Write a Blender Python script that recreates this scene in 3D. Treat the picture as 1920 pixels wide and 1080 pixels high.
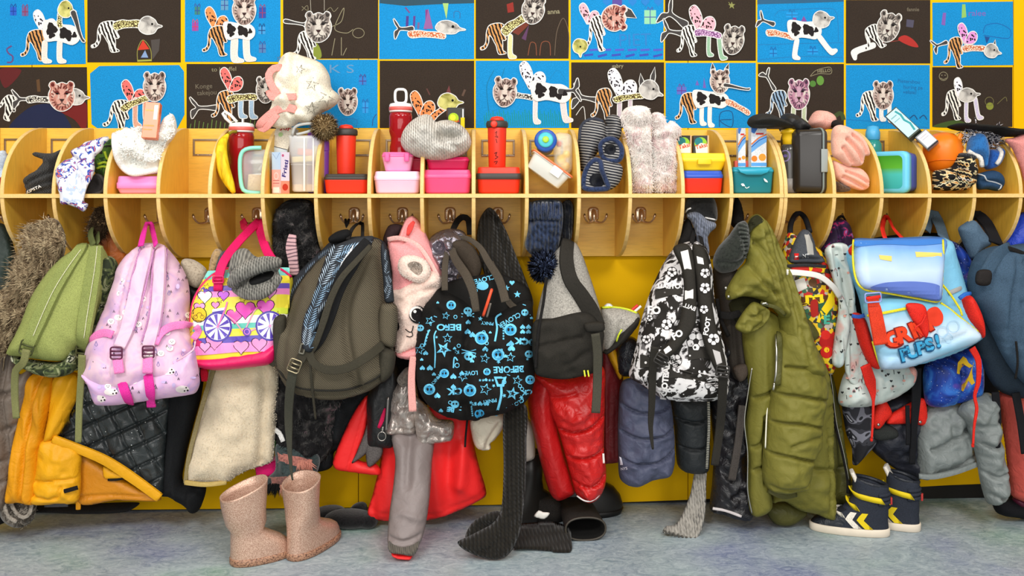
import bpy, math, random
import numpy as np
from mathutils import Vector, Matrix
from mathutils.geometry import delaunay_2d_cdt
for o in list(bpy.data.objects): bpy.data.objects.remove(o)
SC = bpy.context.scene; COL = SC.collection
random.seed(7); RNG = np.random.default_rng(7)
# ---------------- camera, world, lights, exposure ----------------
F = 1668.0; HZ = 350.0; TH = math.atan(70/1668); CD = 2.78; HC = 1.0
sT, cT = math.sin(TH), math.cos(TH)
cd = bpy.data.cameras.new('camera'); cam = bpy.data.objects.new('camera', cd); COL.objects.link(cam)
cam.location = (0, -CD, HC); cam.rotation_euler = (math.pi/2, 0, -TH)
cd.sensor_fit = 'HORIZONTAL'; cd.sensor_width = 36; cd.lens = F/1920*36; cd.shift_y = (HZ-540)/1920
cd.clip_start = .05; SC.camera = cam
w = bpy.data.worlds.new('room_light'); SC.world = w; w.use_nodes = True
w.node_tree.nodes['Background'].inputs[0].default_value = (1, .985, .96, 1)
w.node_tree.nodes['Background'].inputs[1].default_value = .2
def area(name, loc, rot, sx, sy, e, col=(1, .975, .94)):
    l = bpy.data.lights.new(name, 'AREA'); l.shape = 'RECTANGLE'; l.size = sx; l.size_y = sy; l.energy = e; l.color = col
    o = bpy.data.objects.new(name, l); COL.objects.link(o); o.location = loc; o.rotation_euler = rot
area('ceiling_panel_light', (-1.5, -1.35, 2.75), (math.radians(12), 0, 0), 1.2, .6, 14)
area('ceiling_panel_light', (0.3, -1.35, 2.75), (math.radians(12), 0, 0), 1.2, .6, 14)
area('ceiling_panel_light', (2.1, -1.35, 2.75), (math.radians(12), 0, 0), 1.2, .6, 13)
area('ceiling_panel_light', (-1.2, -3.2, 2.75), (math.radians(38), 0, 0), 1.2, .6, 54)
area('ceiling_panel_light', (1.2, -3.2, 2.75), (math.radians(38), 0, 0), 1.2, .6, 50)
area('front_fill_light', (-.2, -4.3, 1.35), (math.radians(90), 0, 0), 4.2, 1.5, 70, (1, .98, .95))  # broad fill lamp added behind the camera to brighten the lower compartments
vs = SC.view_settings; SC.display_settings.display_device = 'sRGB'
vs.view_transform = 'Standard'; vs.look = 'None'; vs.exposure = 0.08; vs.gamma = 1.0; vs.use_curve_mapping = False
# ---------------- projection helpers ----------------
def P(px, py, y):
    a = (np.asarray(px, float)-960)/F; b = -(np.asarray(py, float)-HZ)/F
    t = (np.asarray(y, float)+CD)/(cT-a*sT)
    return t*(sT+a*cT), HC+t*b
def PV(px, py, y):
    x, z = P(px, py, y); return Vector((float(x), y, float(z)))
def G(px, py, z=0.0):
    a = (px-960)/F; t = (HC-z)*F/(py-HZ)
    return Vector((t*(sT+a*cT), t*(cT-a*sT)-CD, z))
def SCALE(px, y):     # pixels per metre
    a = (px-960)/F; return F*(cT-a*sT)/(y+CD)
# ---------------- objects ----------------
WO = {}
def tag(o, label=None, cat=None, group=None, kind=None):
    if label: o['label'] = label
    if cat: o['category'] = cat
    if group: o['group'] = group
    if kind: o['kind'] = kind
    return o
def thing(name, label, cat, loc, group=None):
    o = bpy.data.objects.new(name, None); COL.objects.link(o); o.empty_display_size = .05
    o.location = loc; WO[o] = Vector(loc); return tag(o, label, cat, group)
def mesh(name, V, Fc, m, parent=None, uv=None, idx=None, smooth=True, label=None, cat=None, group=None, kind=None):
    V = np.asarray(V, float).reshape(-1, 3)
    lo, hi = V.min(0), V.max(0)
    org = np.array([(lo[0]+hi[0])/2, (lo[1]+hi[1])/2, lo[2] if parent is None else (lo[2]+hi[2])/2])
    me = bpy.data.meshes.new(name); me.from_pydata((V-org).tolist(), [], Fc if isinstance(Fc, list) else Fc.tolist())
    ms = m if isinstance(m, (list, tuple)) else [m]
    for k in ms: me.materials.append(k)
    if idx is not None: me.polygons.foreach_set('material_index', np.asarray(idx, np.int32))
    if uv is not None:
        ul = me.uv_layers.new(name='UVMap'); li = np.empty(len(me.loops), np.int32); me.loops.foreach_get('vertex_index', li)
        ul.data.foreach_set('uv', np.asarray(uv, float)[li].astype(np.float32).ravel())
    if smooth: me.polygons.foreach_set('use_smooth', np.ones(len(me.polygons), bool))
    me.update()
    o = bpy.data.objects.new(name, me); COL.objects.link(o)
    ov = Vector(org); WO[o] = ov
    if parent is not None: o.parent = parent; o.location = ov-WO[parent]
    else: o.location = ov
    return tag(o, label, cat, group, kind)
# ---------------- materials ----------------
def lin(c):
    if isinstance(c, str): c = tuple(int(c[i:i+2], 16) for i in (0, 2, 4))
    return tuple((v/255/12.92 if v/255 <= .04045 else ((v/255+.055)/1.055)**2.4) for v in c)+(1,)
MC = {}
class N:
    def __init__(s, name):
        s.m = bpy.data.materials.new(name); s.m.use_nodes = True; s.t = s.m.node_tree; s.b = s.t.nodes['Principled BSDF']
    def n(s, t, ins=None, **kw):
        x = s.t.nodes.new('ShaderNode'+t)
        for k, v in kw.items(): setattr(x, k, v)
        for k, v in (ins or {}).items():
            if hasattr(v, 'is_output') or isinstance(v, bpy.types.NodeSocket): s.t.links.new(v, x.inputs[k])
            else: x.inputs[k].default_value = v
        return x
    def l(s, a, b): s.t.links.new(a, b)
    def co(s, kind='Object', scale=(1, 1, 1), rot=(0, 0, 0)):
        tc = s.n('TexCoord'); mp = s.n('Mapping', {'Vector': tc.outputs[kind], 'Scale': scale, 'Rotation': rot}); return mp.outputs[0]
    def mix(s, f, a, b, bt='MIX'):
        x = s.n('Mix', data_type='RGBA', blend_type=bt)
        for i, v in ((0, f), (6, a), (7, b)):
            if isinstance(v, bpy.types.NodeSocket): s.l(v, x.inputs[i])
            else: x.inputs[i].default_value = v
        return x.outputs[2]
    def ramp(s, f, stops, interp='LINEAR'):
        r = s.n('ValToRGB'); s.l(f, r.inputs[0]); r.color_ramp.interpolation = interp; e = r.color_ramp.elements
        while len(e) < len(stops): e.new(.5)
        for i, (p, c) in enumerate(stops): e[i].position = p; e[i].color = c if len(c) == 4 else lin(c)
        return r.outputs[0]
    def bump(s, h, st, dist=.002):
        b = s.n('Bump', {'Height': h, 'Strength': st, 'Distance': dist}); s.l(b.outputs[0], s.b.inputs['Normal']); return b
def setp(b, rough=.7, metal=0, spec=None, sheen=0, coat=0, trans=0, alpha=1, sss=0):
    b.inputs['Roughness'].default_value = rough; b.inputs['Metallic'].default_value = metal
    if spec is not None: b.inputs['Specular IOR Level'].default_value = spec
    b.inputs['Sheen Weight'].default_value = sheen; b.inputs['Coat Weight'].default_value = coat
    b.inputs['Transmission Weight'].default_value = trans; b.inputs['Alpha'].default_value = alpha
def cached(f):
    def g(*a, **k):
        key = (f.__name__, str(a), str(k))
        if key not in MC: MC[key] = f(*a, **k)
        return MC[key]
    return g
def shade(c, k):
    c = lin(c) if not (isinstance(c, tuple) and len(c) == 4) else c
    return tuple(min(1, v*k) for v in c[:3])+(1,)
@cached
def cloth(c, rough=.85, var=.34, fine=900, bst=.35, spec=.2, sheen=0, crinkle=0):
    q = N('cloth'); v = q.co('Object')
    n1 = q.n('TexNoise', {'Vector': v, 'Scale': 14, 'Detail': 5, 'Roughness': .65})
    c1 = q.mix(n1.outputs[0], shade(c, 1-var), shade(c, 1+var))
    n2 = q.n('TexNoise', {'Vector': v, 'Scale': fine*.55, 'Detail': 2})
    c2 = q.mix(.35, c1, q.ramp(n2.outputs[0], [(.32, (.15, .15, .15, 1)), (.6, (1.3, 1.3, 1.3, 1))]), 'MULTIPLY') if bst > .2 else c1
    q.l(c2, q.b.inputs['Base Color']); setp(q.b, rough, spec=spec, sheen=sheen)
    h = n2.outputs[0]
    if crinkle:
        n3 = q.n('TexNoise', {'Vector': v, 'Scale': 38, 'Detail': 4, 'Distortion': 1.2})
        a = q.n('Math', {0: n3.outputs[0], 1: crinkle*3}, operation='MULTIPLY'); a2 = q.n('Math', {0: n2.outputs[0], 1: .25}, operation='MULTIPLY')
        h = q.n('Math', {0: a.outputs[0], 1: a2.outputs[0]}, operation='ADD').outputs[0]
        q.bump(h, .6, .006)
    else: q.bump(h, bst, .0015)
    return q.m
@cached
def nylon(c, rough=.42, var=.22, crinkle=.35, spec=.4, metal=0): 
    q = N('nylon'); v = q.co('Object')
    n1 = q.n('TexNoise', {'Vector': v, 'Scale': 10, 'Detail': 4})
    q.l(q.mix(n1.outputs[0], shade(c, 1-var), shade(c, 1+var)), q.b.inputs['Base Color']); setp(q.b, rough, metal, spec=spec)
    n3 = q.n('TexNoise', {'Vector': v, 'Scale': 30, 'Detail': 5, 'Distortion': 1.5}); q.bump(n3.outputs[0], crinkle, .012); return q.m
@cached
def plastic(c, rough=.32, spec=.5, coat=0, trans=0, alpha=1, ior=1.45, metal=0, var=.05):
    q = N('plastic'); n1 = q.n('TexNoise', {'Vector': q.co('Object'), 'Scale': 25, 'Detail': 2})
    q.l(q.mix(n1.outputs[0], shade(c, 1-var), shade(c, 1+var)), q.b.inputs['Base Color'])
    setp(q.b, rough, metal, spec, 0, coat, trans, alpha); q.b.inputs['IOR'].default_value = ior; return q.m
@cached
def knit(c, ribs=60, c2=None, rough=.95, deep=.55, cross=140, kind='UV', st=.9):
    q = N('knit'); v = q.co(kind)
    n0 = q.n('TexNoise', {'Vector': v, 'Scale': 60, 'Detail': 3})
    w1 = q.n('TexWave', {'Vector': v, 'Scale': ribs*.314, 'Distortion': .8, 'Detail': 1}, wave_type='BANDS', bands_direction='X')
    w2 = q.n('TexWave', {'Vector': v, 'Scale': cross*.314, 'Distortion': 1.5, 'Detail': 1}, wave_type='BANDS', bands_direction='DIAGONAL')
    a = q.n('Math', {0: w1.outputs['Fac'], 1: .7}, operation='MULTIPLY'); b = q.n('Math', {0: w2.outputs['Fac'], 1: .3}, operation='MULTIPLY')
    h = q.n('Math', {0: a.outputs[0], 1: b.outputs[0]}, operation='ADD').outputs[0]
    cc = q.mix(n0.outputs[0], shade(c, .7), shade(c2 or c, 1.25))
    q.l(q.mix(h, q.mix(deep, cc, (.004, .004, .004, 1)), cc), q.b.inputs['Base Color']); setp(q.b, rough, spec=.1, sheen=.15); q.bump(h, st, .004); return q.m
@cached
def fleece(c, c2=None, sc=160, rough=1, st=1.0):
    q = N('fleece'); v = q.co('Object'); n = q.n('TexNoise', {'Vector': v, 'Scale': sc, 'Detail': 4, 'Roughness': .7})
    m1 = q.n('TexNoise', {'Vector': v, 'Scale': 18, 'Detail': 3})
    q.l(q.mix(q.ramp(n.outputs[0], [(.30, (0, 0, 0, 1)), (.52, (1, 1, 1, 1))]), shade(c2 or c, .6 if c2 is None else 1), q.mix(m1.outputs[0], shade(c, .85), shade(c, 1.12))), q.b.inputs['Base Color'])
    setp(q.b, rough, spec=.05, sheen=.3); q.bump(n.outputs[0], st*.45, .004); return q.m
@cached
def patches(stops, sc=20, kind='Object', tex='noise', detail=2, dist=0, rough=.8, fine=0, st=.3, spec=.2, stretch=(1, 1, 1), rot=(0, 0, 0), interp='CONSTANT', rnd=1.0):
    """several flat colours cut out of one texture: camouflage, spots, stripes, marbling"""
    q = N('print'); v = q.co(kind, stretch, rot)
    if tex == 'noise': f = q.n('TexNoise', {'Vector': v, 'Scale': sc, 'Detail': detail, 'Distortion': dist}).outputs[0]
    elif tex == 'cells':
        d = q.n('TexVoronoi', {'Vector': v, 'Scale': sc, 'Randomness': rnd}, feature='DISTANCE_TO_EDGE').outputs[0]; f = d
    elif tex == 'dots': f = q.n('TexVoronoi', {'Vector': v, 'Scale': sc, 'Randomness': rnd}, feature='F1').outputs[0]
    elif tex == 'mosaic':
        c = q.n('TexVoronoi', {'Vector': v, 'Scale': sc, 'Randomness': rnd}, feature='F1').outputs['Color']; f = q.n('SeparateColor', {0: c}).outputs[0]
    else: f = q.n('TexWave', {'Vector': v, 'Scale': sc, 'Distortion': dist, 'Detail': detail, 'Detail Scale': 1.5}, bands_direction='X').outputs['Fac']
    q.l(q.ramp(f, list(stops), interp), q.b.inputs['Base Color']); setp(q.b, rough, spec=spec)
    n2 = q.n('TexNoise', {'Vector': q.co('Object'), 'Scale': 700, 'Detail': 2}); q.bump(n2.outputs[0], st, .0015); return q.m
@cached
def metal(c='B8A890', rough=.25, k=1.0):
    q = N('metal'); n = q.n('TexNoise', {'Vector': q.co('Object'), 'Scale': 80, 'Detail': 3})
    q.l(q.mix(n.outputs[0], shade(c, .8), shade(c, 1.15)), q.b.inputs['Base Color']); setp(q.b, rough, k); return q.m
@cached
def paper(c, var=.06, rough=.9):
    q = N('paper'); n = q.n('TexNoise', {'Vector': q.co('Object'), 'Scale': 320, 'Detail': 4}); n2 = q.n('TexNoise', {'Vector': q.co('Object'), 'Scale': 9, 'Detail': 3})
    a = q.mix(n2.outputs[0], shade(c, 1-var), shade(c, 1+var)); q.l(q.mix(q.ramp(n.outputs[0], [(.3, (.6, .6, .6, 1)), (.7, (1, 1, 1, 1))]), q.mix(.8, a, (0, 0, 0, 1)), a), q.b.inputs['Base Color'])
    setp(q.b, rough, spec=.15); q.bump(n.outputs[0], .15, .001); return q.m
# ---------------- numpy noise ----------------
def _h(i, j, s):
    n = (i*374761393+j*668265263+s*1442695041) & 0xffffffff
    n = ((n ^ (n >> 13))*1274126177) & 0xffffffff
    return ((n ^ (n >> 16)) & 0xffff)/65535.0
def vnoise(x, z, s=0):
    i = np.floor(x).astype(np.int64); j = np.floor(z).astype(np.int64); u = x-i; v = z-j
    u = u*u*(3-2*u); v = v*v*(3-2*v)
    return ((_h(i, j, s)*(1-u)+_h(i+1, j, s)*u)*(1-v)+(_h(i, j+1, s)*(1-u)+_h(i+1, j+1, s)*u)*v)*2-1
def cat(pts, closed=True, step=6.0):
    p = np.asarray(pts, float); n = len(p); out = []
    for i in range(n if closed else n-1):
        if closed: a, b, c, d = p[i-1], p[i], p[(i+1) % n], p[(i+2) % n]
        else: a, b, c, d = p[max(i-1, 0)], p[i], p[i+1], p[min(i+2, n-1)]
        L = np.linalg.norm((c-b)[:2])
        if L < 1e-6: continue
        k = max(1, int(math.ceil(L/step)))
        m1 = (c-a)*.5*min(1, L/(1e-6+np.linalg.norm((c-a)[:2])*.5)); m2 = (d-b)*.5*min(1, L/(1e-6+np.linalg.norm((d-b)[:2])*.5))
        for t in np.arange(k)/k:
            t2, t3 = t*t, t*t*t
            out.append((2*t3-3*t2+1)*b+(t3-2*t2+t)*m1+(-2*t3+3*t2)*c+(t3-t2)*m2)
    if not closed: out.append(p[-1])
    return np.array(out)
def segdist(X, Z, line, closed):
    A = line; B = np.roll(line, -1, 0)
    if not closed: A, B = line[:-1], line[1:]
    d = B-A; L2 = (d**2).sum(1)+1e-12; out = np.full(X.shape, 1e9)
    for s in range(0, len(X), 4000):
        x = X[s:s+4000, None]; z = Z[s:s+4000, None]
        t = np.clip(((x-A[:, 0])*d[:, 0]+(z-A[:, 1])*d[:, 1])/L2, 0, 1)
        out[s:s+4000] = np.sqrt(((x-A[:, 0]-t*d[:, 0])**2+(z-A[:, 1]-t*d[:, 1])**2).min(1))
    return out
def inside(X, Z, poly):
    r = np.zeros(X.shape, bool); x0, z0 = poly[:, 0], poly[:, 1]; x1, z1 = np.roll(x0, -1), np.roll(z0, -1)
    for s in range(0, len(X), 4000):
        x = X[s:s+4000, None]; z = Z[s:s+4000, None]
        c = ((z0 > z) != (z1 > z)) & (x < (x1-x0)*(z-z0)/(z1-z0+1e-15)+x0); r[s:s+4000] = c.sum(1) % 2 == 1
    return r
# ---------------- soft bodies: an outline filled, padded front and back, with seams, folds, bulges ----------------
class Surf: pass
SEED = [0]
def soft(name, pts, y, T, m, parent=None, R=None, back=.35, s=None, lines=(), drape=None, noise=None, smooth=True, bumps=(), jit=0, label=None, cat_=None, group=None, kind=None, flatback=False):
    SEED[0] += 1; sd = SEED[0]
    ytop, ybot = y if isinstance(y, tuple) else (y, y)
    p = np.asarray(pts, float)
    t0, t1 = p[:, 1].min(), p[:, 1].max()
    yf = lambda py: ytop+(ybot-ytop)*(py-t0)/(t1-t0+1e-9)
    o = cat(p, True, 5.0) if smooth else np.concatenate([np.linspace(p[i], p[(i+1) % len(p)], max(2, int(np.linalg.norm(p[i]-p[(i+1) % len(p)])/6)+1))[:-1] for i in range(len(p))])
    if jit: o = o+np.stack([vnoise(o[:, 0]*.09, o[:, 1]*.09, sd), vnoise(o[:, 0]*.09+50, o[:, 1]*.09, sd)], 1)*jit
    X, Z = P(o[:, 0], o[:, 1], yf(o[:, 1])); ol = np.stack([X, Z], 1)
    zt, zb = Z.max(), Z.min(); y0 = lambda z: ytop+(ybot-ytop)*(zt-z)/(zt-zb+1e-9)
    wid = min(X.max()-X.min(), zt-zb); R = R or wid*.4; s = s or max(.004, min(.0075, wid/28))
    LL = []
    for (lp, amp, wd) in lines:
        q = np.asarray(lp, float); q = cat(q, False, 8) if len(q) > 2 else q
        a, b = P(q[:, 0], q[:, 1], yf(q[:, 1])); LL.append((np.stack([a, b], 1), amp, wd))
    BB = []
    for (bx, by, rx, ry, amp) in bumps:
        a, b = P(bx, by, yf(by)); k = 1/SCALE(bx, yf(by)); BB.append((float(a), float(b), rx*k, ry*k, amp))
    def h(x, z, side=1):
        d = segdist(x, z, ol, True); d = np.where(inside(x, z, ol), d, 0)
        u = np.minimum(d/R, 1); pr = np.sqrt(np.clip(1-(1-u)**2, 0, 1))
        if side < 0: return T*back*pr
        g = T*pr; e = np.minimum(d/.012, 1)
        if drape is not None:
            amp, wl, ang = drape; ca, sa = math.cos(math.radians(ang)), math.sin(math.radians(ang))
            uu = x*ca+z*sa; vv = -x*sa+z*ca
            g = g+amp*e*(vnoise(uu/wl+sd*3.1, vv/(wl*6), sd)+.5*vnoise(uu/wl*2.1+9, vv/(wl*4)+5, sd+1))
        if noise is not None: g = g+noise[0]*e*(vnoise(x/noise[1], z/noise[1], sd+2)+.5*vnoise(x/noise[1]*2.3, z/noise[1]*2.3, sd+3))
        for (q, amp, wd) in LL: 
            dd = segdist(x, z, q, False)/wd; g = g+amp*e*np.exp(-dd*dd)
        for (bx, bz, rx, rz, amp) in BB: g = g+amp*e*np.exp(-((x-bx)/rx)**2-((z-bz)/rz)**2)
        return np.maximum(g, .0006*e)
    gx = np.arange(X.min(), X.max(), s); gz = np.arange(zb, zt, s*.87)
    A, B = np.meshgrid(gx, gz); A = A+(np.arange(len(gz)) % 2)[:, None]*s*.5; A = A.ravel(); B = B.ravel()
    k = inside(A, B, ol); A, B = A[k], B[k]; k = segdist(A, B, ol, True) > s*.45; A, B = A[k], B[k]
    n = len(ol); vv = [Vector((a, b)) for a, b in ol]+[Vector((a, b)) for a, b in zip(A, B)]
    r = delaunay_2d_cdt(vv, [(i, (i+1) % n) for i in range(n)], [], 1, 1e-7)
    V2 = np.array([(v[0], v[1]) for v in r[0]]); tri = [f for f in r[2] if len(f) == 3]
    tri = np.array(tri); c = V2[tri].mean(1); tri = tri[inside(c[:, 0], c[:, 1], ol)]
    hf = h(V2[:, 0], V2[:, 1]); hb = h(V2[:, 0], V2[:, 1], -1); bd = segdist(V2[:, 0], V2[:, 1], ol, True) < 1e-5
    hf[bd] = 0; hb[bd] = 0; yy = y0(V2[:, 1]); m0 = len(V2)
    front = np.stack([V2[:, 0], yy-hf, V2[:, 1]], 1); backv = np.stack([V2[:, 0], yy+hb, V2[:, 1]], 1)
    remap = np.arange(m0)+m0; remap[bd] = np.arange(m0)[bd]
    a = V2[tri]; ccw = ((a[:, 1, 0]-a[:, 0, 0])*(a[:, 2, 1]-a[:, 0, 1])-(a[:, 1, 1]-a[:, 0, 1])*(a[:, 2, 0]-a[:, 0, 0])) > 0
    tri = np.where(ccw[:, None], tri, tri[:, ::-1]); bt = remap[tri][:, ::-1]
    uv = np.stack([V2[:, 0]-X.min(), V2[:, 1]-zb], 1)
    V = np.concatenate([front, backv]); FF = np.concatenate([tri, bt]); used = np.zeros(len(V), bool); used[FF] = True; mp = np.cumsum(used)-1
    ob = mesh(name, V[used], mp[FF], m, parent, np.concatenate([uv, uv])[used], None, True, label, cat_, group, kind)
    S = Surf(); S.o = ob; S.h = h; S.y0 = y0; S.yf = yf; S.ol = ol; S.opx = o
    def at(px, py, off=0.0):
        px = np.atleast_1d(np.asarray(px, float)); py = np.atleast_1d(np.asarray(py, float)); yy = yf(py)
        for _ in range(3): x, z = P(px, py, yy); yy = y0(z)-h(x, z)
        x, z = P(px, py, yy-off); return np.stack([x, yy-off, z], 1)
    S.at = at; return S
class Flat:
    """a plain plane y that prints and straps can lie on"""
    def __init__(s, y): s.y = y
    def at(s, px, py, off=0.0):
        px = np.atleast_1d(np.asarray(px, float)); py = np.atleast_1d(np.asarray(py, float)); x, z = P(px, py, s.y-off); return np.stack([x, np.full(px.shape, s.y-off), z], 1)
# ---------------- flat prints laid on a surface (vertices, faces, colour) ----------------
def pgon(pts, c, smooth=False, step=5): return (cat(pts, True, step) if smooth else np.asarray(pts, float), None, c)
def disc(x, y, r, c, ry=None, n=14):
    a = np.linspace(0, 2*math.pi, n, endpoint=False); return (np.stack([x+r*np.cos(a), y+(ry or r)*np.sin(a)], 1), None, c)
def star(x, y, r, c, rot=0, q=.42):
    a = np.linspace(0, 2*math.pi, 10, endpoint=False)+rot-math.pi/2; rr = np.where(np.arange(10) % 2 == 0, r, r*q); return (np.stack([x+rr*np.cos(a), y+rr*np.sin(a)], 1), None, c)
def heart(x, y, r, c, rot=0):
    t = np.linspace(0, 2*math.pi, 20, endpoint=False); hx = np.sin(t)**3*r; hy = -(13*np.cos(t)-5*np.cos(2*t)-2*np.cos(3*t)-np.cos(4*t))/16*r
    ca, sa = math.cos(rot), math.sin(rot); return (np.stack([x+hx*ca-hy*sa, y+hx*sa+hy*ca], 1), None, c)
def stroke(pts, wd, c, smooth=True, closed=False):
    p = np.asarray(pts, float)
    if closed: p = np.concatenate([p, p[:1]])
    if smooth and len(p) > 2: p = cat(p, False, 4)
    t = np.gradient(p, axis=0); t /= np.linalg.norm(t, axis=1)[:, None]+1e-9; n = np.stack([-t[:, 1], t[:, 0]], 1)*wd/2
    V = np.concatenate([p+n, p-n]); k = len(p); return (V, [(i, i+1, i+1+k, i+k) for i in range(k-1)], c)
def ring(x, y, r, wd, c, ry=None, n=16):
    a = np.linspace(0, 2*math.pi, n, endpoint=False); return stroke(np.stack([x+r*np.cos(a), y+(ry or r)*np.sin(a)], 1), wd, c, True, True)
TX = {}
def text(s, x, y, hgt, c, rot=0, flip=False, wide=1.0, bold=.02):
    key = (s, bold)
    if key not in TX:
        cu = bpy.data.curves.new('t', 'FONT'); cu.body = s; cu.offset = bold; cu.align_x = 'CENTER'; cu.align_y = 'CENTER'; cu.resolution_u = 3
        ob = bpy.data.objects.new('t', cu); COL.objects.link(ob); dg = bpy.context.evaluated_depsgraph_get(); me = ob.evaluated_get(dg).to_mesh()
        TX[key] = (np.array([(v.co.x, v.co.y) for v in me.vertices]), [tuple(q.vertices) for q in me.polygons])
        ob.evaluated_get(dg).to_mesh_clear(); bpy.data.objects.remove(ob); bpy.data.curves.remove(cu)
    v, f = TX[key]; k = hgt/.72; X = v[:, 0]*k*wide; Y = -v[:, 1]*k
    if flip: X = -X
    ca, sa = math.cos(math.radians(rot)), math.sin(math.radians(rot)); return (np.stack([x+X*ca-Y*sa, y+X*sa+Y*ca], 1), f, c)
def decal(name, items, surf, parent, off=.0012, kind=None, label=None, lift=None, thick=0):
    V, Fc, ix, mats, mi = [], [], [], [], {}
    b = 0
    LV = []
    for k, (v, f, c) in enumerate(items):
        lo, hi = v.min(0), v.max(0); lev = 0
        for (l2, h2, e2) in LV:
            if e2 >= lev and lo[0] < h2[0] and hi[0] > l2[0] and lo[1] < h2[1] and hi[1] > l2[1]: lev = e2+1
        LV.append((lo, hi, lev))
        mt = c if not isinstance(c, str) else cloth(c, .8, .08, 900, .15)
        if mt not in mi: mi[mt] = len(mats); mats.append(mt)
        if f is None:
            n = len(v); lo, hi = v.min(0), v.max(0); sp = min(7.0, max(3.0, (hi-lo).max()/14)) if (hi-lo).max() > 1 else 9; A, B = np.meshgrid(np.arange(lo[0]+sp/2, hi[0], sp), np.arange(lo[1]+sp/2, hi[1], sp)); A = A.ravel(); B = B.ravel()
            if len(A):
                q = inside(A, B, v); A, B = A[q], B[q]
                if len(A): q = segdist(A, B, v, True) > sp*.3; A, B = A[q], B[q]
            r = delaunay_2d_cdt([Vector(p) for p in v]+[Vector(p) for p in zip(A, B)], [(i, (i+1) % n) for i in range(n)], [], 1, 1e-5)
            v2 = np.array([(p[0], p[1]) for p in r[0]]); f = [tuple(t) for t in r[2]]
            cc = np.array([v2[list(t)].mean(0) for t in f]); ins = inside(cc[:, 0], cc[:, 1], v); f = [t for t, g in zip(f, ins) if g]; v = v2
        a = v[list(f[0])][:3]; sg = (a[1, 0]-a[0, 0])*(a[2, 1]-a[0, 1])-(a[1, 1]-a[0, 1])*(a[2, 0]-a[0, 0])
        w3 = surf.at(v[:, 0], v[:, 1], off+min(lev, 26)*(.00022 if lift is None else lift)); V.append(w3); Fc += [tuple(i+b for i in (t if sg < 0 else t[::-1])) for t in f]; ix += [mi[mt]]*len(f); b += len(v)
    V = np.concatenate(V); uv = np.stack([V[:, 0], V[:, 2]], 1)
    return mesh(name, V, Fc, mats, parent, uv, ix, False, label, None, None, kind)
# ---------------- straps, tubes, lofts ----------------
def path3(pts, surf=None, off=.003, step=8):
    q = []
    for t in pts: q.append((t[0], t[1], t[2] if len(t) > 2 else np.nan))
    q = np.array(q, float); xy = cat(q[:, :2], False, step) if len(q) > 2 else np.linspace(q[0, :2], q[1, :2], 8)
    if surf is not None: return surf.at(xy[:, 0], xy[:, 1], off)
    q3 = cat(q, False, step) if len(q) > 2 else np.linspace(q[0], q[1], 8); x, z = P(q3[:, 0], q3[:, 1], q3[:, 2]); return np.stack([x, q3[:, 2], z], 1)
def strap(name, pts, wpx, m, parent=None, surf=None, off=.003, th=.003, twist=0, step=8, dome=.0015, **kw):
    p = path3(pts, surf, off, step); n = len(p); tg = np.gradient(p, axis=0); tg /= np.linalg.norm(tg, axis=1)[:, None]+1e-9
    sc = SCALE(np.mean([t[0] for t in pts]), p[:, 1].mean()); w0 = np.interp(np.linspace(0, 1, n), np.linspace(0, 1, len(wpx)), wpx) if isinstance(wpx, (list, tuple)) else np.full(n, wpx); w0 = w0/sc/2
    up = np.array([0., 1, 0]); sd = np.cross(tg, up); bad = np.linalg.norm(sd, axis=1) < .15; sd[bad] = np.array([1., 0, 0]); sd /= np.linalg.norm(sd, axis=1)[:, None]
    for i in range(1, n):
        if (sd[i]*sd[i-1]).sum() < 0: sd[i] = -sd[i]
    nm = np.cross(sd, tg)
    for i in range(n):
        if nm[i, 1] > 0 and not twist: nm[i] = -nm[i]
    if twist:
        for i in range(n):
            a = math.radians(twist if not isinstance(twist, (list, tuple)) else np.interp(i/(n-1), np.linspace(0, 1, len(twist)), twist)); s0, n0 = sd[i].copy(), nm[i].copy(); sd[i] = s0*math.cos(a)+n0*math.sin(a); nm[i] = -s0*math.sin(a)+n0*math.cos(a)
    W = w0[:, None]; rows = [p-sd*W, p-sd*W*.9+nm*th, p+nm*(th+dome), p+sd*W*.9+nm*th, p+sd*W, p-nm*th*.15]
    k = len(rows); V = np.stack(rows, 1).reshape(-1, 3); Fc = [(i*k+j, i*k+(j+1) % k, (i+1)*k+(j+1) % k, (i+1)*k+j) for i in range(n-1) for j in range(k)]
    Fc += [tuple(range(k))[::-1], tuple((n-1)*k+j for j in range(k))]
    L = np.concatenate([[0], np.cumsum(np.linalg.norm(np.diff(p, axis=0), axis=1))]); uv = np.stack([np.tile(np.linspace(0, 1, k)*2*w0.mean(), n), np.repeat(L, k)], 1)
    o = mesh(name, V, Fc, m, parent, uv, None, True, **kw); me = o.data; ev = np.empty(len(me.edges)*2, np.int32); me.edges.foreach_get('vertices', ev); ev = ev.reshape(-1, 2)
    r0, r1 = ev[:, 0] % k, ev[:, 1] % k; at = me.attributes.new('sharp_edge', 'BOOLEAN', 'EDGE'); at.data.foreach_set('value', (r0 == r1) & np.isin(r0, (0, 1, 3, 4))); return o
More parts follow.
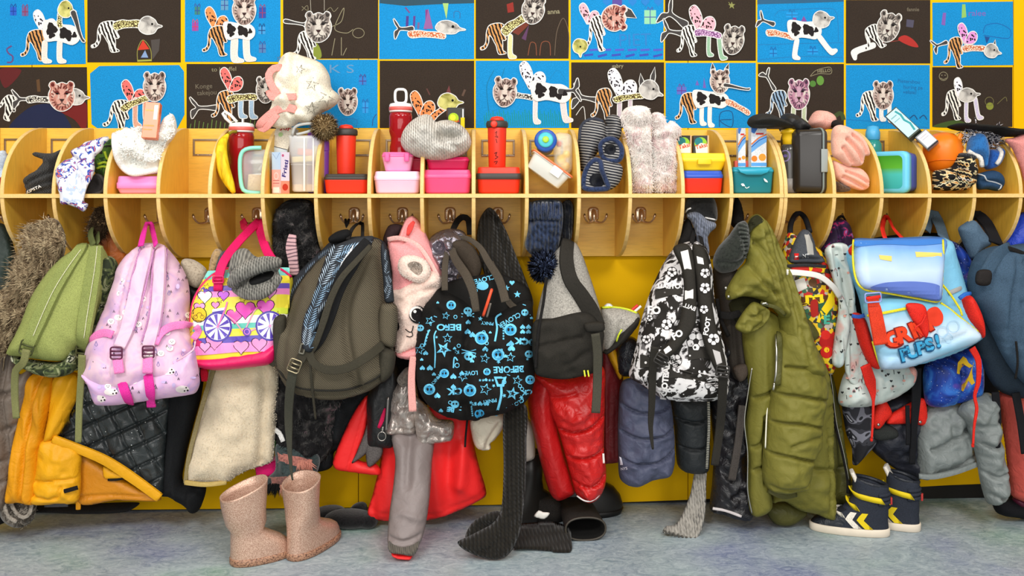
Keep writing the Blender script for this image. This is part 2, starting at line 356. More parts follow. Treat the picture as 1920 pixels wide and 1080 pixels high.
def tubev(p, r, n=8, closed=False):
    p = np.asarray(p, float); k = len(p); r = np.full(k, r) if np.isscalar(r) else np.interp(np.linspace(0, 1, k), np.linspace(0, 1, len(r)), r)
    tg = (np.roll(p, -1, 0)-np.roll(p, 1, 0)) if closed else np.gradient(p, axis=0); tg /= np.linalg.norm(tg, axis=1)[:, None]+1e-9
    u = np.cross(tg[0], [0, 0, 1.]); u = u if np.linalg.norm(u) > .1 else np.cross(tg[0], [1., 0, 0]); V = []
    for i in range(k):
        u = u-tg[i]*(u*tg[i]).sum(); u /= np.linalg.norm(u)+1e-9; v = np.cross(tg[i], u)
        for a in np.arange(n)*2*math.pi/n: V.append(p[i]+r[i]*(math.cos(a)*u+math.sin(a)*v))
    e = k if closed else k-1; Fc = [(i*n+j, i*n+(j+1) % n, ((i+1) % k)*n+(j+1) % n, ((i+1) % k)*n+j) for i in range(e) for j in range(n)]
    if not closed: Fc += [tuple(range(n))[::-1], tuple((k-1)*n+j for j in range(n))]
    return np.array(V), Fc
def tube(name, pts, r, m, parent=None, surf=None, off=.002, n=8, world=False, closed=False, **kw):
    p = np.asarray(pts, float) if world else path3(pts, surf, off, 6)
    V, Fc = tubev(p, r, n, closed); return mesh(name, V, Fc, m, parent, None, None, True, **kw)
class MB:
    def __init__(s): s.V = []; s.F = []; s.I = []; s.n = 0
    def add(s, V, Fc, i=0):
        V = np.asarray(V, float); s.V.append(V); s.F += [tuple(int(a)+s.n for a in f) for f in Fc]; s.I += [i]*len(Fc); s.n += len(V); return s
    def build(s, name, m, parent=None, smooth=True, **kw): 
        V = np.concatenate(s.V); return mesh(name, V, s.F, m, parent, np.stack([V[:, 0], V[:, 2]], 1), s.I, smooth, **kw)
def rrect(hx, hy, r, n=4):
    r = min(r, hx*.999, hy*.999); out = []
    for cx, cy, a0 in ((hx-r, hy-r, 0), (-hx+r, hy-r, 90), (-hx+r, -hy+r, 180), (hx-r, -hy+r, 270)):
        for k in range(n+1):
            a = math.radians(a0+90*k/n); out.append((cx+r*math.cos(a), cy+r*math.sin(a)))
    return np.array(out)
def loft(secs, n=4, M4=None, caps=True):
    """secs: (z, cx, cy, hx, hy, r)"""
    V = []; k = 4*(n+1)
    for (z, cx, cy, hx, hy, r) in secs:
        q = rrect(hx, hy, r, n); V.append(np.stack([q[:, 0]+cx, q[:, 1]+cy, np.full(k, z)], 1))
    V = np.concatenate(V); e = len(secs); Fc = [(i*k+j, i*k+(j+1) % k, (i+1)*k+(j+1) % k, (i+1)*k+j) for i in range(e-1) for j in range(k)]
    if caps: Fc += [tuple(range(k))[::-1], tuple((e-1)*k+j for j in range(k))]
    if M4 is not None: V = np.array([M4 @ Vector(v) for v in V])
    return V, Fc
def lathe(prof, n=24, M4=None):
    V = np.array([(r*math.cos(a), r*math.sin(a), z) for r, z in prof for a in np.arange(n)*2*math.pi/n]); e = len(prof)
    Fc = [(i*n+j, i*n+(j+1) % n, (i+1)*n+(j+1) % n, (i+1)*n+j) for i in range(e-1) for j in range(n)]+[tuple(range(n))[::-1], tuple((e-1)*n+j for j in range(n))]
    if M4 is not None: V = np.array([M4 @ Vector(v) for v in V])
    return V, Fc
def rb(hx, hy, hz, b, r=None, n=3):   # a rounded box, centred
    r = r or b; s = []
    for k in range(4): a = math.pi/2*k/3; s.append((-hz+b-b*math.cos(a), b-b*math.sin(a)))
    s = s+[(-z, d) for z, d in s[::-1]]
    return [(z, 0, 0, hx-d, hy-d, max(r-d, .0005)) for z, d in s]
def TR(loc, rx=0, ry=0, rz=0): return Matrix.Translation(loc) @ Matrix.Rotation(math.radians(rz), 4, 'Z') @ Matrix.Rotation(math.radians(ry), 4, 'Y') @ Matrix.Rotation(math.radians(rx), 4, 'X')
# ---------------- fur: curved blades rooted on a surface, one part ----------------
def fur(name, pts, surf, n, ln, flow, m, parent, wd=.0016, out=.55, spread=.6, poly=None):
    ol = np.asarray(poly if poly is not None else surf.opx, float); lo, hi = ol.min(0), ol.max(0); A = np.zeros(0); B = np.zeros(0)
    while len(A) < n:
        a = RNG.uniform(lo[0], hi[0], n*2); b = RNG.uniform(lo[1], hi[1], n*2); q = inside(a, b, ol); A = np.concatenate([A, a[q]]); B = np.concatenate([B, b[q]])
    A, B = A[:n], B[:n]; return blades(name, surf.at(A, B, -.002), np.tile([0, -1., 0], (n, 1)), flow, ln, m, parent, wd, out, spread)
def blades(name, base, nrm, flow, ln, m, parent, wd=.0016, out=.55, spread=.6):
    n = len(base); fl = np.asarray(flow(base) if callable(flow) else np.tile(flow, (n, 1)), float)
    d = fl+RNG.normal(0, spread, (n, 3)); d /= np.linalg.norm(d, axis=1)[:, None]+1e-9
    L = ln*RNG.uniform(.6, 1.3, n)[:, None]; mid = base+(nrm*out+d*.5)*L*.5; tip = mid+(d*.8+nrm*.15)*L*.6
    s = np.cross(d, nrm); s /= np.linalg.norm(s, axis=1)[:, None]+1e-9; s = s*wd
    V = np.stack([base-s*.5, base+s*.5, mid+s*.5, mid-s*.5, tip], 1).reshape(-1, 3); i = np.arange(n)*5
    Fc = [t for k in i.tolist() for t in ((k, k+1, k+2, k+3), (k+3, k+2, k+4))]
    o = mesh(name, V, Fc, m, parent, None, None, True, kind='stuff')
    nn = np.repeat(nrm+d*.25, 5, axis=0); nn /= np.linalg.norm(nn, axis=1)[:, None]; o.data.normals_split_custom_set_from_vertices(nn.tolist()); return o
def sph(n):
    k = np.arange(n)+.5; ph = np.arccos(1-2*k/n); th = math.pi*(1+5**.5)*k; return np.stack([np.cos(th)*np.sin(ph), np.sin(th)*np.sin(ph), np.cos(ph)], 1)
# =================== the room ===================
def m_wall():
    q = N('yellow_paint'); v = q.co('Object'); n = q.n('TexNoise', {'Vector': v, 'Scale': 3, 'Detail': 4}); n2 = q.n('TexNoise', {'Vector': v, 'Scale': 260, 'Detail': 3})
    q.l(q.mix(n.outputs[0], lin('DFAC00'), lin('ECBA02')), q.b.inputs['Base Color']); setp(q.b, .7, spec=.12); q.bump(n2.outputs[0], .12, .002); return q.m
def m_floor():
    q = N('marbled_linoleum'); v = q.co('Object')
    big = q.n('TexNoise', {'Vector': v, 'Scale': 4.2, 'Detail': 3, 'Distortion': .6}); hue = q.n('TexNoise', {'Vector': q.co('Object', (1, 1, 1), (0, 0, .7)), 'Scale': 2.6, 'Detail': 3})
    mid = q.n('TexNoise', {'Vector': q.co('Object', (1, 1.6, 1), (0, 0, .5)), 'Scale': 26, 'Detail': 7, 'Roughness': .72, 'Distortion': 1.6})
    fle = q.n('TexNoise', {'Vector': q.co('Object', (1, 1.5, 1), (0, 0, 1.1)), 'Scale': 70, 'Detail': 6, 'Roughness': .75, 'Distortion': 2.2})
    c = q.ramp(hue.outputs[0], [(.34, '747EA6'), (.45, '98A7B0'), (.55, '9EB1B3'), (.66, '80A590')])
    c = q.mix(q.ramp(big.outputs[0], [(.3, (0, 0, 0, 1)), (.7, (1, 1, 1, 1))]), q.mix(.35, c, lin('5E6980')), c)
    c = q.mix(q.ramp(mid.outputs[0], [(.35, (0, 0, 0, 1)), (.65, (1, 1, 1, 1))]), q.mix(.30, c, lin('4C5A6C')), q.mix(.35, c, lin('E0E8E6')))
    c = q.mix(q.ramp(fle.outputs[0], [(.60, (0, 0, 0, 1)), (.70, (.8, .8, .8, 1))]), c, lin('E2E6E2'))
    q.l(c, q.b.inputs['Base Color']); setp(q.b, .42, spec=.35); q.bump(fle.outputs[0], .06, .002); return q.m
def m_wood(c1, c2, sc=(26, 26, 3), rot=(0, 0, 0)):
    q = N('plywood'); v = q.co('Object', sc, rot); n = q.n('TexNoise', {'Vector': v, 'Scale': 2, 'Detail': 6, 'Roughness': .65, 'Distortion': .8}); n2 = q.n('TexNoise', {'Vector': v, 'Scale': 9, 'Detail': 3})
    a = q.mix(n.outputs[0], lin(c1), lin(c2)); q.l(q.mix(q.ramp(n2.outputs[0], [(.45, (0, 0, 0, 1)), (.75, (1, 1, 1, 1))]), a, q.mix(.18, a, lin('7A4A18'))), q.b.inputs['Base Color'])
    setp(q.b, .38, spec=.4); q.bump(n.outputs[0], .05, .002); return q.m
WALL = m_wall(); FLOOR = m_floor()
WOODV = m_wood('E2AE3A', 'F0C452'); WOODH = m_wood('E2AE3A', 'F0C452', (3, 26, 26)); EDGE = m_wood('E0B468', 'F2D08C', (40, 40, 40))
def boxmb(mb, x0, x1, y0, y1, z0, z1, i=0, b=.0015):
    V, Fc = loft(rb((x1-x0)/2, (y1-y0)/2, (z1-z0)/2, b), 2, TR(((x0+x1)/2, (y0+y1)/2, (z0+z1)/2))); return mb.add(V, Fc, i)
fl = MB(); boxmb(fl, -3.2, 3.2, -4.4, .08, -.05, 0, 0, .001); fl.build('floor', FLOOR, None, False, kind='structure')
# the back wall above, the yellow panels below it, and a dark skirting under the panels
bw = MB(); boxmb(bw, -3.2, 3.2, .02, .08, 0, 2.9); bw.build('wall_back', WALL, None, False, kind='structure')
pb = P(np.array([-300, 100, 650, 1200, 1500, 1720, 2000, 2300]), np.array([962, 957, 952, 941, 928, 912, 901, 893]), 0.0)
wp = thing('trim_panels', None, None, (0, 0, 0)); wp['kind'] = 'structure'
seams = [-3.2] + [float(P(px, 900, 0)[0]) for px in (-560, 60, 672, 1290, 1900, 2400)] + [3.2]
for a, b in zip(seams[:-1], seams[1:]):
    zb = lambda x: max(.004, float(np.interp(x, pb[0], pb[1])))
    g = .0012; xs = np.linspace(a+g, b-g, 6); V = []; 
    for x in xs: V += [(x, 0, zb(x)), (x, 0, 2.3), (x, .019, 2.3), (x, .019, zb(x))]
    Fc = [(i*4+j, i*4+(j+1) % 4, i*4+4+(j+1) % 4, i*4+4+j) for i in range(5) for j in range(4)]+[(0, 1, 2, 3), (23, 22, 21, 20)]
    mesh('wall_panel', V, Fc, WALL, wp, None, None, False)
sk = MB(); boxmb(sk, -3.2, 3.2, .012, .02, 0, .12); sk.build('baseboard_back', plastic('17130F', .6), None, False, kind='structure')
# =================== the two coat locker units ===================
YB, YF = -.02, -.268
ZT, ZB, ZS = 1.178, .783, .980; ZU = ZS-.0115
FX = [-190, -93, 3, 100, 197, 296, 393, 492, 592, 692, 791, 888, 988, 1086, 1182, 1281, 1372, 1466, 1474.5, 1565, 1654, 1744, 1828, 1915, 2000, 2083]
DX = [float(P(px, 368, YF)[0]) for px in FX]
DX[18] = DX[17]+.0122
TD = .0056
HOOKM = metal('DCC6AC', .25, .82); HOLD = metal('8C7B66', .4); SCREW = metal('D8CFC0', .3)
def divider_mesh():
    zc = (ZT+ZB)/2; Hh = (ZT-ZB)/2; a = np.linspace(-math.pi/2, math.pi/2, 29); yy = YB+(YF-YB)*np.cos(a)**.98; zz = zc+Hh*np.sin(a)
    V = []; n = len(a)
    for x, q in ((-TD, 0), (-TD+.0012, .0012), (TD-.0012, .0012), (TD, 0)):
        ins = .0015 if q == 0 else 0
        for y, z in zip(yy, zz): V.append((x, min(YB, y+ins), zc+(z-zc)*(1-ins*4)))
    Fc = []; ix = []
    for k in range(3):
        for i in range(n-1): Fc.append((k*n+i, k*n+i+1, (k+1)*n+i+1, (k+1)*n+i)); ix.append(1)
    Fc.append(tuple(range(n))[::-1]); Fc.append(tuple(3*n+i for i in range(n))); ix += [0, 0]
    Fc.append((0, n, 2*n, 3*n)[::-1]); Fc.append((n-1, 2*n-1, 3*n-1, 4*n-1)); ix += [1, 1]
    for k in range(3): Fc.append((k*n, (k+1)*n, (k+1)*n+n-1, k*n+n-1)); ix.append(0)
    return V, Fc, ix
DV = divider_mesh(); dproto = None; HOOKP = {}
def hook_at(parent, x, z):
    """oval plate, raised middle, two curled arms"""
    mb = MB(); pl = rrect(.0175, .023, .013, 6); V = np.concatenate([np.stack([x+pl[:, 0]*k, np.full(len(pl), y), z+pl[:, 1]*k], 1) for k, y in ((1, YB), (1, YB-.003), (.8, YB-.005))]); n = len(pl)
    mb.add(V, [(i*n+j, i*n+(j+1) % n, (i+1)*n+(j+1) % n, (i+1)*n+j) for i in range(2) for j in range(n)]+[tuple(2*n+j for j in range(n))])
    mb.add(*tubev([(x, YB-.002, z+.014), (x, YB-.011, z+.010), (x, YB-.017, z-.002), (x, YB-.017, z-.016), (x, YB-.012, z-.024)], [.004, .0075, .0085, .0075, .004], 10))
    for s in (-1, 1):
        c = cat([(0, 0, 0), (.010, .012, -.006), (.022, .028, -.006), (.031, .040, .006), (.034, .044, .018)], False, .004); c = np.array(c)
        mb.add(*tubev(np.stack([x+s*c[:, 0], YB-.012-c[:, 1], z-.018+c[:, 2]], 1), [.0045, .0038, .0032, .003, .0044], 8))
        mb.add(sph(14)*.0048+np.array([x+s*.034, YB-.056, z]), [(i, (i+1) % 14, (i+2) % 14) for i in range(0, 12)])
    h = mb.build('coat_hook', HOOKM, parent)
    sb = MB()
    for sx, sz in ((-.0115, .012), (.0115, .012), (-.0115, -.012), (.0115, -.012)): sb.add(*lathe([(.0028, 0), (.0028, .001), (.001, .0016)], 8, TR((x+sx, YB-.0045, z+sz), 90)))
    sb.build('screw', SCREW, h)
def unit(i0, i1, label):
    u = thing('coat_locker', label, 'coat locker', (DX[i0], YB, ZB), 'coat locker units on the yellow wall')
    global dproto
    x0, x1 = DX[i0]-TD, DX[i1]+TD
    for k in range(i0, i1):   # one back board per compartment pair is not visible: one continuous board
        pass
    mb = MB(); boxmb(mb, x0, x1, YB, -.001, ZB, ZT, 0, .001); mb.build('back_panel', WOODH, u, False)
    mb = MB(); boxmb(mb, x0, x1, YF-.001, YB-.0002, ZU, ZS, 0, .001); b = mb.build('shelf', [WOODH], u, False)
    mb = MB(); boxmb(mb, x0, x1, YF-.0022, YF-.0008, ZU+.0004, ZS-.0004, 0, .0004); mb.build('shelf_edge', EDGE, u, False, label='pale ply edge')
    for k in range(i0, i1+1):
        if dproto is None:
            d = mesh('divider', DV[0], DV[1], [WOODV, EDGE], u, None, DV[2], False); dproto = d; d['cz'] = 0; DOFF = d.location+WO[u]
            unit.doff = DOFF
        else:
            d = dproto.copy(); COL.objects.link(d); d.parent = u
        d.location = Vector((DX[k], unit.doff.y, unit.doff.z))-WO[u]
    for k in range(i0, i1):
        xc = (DX[k]+DX[k+1])/2
        hook_at(u, xc, .914)
        mb = MB(); z0, z1, hx, t = 1.094, 1.146, .052, .006
        for (a, b, c, d) in ((-hx, hx, z0, z0+t), (-hx, hx, z1-t, z1), (-hx, -hx+t, z0+t, z1-t), (hx-t, hx, z0+t, z1-t)): boxmb(mb, xc+a, xc+b, YB-.003, YB, c, d, 0, .0008)
        lh = mb.build('label_holder', HOLD, u, False)
        sb = MB()
        for sx in (-.7, 0, .7): sb.add(*lathe([(.002, 0), (.002, .0008), (.0008, .0014)], 8, TR((xc+sx*hx, YB-.003, z0+.003), 90)))
        sb.build('screw', SCREW, lh)
unit(0, 17, 'long plywood coat locker with rounded dividers and brass hooks, left of the doubled divider')
unit(18, 25, 'plywood coat locker with rounded dividers, right of the doubled divider')
# =================== the children's collages ===================
BLUE = paper('1B90D0', .05); DARK = paper('392F27', .14); WHITE = paper('F2EFE8', .03)
def pat(c, d, kind):
    if kind == 'tiger': return patches(((0, d), (.42, d), (.5, c)), 30, 'Object', 'wave', 2, 3.2, .9, rot=(0, .35, 0))
    if kind == 'giraffe': return patches(((0, d), (.10, c)), 75, 'Object', 'cells', rough=.9) if False else patches(((0, c), (.13, d)), 170, 'Object', 'cells', rough=.9)
    if kind == 'wing': return patches(((0, d), (.36, c)), 125, 'Object', 'dots', rough=.9)
    if kind == 'lion': return patches(((.3, d), (.5, c), (.68, 'CFC6BA')), 60, 'Object', 'noise', 3, .8, .9, stretch=(1.6, 1, .7), interp='LINEAR')
LEGC = paper('EFE2D6', .08)
TEMPL = {  # unit shapes, x right, y down
 'tiger': [(0,-.9),(.5,-1),(1,-.95),(1.25,-.6),(1.1,-.3),(1.3,.05),(1.1,.12),(.98,.0),(1.0,.4),(1.02,.8),(1.3,.98),(.75,1.05),(.6,.85),(.5,.5),(.3,.2),(.1,-.1),(-.15,-.2),(-.2,.25),(-.45,.65),(-.8,.75),(-.85,.62),(-.55,.5),(-.38,.2),(-.35,-.35),(-.2,-.75)],
 'wingl': [(0,1),(-.35,.5),(-.75,-.1),(-.9,-.7),(-.6,-1),(-.25,-.75),(0,-.3),(.15,.2),(.2,.9)],
 'wingr': [(-.1,.9),(.0,.2),(.25,-.35),(.65,-.5),(.95,-.2),(1,.3),(.8,.75),(.4,.95)],
 'lion': [(-.8,-.95),(-.55,-1),(-.38,-.8),(0,-.92),(.36,-.82),(.55,-1),(.8,-.92),(.88,-.68),(.78,-.5),(.92,-.1),(.86,.35),(.62,.75),(.2,1),(-.25,1),(-.65,.72),(-.9,.3),(-.94,-.15),(-.8,-.52),(-.92,-.72)],
 'cow': [(-1,-.55),(-.6,-.6),(0,-.5),(.6,-.5),(1,-.2),(1,.2),(.7,.45),(.3,.4),(-.2,.35),(-.7,.45),(-.95,.1)],
 'leg': [(-.22,-1),(.22,-1),(.2,.3),(.3,.65),(.75,.85),(.7,1),(-.1,1),(-.3,.5)],
 'bird': [(-1,.1),(-.75,-.5),(-.2,-.7),(.35,-.45),(.6,-.1),(1,.05),(.6,.2),(.3,.55),(-.3,.65),(-.8,.45)],
 'neck': [(-1,.3),(-.5,-.05),(0,-.12),(.6,-.3),(1,-.25),(1,.15),(.5,.25),(-.2,.45),(-.8,.75)],
 'shark': [(-1,-1),(-.6,-.5),(-.35,-.15),(.2,-.12),(1,-.22),(1,.22),(.2,.12),(-.35,.15),(-.6,.6),(-.85,1),(-.9,.3),(-.55,0),(-.85,-.5)],
 'ear': [(-.3,1),(-.35,0),(.1,-1),(.5,0),(.55,1)],
 'trunk': [(-1,-.35),(-.5,-.3),(.2,-.05),(.75,.05),(1,-.1),(.95,.25),(.4,.35),(-.4,.25),(-1,.25)],
}
TIG = [pat('E9E2D6', '1F1A18', 'tiger'), pat('C98F55', '1F1A18', 'tiger')]; GIR = [pat('4A3A20', 'E8DE96', 'giraffe'), pat('2A2522', 'E6E0D0', 'giraffe'), pat('C0603A', 'F0DCC0', 'giraffe')]
WNG = [pat('E88A50', '2A201C', 'wing'), pat('E9A9B4', '2A201C', 'wing'), pat('E8E4EA', '2A2428', 'wing'), pat('E06C66', '2A201C', 'wing'), pat('D78FC8', '2A201C', 'wing')]
LIO = [pat('8B8078', '2E2825', 'lion'), pat('A88E84', '3A2A26', 'lion'), pat('B07890', '40283A', 'lion'), pat('C08070', '501E1E', 'lion')]
LM = dict(zip(LIO, ((paper('3E3835'), paper('D6CEC2')), (paper('4A3A34'), paper('E2D2C4')), (paper('4E3448'), paper('CDA2B4')), (paper('6A2A26'), paper('D8A090')))))
BRD = [patches(((.35, '6F6A66'), (.6, 'C9C4BC')), 30, 'Object', 'noise', 4, 1, .9, interp='LINEAR'), patches(((.35, '7E7A30'), (.6, 'CFC878')), 30, 'Object', 'noise', 4, 1, .9, interp='LINEAR')]
GREY = paper('4A4644', .2)
PO = []
LAY = [0]
def piece(root, kind, x, y, sx, sy, m, rot=0, flip=False):
    sy *= {'cow': 1.75, 'bird': 1.35, 'neck': 1.25}.get(kind, 1)
    t = np.array(TEMPL[kind], float); t = cat(t, True, .12) if kind not in ('ear',) else t
    if flip: t[:, 0] *= -1
    ca, sa = math.cos(math.radians(rot)), math.sin(math.radians(rot)); q = t*np.array([sx, sy]); q = np.stack([x+q[:, 0]*ca-q[:, 1]*sa, y+q[:, 0]*sa+q[:, 1]*ca], 1)
    c = q.mean(0); dl = q-c; L = np.linalg.norm(dl, axis=1)[:, None]+1e-6
    nrm = np.stack([np.gradient(q[:, 1]), -np.gradient(q[:, 0])], 1); nrm /= np.linalg.norm(nrm, axis=1)[:, None]+1e-6
    ar = (q[:, 0]*np.roll(q[:, 1], -1)-np.roll(q[:, 0], -1)*q[:, 1]).sum(); nrm *= (1 if ar > 0 else -1)
    wq = q+nrm*1.5; LAY[0] += 1; ly = .0004+.0006*LAY[0]
    it = [(wq, None, WHITE), (q, None, m)]
    if kind == 'lion':
        u = lambda a, b: (x+(a*sx)*ca*(1 if not flip else -1)-b*sy*sa, y+(a*sx)*sa*(1 if not flip else -1)+b*sy*ca)
        md, ml = LM[m]; nz = np.linspace(0, 2*math.pi, 22, endpoint=False)
        for a in nz: it.append(stroke([u(.62*math.cos(a), .1+.62*math.sin(a)), u(.8*math.cos(a+.08), .1+.82*math.sin(a+.08))], max(1, .07*sx), md, False))
        for a in (-.66, .66): it += [disc(*u(a, -.78), .14*sx, md, .14*sy, 8)]
        it += [disc(*u(0, .42), .36*sx, ml, .3*sy, 14), pgon([u(-.16, -.5), u(.16, -.5), u(.2, .2), u(-.2, .2)], ml), pgon([u(-.6, -.3), u(-.3, -.38), u(-.12, -.12), u(-.42, -.12)], md), pgon([u(.6, -.3), u(.3, -.38), u(.12, -.12), u(.42, -.12)], md)]
        for a in (-.34, .34): it.append(disc(*u(a, -.17), .1*sx, '0E0C0B', .07*sy, 8))
        it += [pgon([u(-.2, .2), u(.2, .2), u(.06, .4), u(-.06, .4)], '3A2624'), stroke([u(-.34, .62), u(-.1, .56), u(0, .42), u(.1, .56), u(.34, .62)], 1.3, '2A201C'), stroke([u(-.3, -.75), u(-.1, -.5)], 1.3, md), stroke([u(.3, -.75), u(.1, -.5)], 1.3, md), stroke([u(0, .72), u(0, .95)], 1.6, md)]
    if kind == 'cow':
        for (a, b, r1, r2) in ((-.55, -.2, .3, .32), (-.5, .12, .18, .18), (.2, -.1, .33, .3), (.45, .12, .2, .18), (.75, -.05, .13, .16)):
            nn = np.linspace(0, 2*math.pi, 12, endpoint=False); rr = 1+.25*np.sin(nn*3+a*9); s = -1 if flip else 1
            aa = a+r1*rr*np.cos(nn); bb = b+r2*rr*np.sin(nn); it.append((np.stack([x+s*aa*sx*ca-bb*sy*sa, y+s*aa*sx*sa+bb*sy*ca], 1), None, paper('2A2524', .1)))
    if kind == 'bird': it.append(disc(x+(.15*sx)*(-1 if flip else 1)*ca, y-.12*sy, max(1.8, .1*sx), '14110F'))
    nm = {'tiger': 'hindquarters_cutout', 'wingl': 'wing_cutout', 'wingr': 'wing_cutout', 'lion': 'face_cutout', 'cow': 'body_cutout', 'leg': 'leg_cutout', 'bird': 'bird_head_cutout', 'neck': 'neck_cutout', 'shark': 'fish_tail_cutout', 'ear': 'ear_cutout', 'trunk': 'trunk_cutout'}[kind]
    decal(nm, it, Flat(-.0008), root, ly)
def wings(r, x, y, s, m, tilt=0): piece(r, 'wingl', x, y, s, s, m, tilt); piece(r, 'wingr', x+s*.1, y+s*.1, s*.95, s*.85, m, tilt)
def poster(label, corners, m, crayon=(), pieces=()):
    p = np.array(corners, float); x, z = P(p[:, 0], p[:, 1], 0); n = len(p)
    root = thing('collage_poster', label, 'poster', (float(x.mean()), -.0004, float(z.min())), 'collages in two rows on the wall')
    V = np.concatenate([np.stack([x, np.full(n, -.0002), z], 1), np.stack([x, np.full(n, -.0008), z], 1)])
    mesh('sheet', V, [tuple(range(n)), tuple(range(2*n-1, n-1, -1))]+[(i, n+i, n+(i+1) % n, (i+1) % n) for i in range(n)], m, root, None, None, False)
    if crayon: decal('crayon_drawing', list(crayon), Flat(-.0008), root, .0003, 'stuff')
    LAY[0] = 0
    for t in pieces:
        if t[0] == 'wings': wings(root, *t[1:])
        else: piece(root, *t)
def q4(x0, y0, x1, y1, dx=0, dy=0): return [(x0, y0+dy), (x1, y0), (x1+dx, y1), (x0+dx, y1+dy)]
def gift(x, y, w, h, c, c2='3B4A8A'): return [pgon([(x-w/2, y-h/2), (x+w/2, y-h/2), (x+w/2, y+h/2), (x-w/2, y+h/2)], c), stroke([(x, y-h/2), (x, y+h/2)], 1.5, c2), stroke([(x-w/2, y), (x+w/2, y)], 1.5, c2), stroke([(x, y-h/2), (x-4, y-h/2-6), (x-5, y-h/2)], 1.2, c2), stroke([(x, y-h/2), (x+4, y-h/2-6), (x+5, y-h/2)], 1.2, c2)]
def scrib(x, y, w, h, c, n=6, wd=1.5): return [stroke([(x-w/2+w*i/n+(0 if j % 2 else 2), y+(h/2 if (i+j) % 2 else -h/2)) for i in range(n+1) for j in (0,)], wd, c)]
CH = '8C8468'
poster('blue collage of a trunk-headed spotted cow body with tiger legs, top row, left end', q4(-18, -3, 158, 120, 3, 3), BLUE,
  [stroke([(22, 86), (13, 92), (16, 100), (24, 106), (22, 116), (13, 117)], 3, '5A4878')]+gift(25, 21, 12, 16, '2A58B8', '1E3C90')+gift(47, 22, 12, 16, '6A5A88', '8A3050'),
  [('wings', 82, 42, 22, WNG[2], 5), ('tiger', 58, 84, 22, 28, TIG[1]), ('leg', 84, 98, 16, 19, LEGC), ('leg', 112, 97, 15, 20, LEGC), ('cow', 114, 64, 34, 20, WHITE, 8), ('neck', 110, 36, 14, 12, GIR[0], -70), ('bird', 126, 18, 17, 17, BRD[1], 10), ('trunk', 147, 50, 30, 14, GREY, 68)])
poster('dark collage of a grey-headed tiger with a small crayon house below, top row', q4(164, -3, 339, 117), DARK,
  [pgon([(258, 94), (268, 75), (280, 92)], 'C43A28'), stroke([(258, 116), (258, 93), (268, 75), (282, 92), (284, 115)], 1.4, '8A8440'), pgon([(264, 108), (272, 94), (278, 108)], '7C93B8'), pgon([(283, 75), (300, 73), (298, 95), (286, 112)], '4A4440'), stroke([(258, 114), (284, 113)], 3.5, '9A9A40')],
  [('tiger', 192, 68, 24, 28, TIG[0]), ('neck', 240, 42, 26, 20, GIR[0], 12), ('bird', 282, 48, 22, 18, BRD[0])])
poster('blue collage of a lion face above a cow body with two pink legs, top row', q4(347, -3, 526, 116), BLUE,
  gift(370, 20, 10, 15, '3A7A70')+gift(421, 10, 14, 18, '5A90B0')+gift(366, 50, 12, 16, '8C4A9A', 'C03A60')+gift(492, 24, 13, 20, '2E4A9A', '8A3A60')+gift(491, 57, 13, 14, '3C90C8', '1E3C70')+gift(492, 91, 13, 16, '4A78A8'),
  [('wings', 404, 36, 22, WNG[0], 5), ('leg', 440, 94, 22, 22, LEGC), ('leg', 463, 92, 20, 22, LEGC, -4), ('tiger', 398, 76, 21, 27, TIG[1]), ('cow', 448, 60, 28, 17, WHITE), ('lion', 458, 18, 23, 28, LIO[1])])
poster('dark collage of a lion face with black fish tail and pale scribbles, top row', q4(531, -3, 709, 110), DARK,
  [ring(672, 62, 11, 1, CH, 9), stroke([(622, 50), (640, 40), (645, 15), (636, 30), (628, 55), (650, 62), (662, 55)], 1.2, CH), stroke([(582, 0), (583, 22)], .8, 'B0A898'), stroke([(608, 0), (608, 20)], .8, 'B0A898'), pgon([(577, 85), (590, 78), (600, 90), (602, 108), (584, 110)], '7E8A34', True), stroke([(628, 72), (622, 104)], 1.2, CH), stroke([(640, 70), (640, 104)], 1.2, CH), stroke([(650, 90), (643, 104)], 1.2, CH), stroke([(566, 20), (576, 10), (577, 20), (566, 12)], .8, CH), stroke([(612, 20), (620, 14), (626, 22), (634, 14)], .8, CH)],
  [('tiger', 566, 84, 20, 26, TIG[0]), ('shark', 560, 44, 26, 14, GREY, 190), ('lion', 597, 50, 26, 28, LIO[0])])
poster('blue collage of a spotted fish with a bird head, dark crayon sky, top row', q4(711, -3, 889, 111), BLUE,
  [pgon([(712, -3), (889, -3), (889, 6), (820, 8), (760, 11), (712, 6)], '2E4A58'), stroke([(800, 18), (800, 40), (798, 55)], 5, '7A3A7A'), pgon([(794, 54), (803, 16), (812, 54)], '8A5A90'), stroke([(764, 30), (763, 52)], 5, '4A3A80'), stroke([(777, 30), (776, 52)], 4, '5A3A80'), stroke([(785, 42), (784, 54)], 4, '6A5A88'), pgon([(830, 6), (841, 6), (837, 36)], '9CC070'), stroke([(851, 34), (852, 22), (862, 23), (862, 35)], 1, '3A5A88'), stroke([(760, 14), (768, 24)], 3, '6A4A80')],
  [('shark', 756, 54, 18, 19, GREY), ('neck', 800, 62, 34, 15, GIR[2], 12), ('bird', 845, 52, 28, 13, BRD[0], 6)])
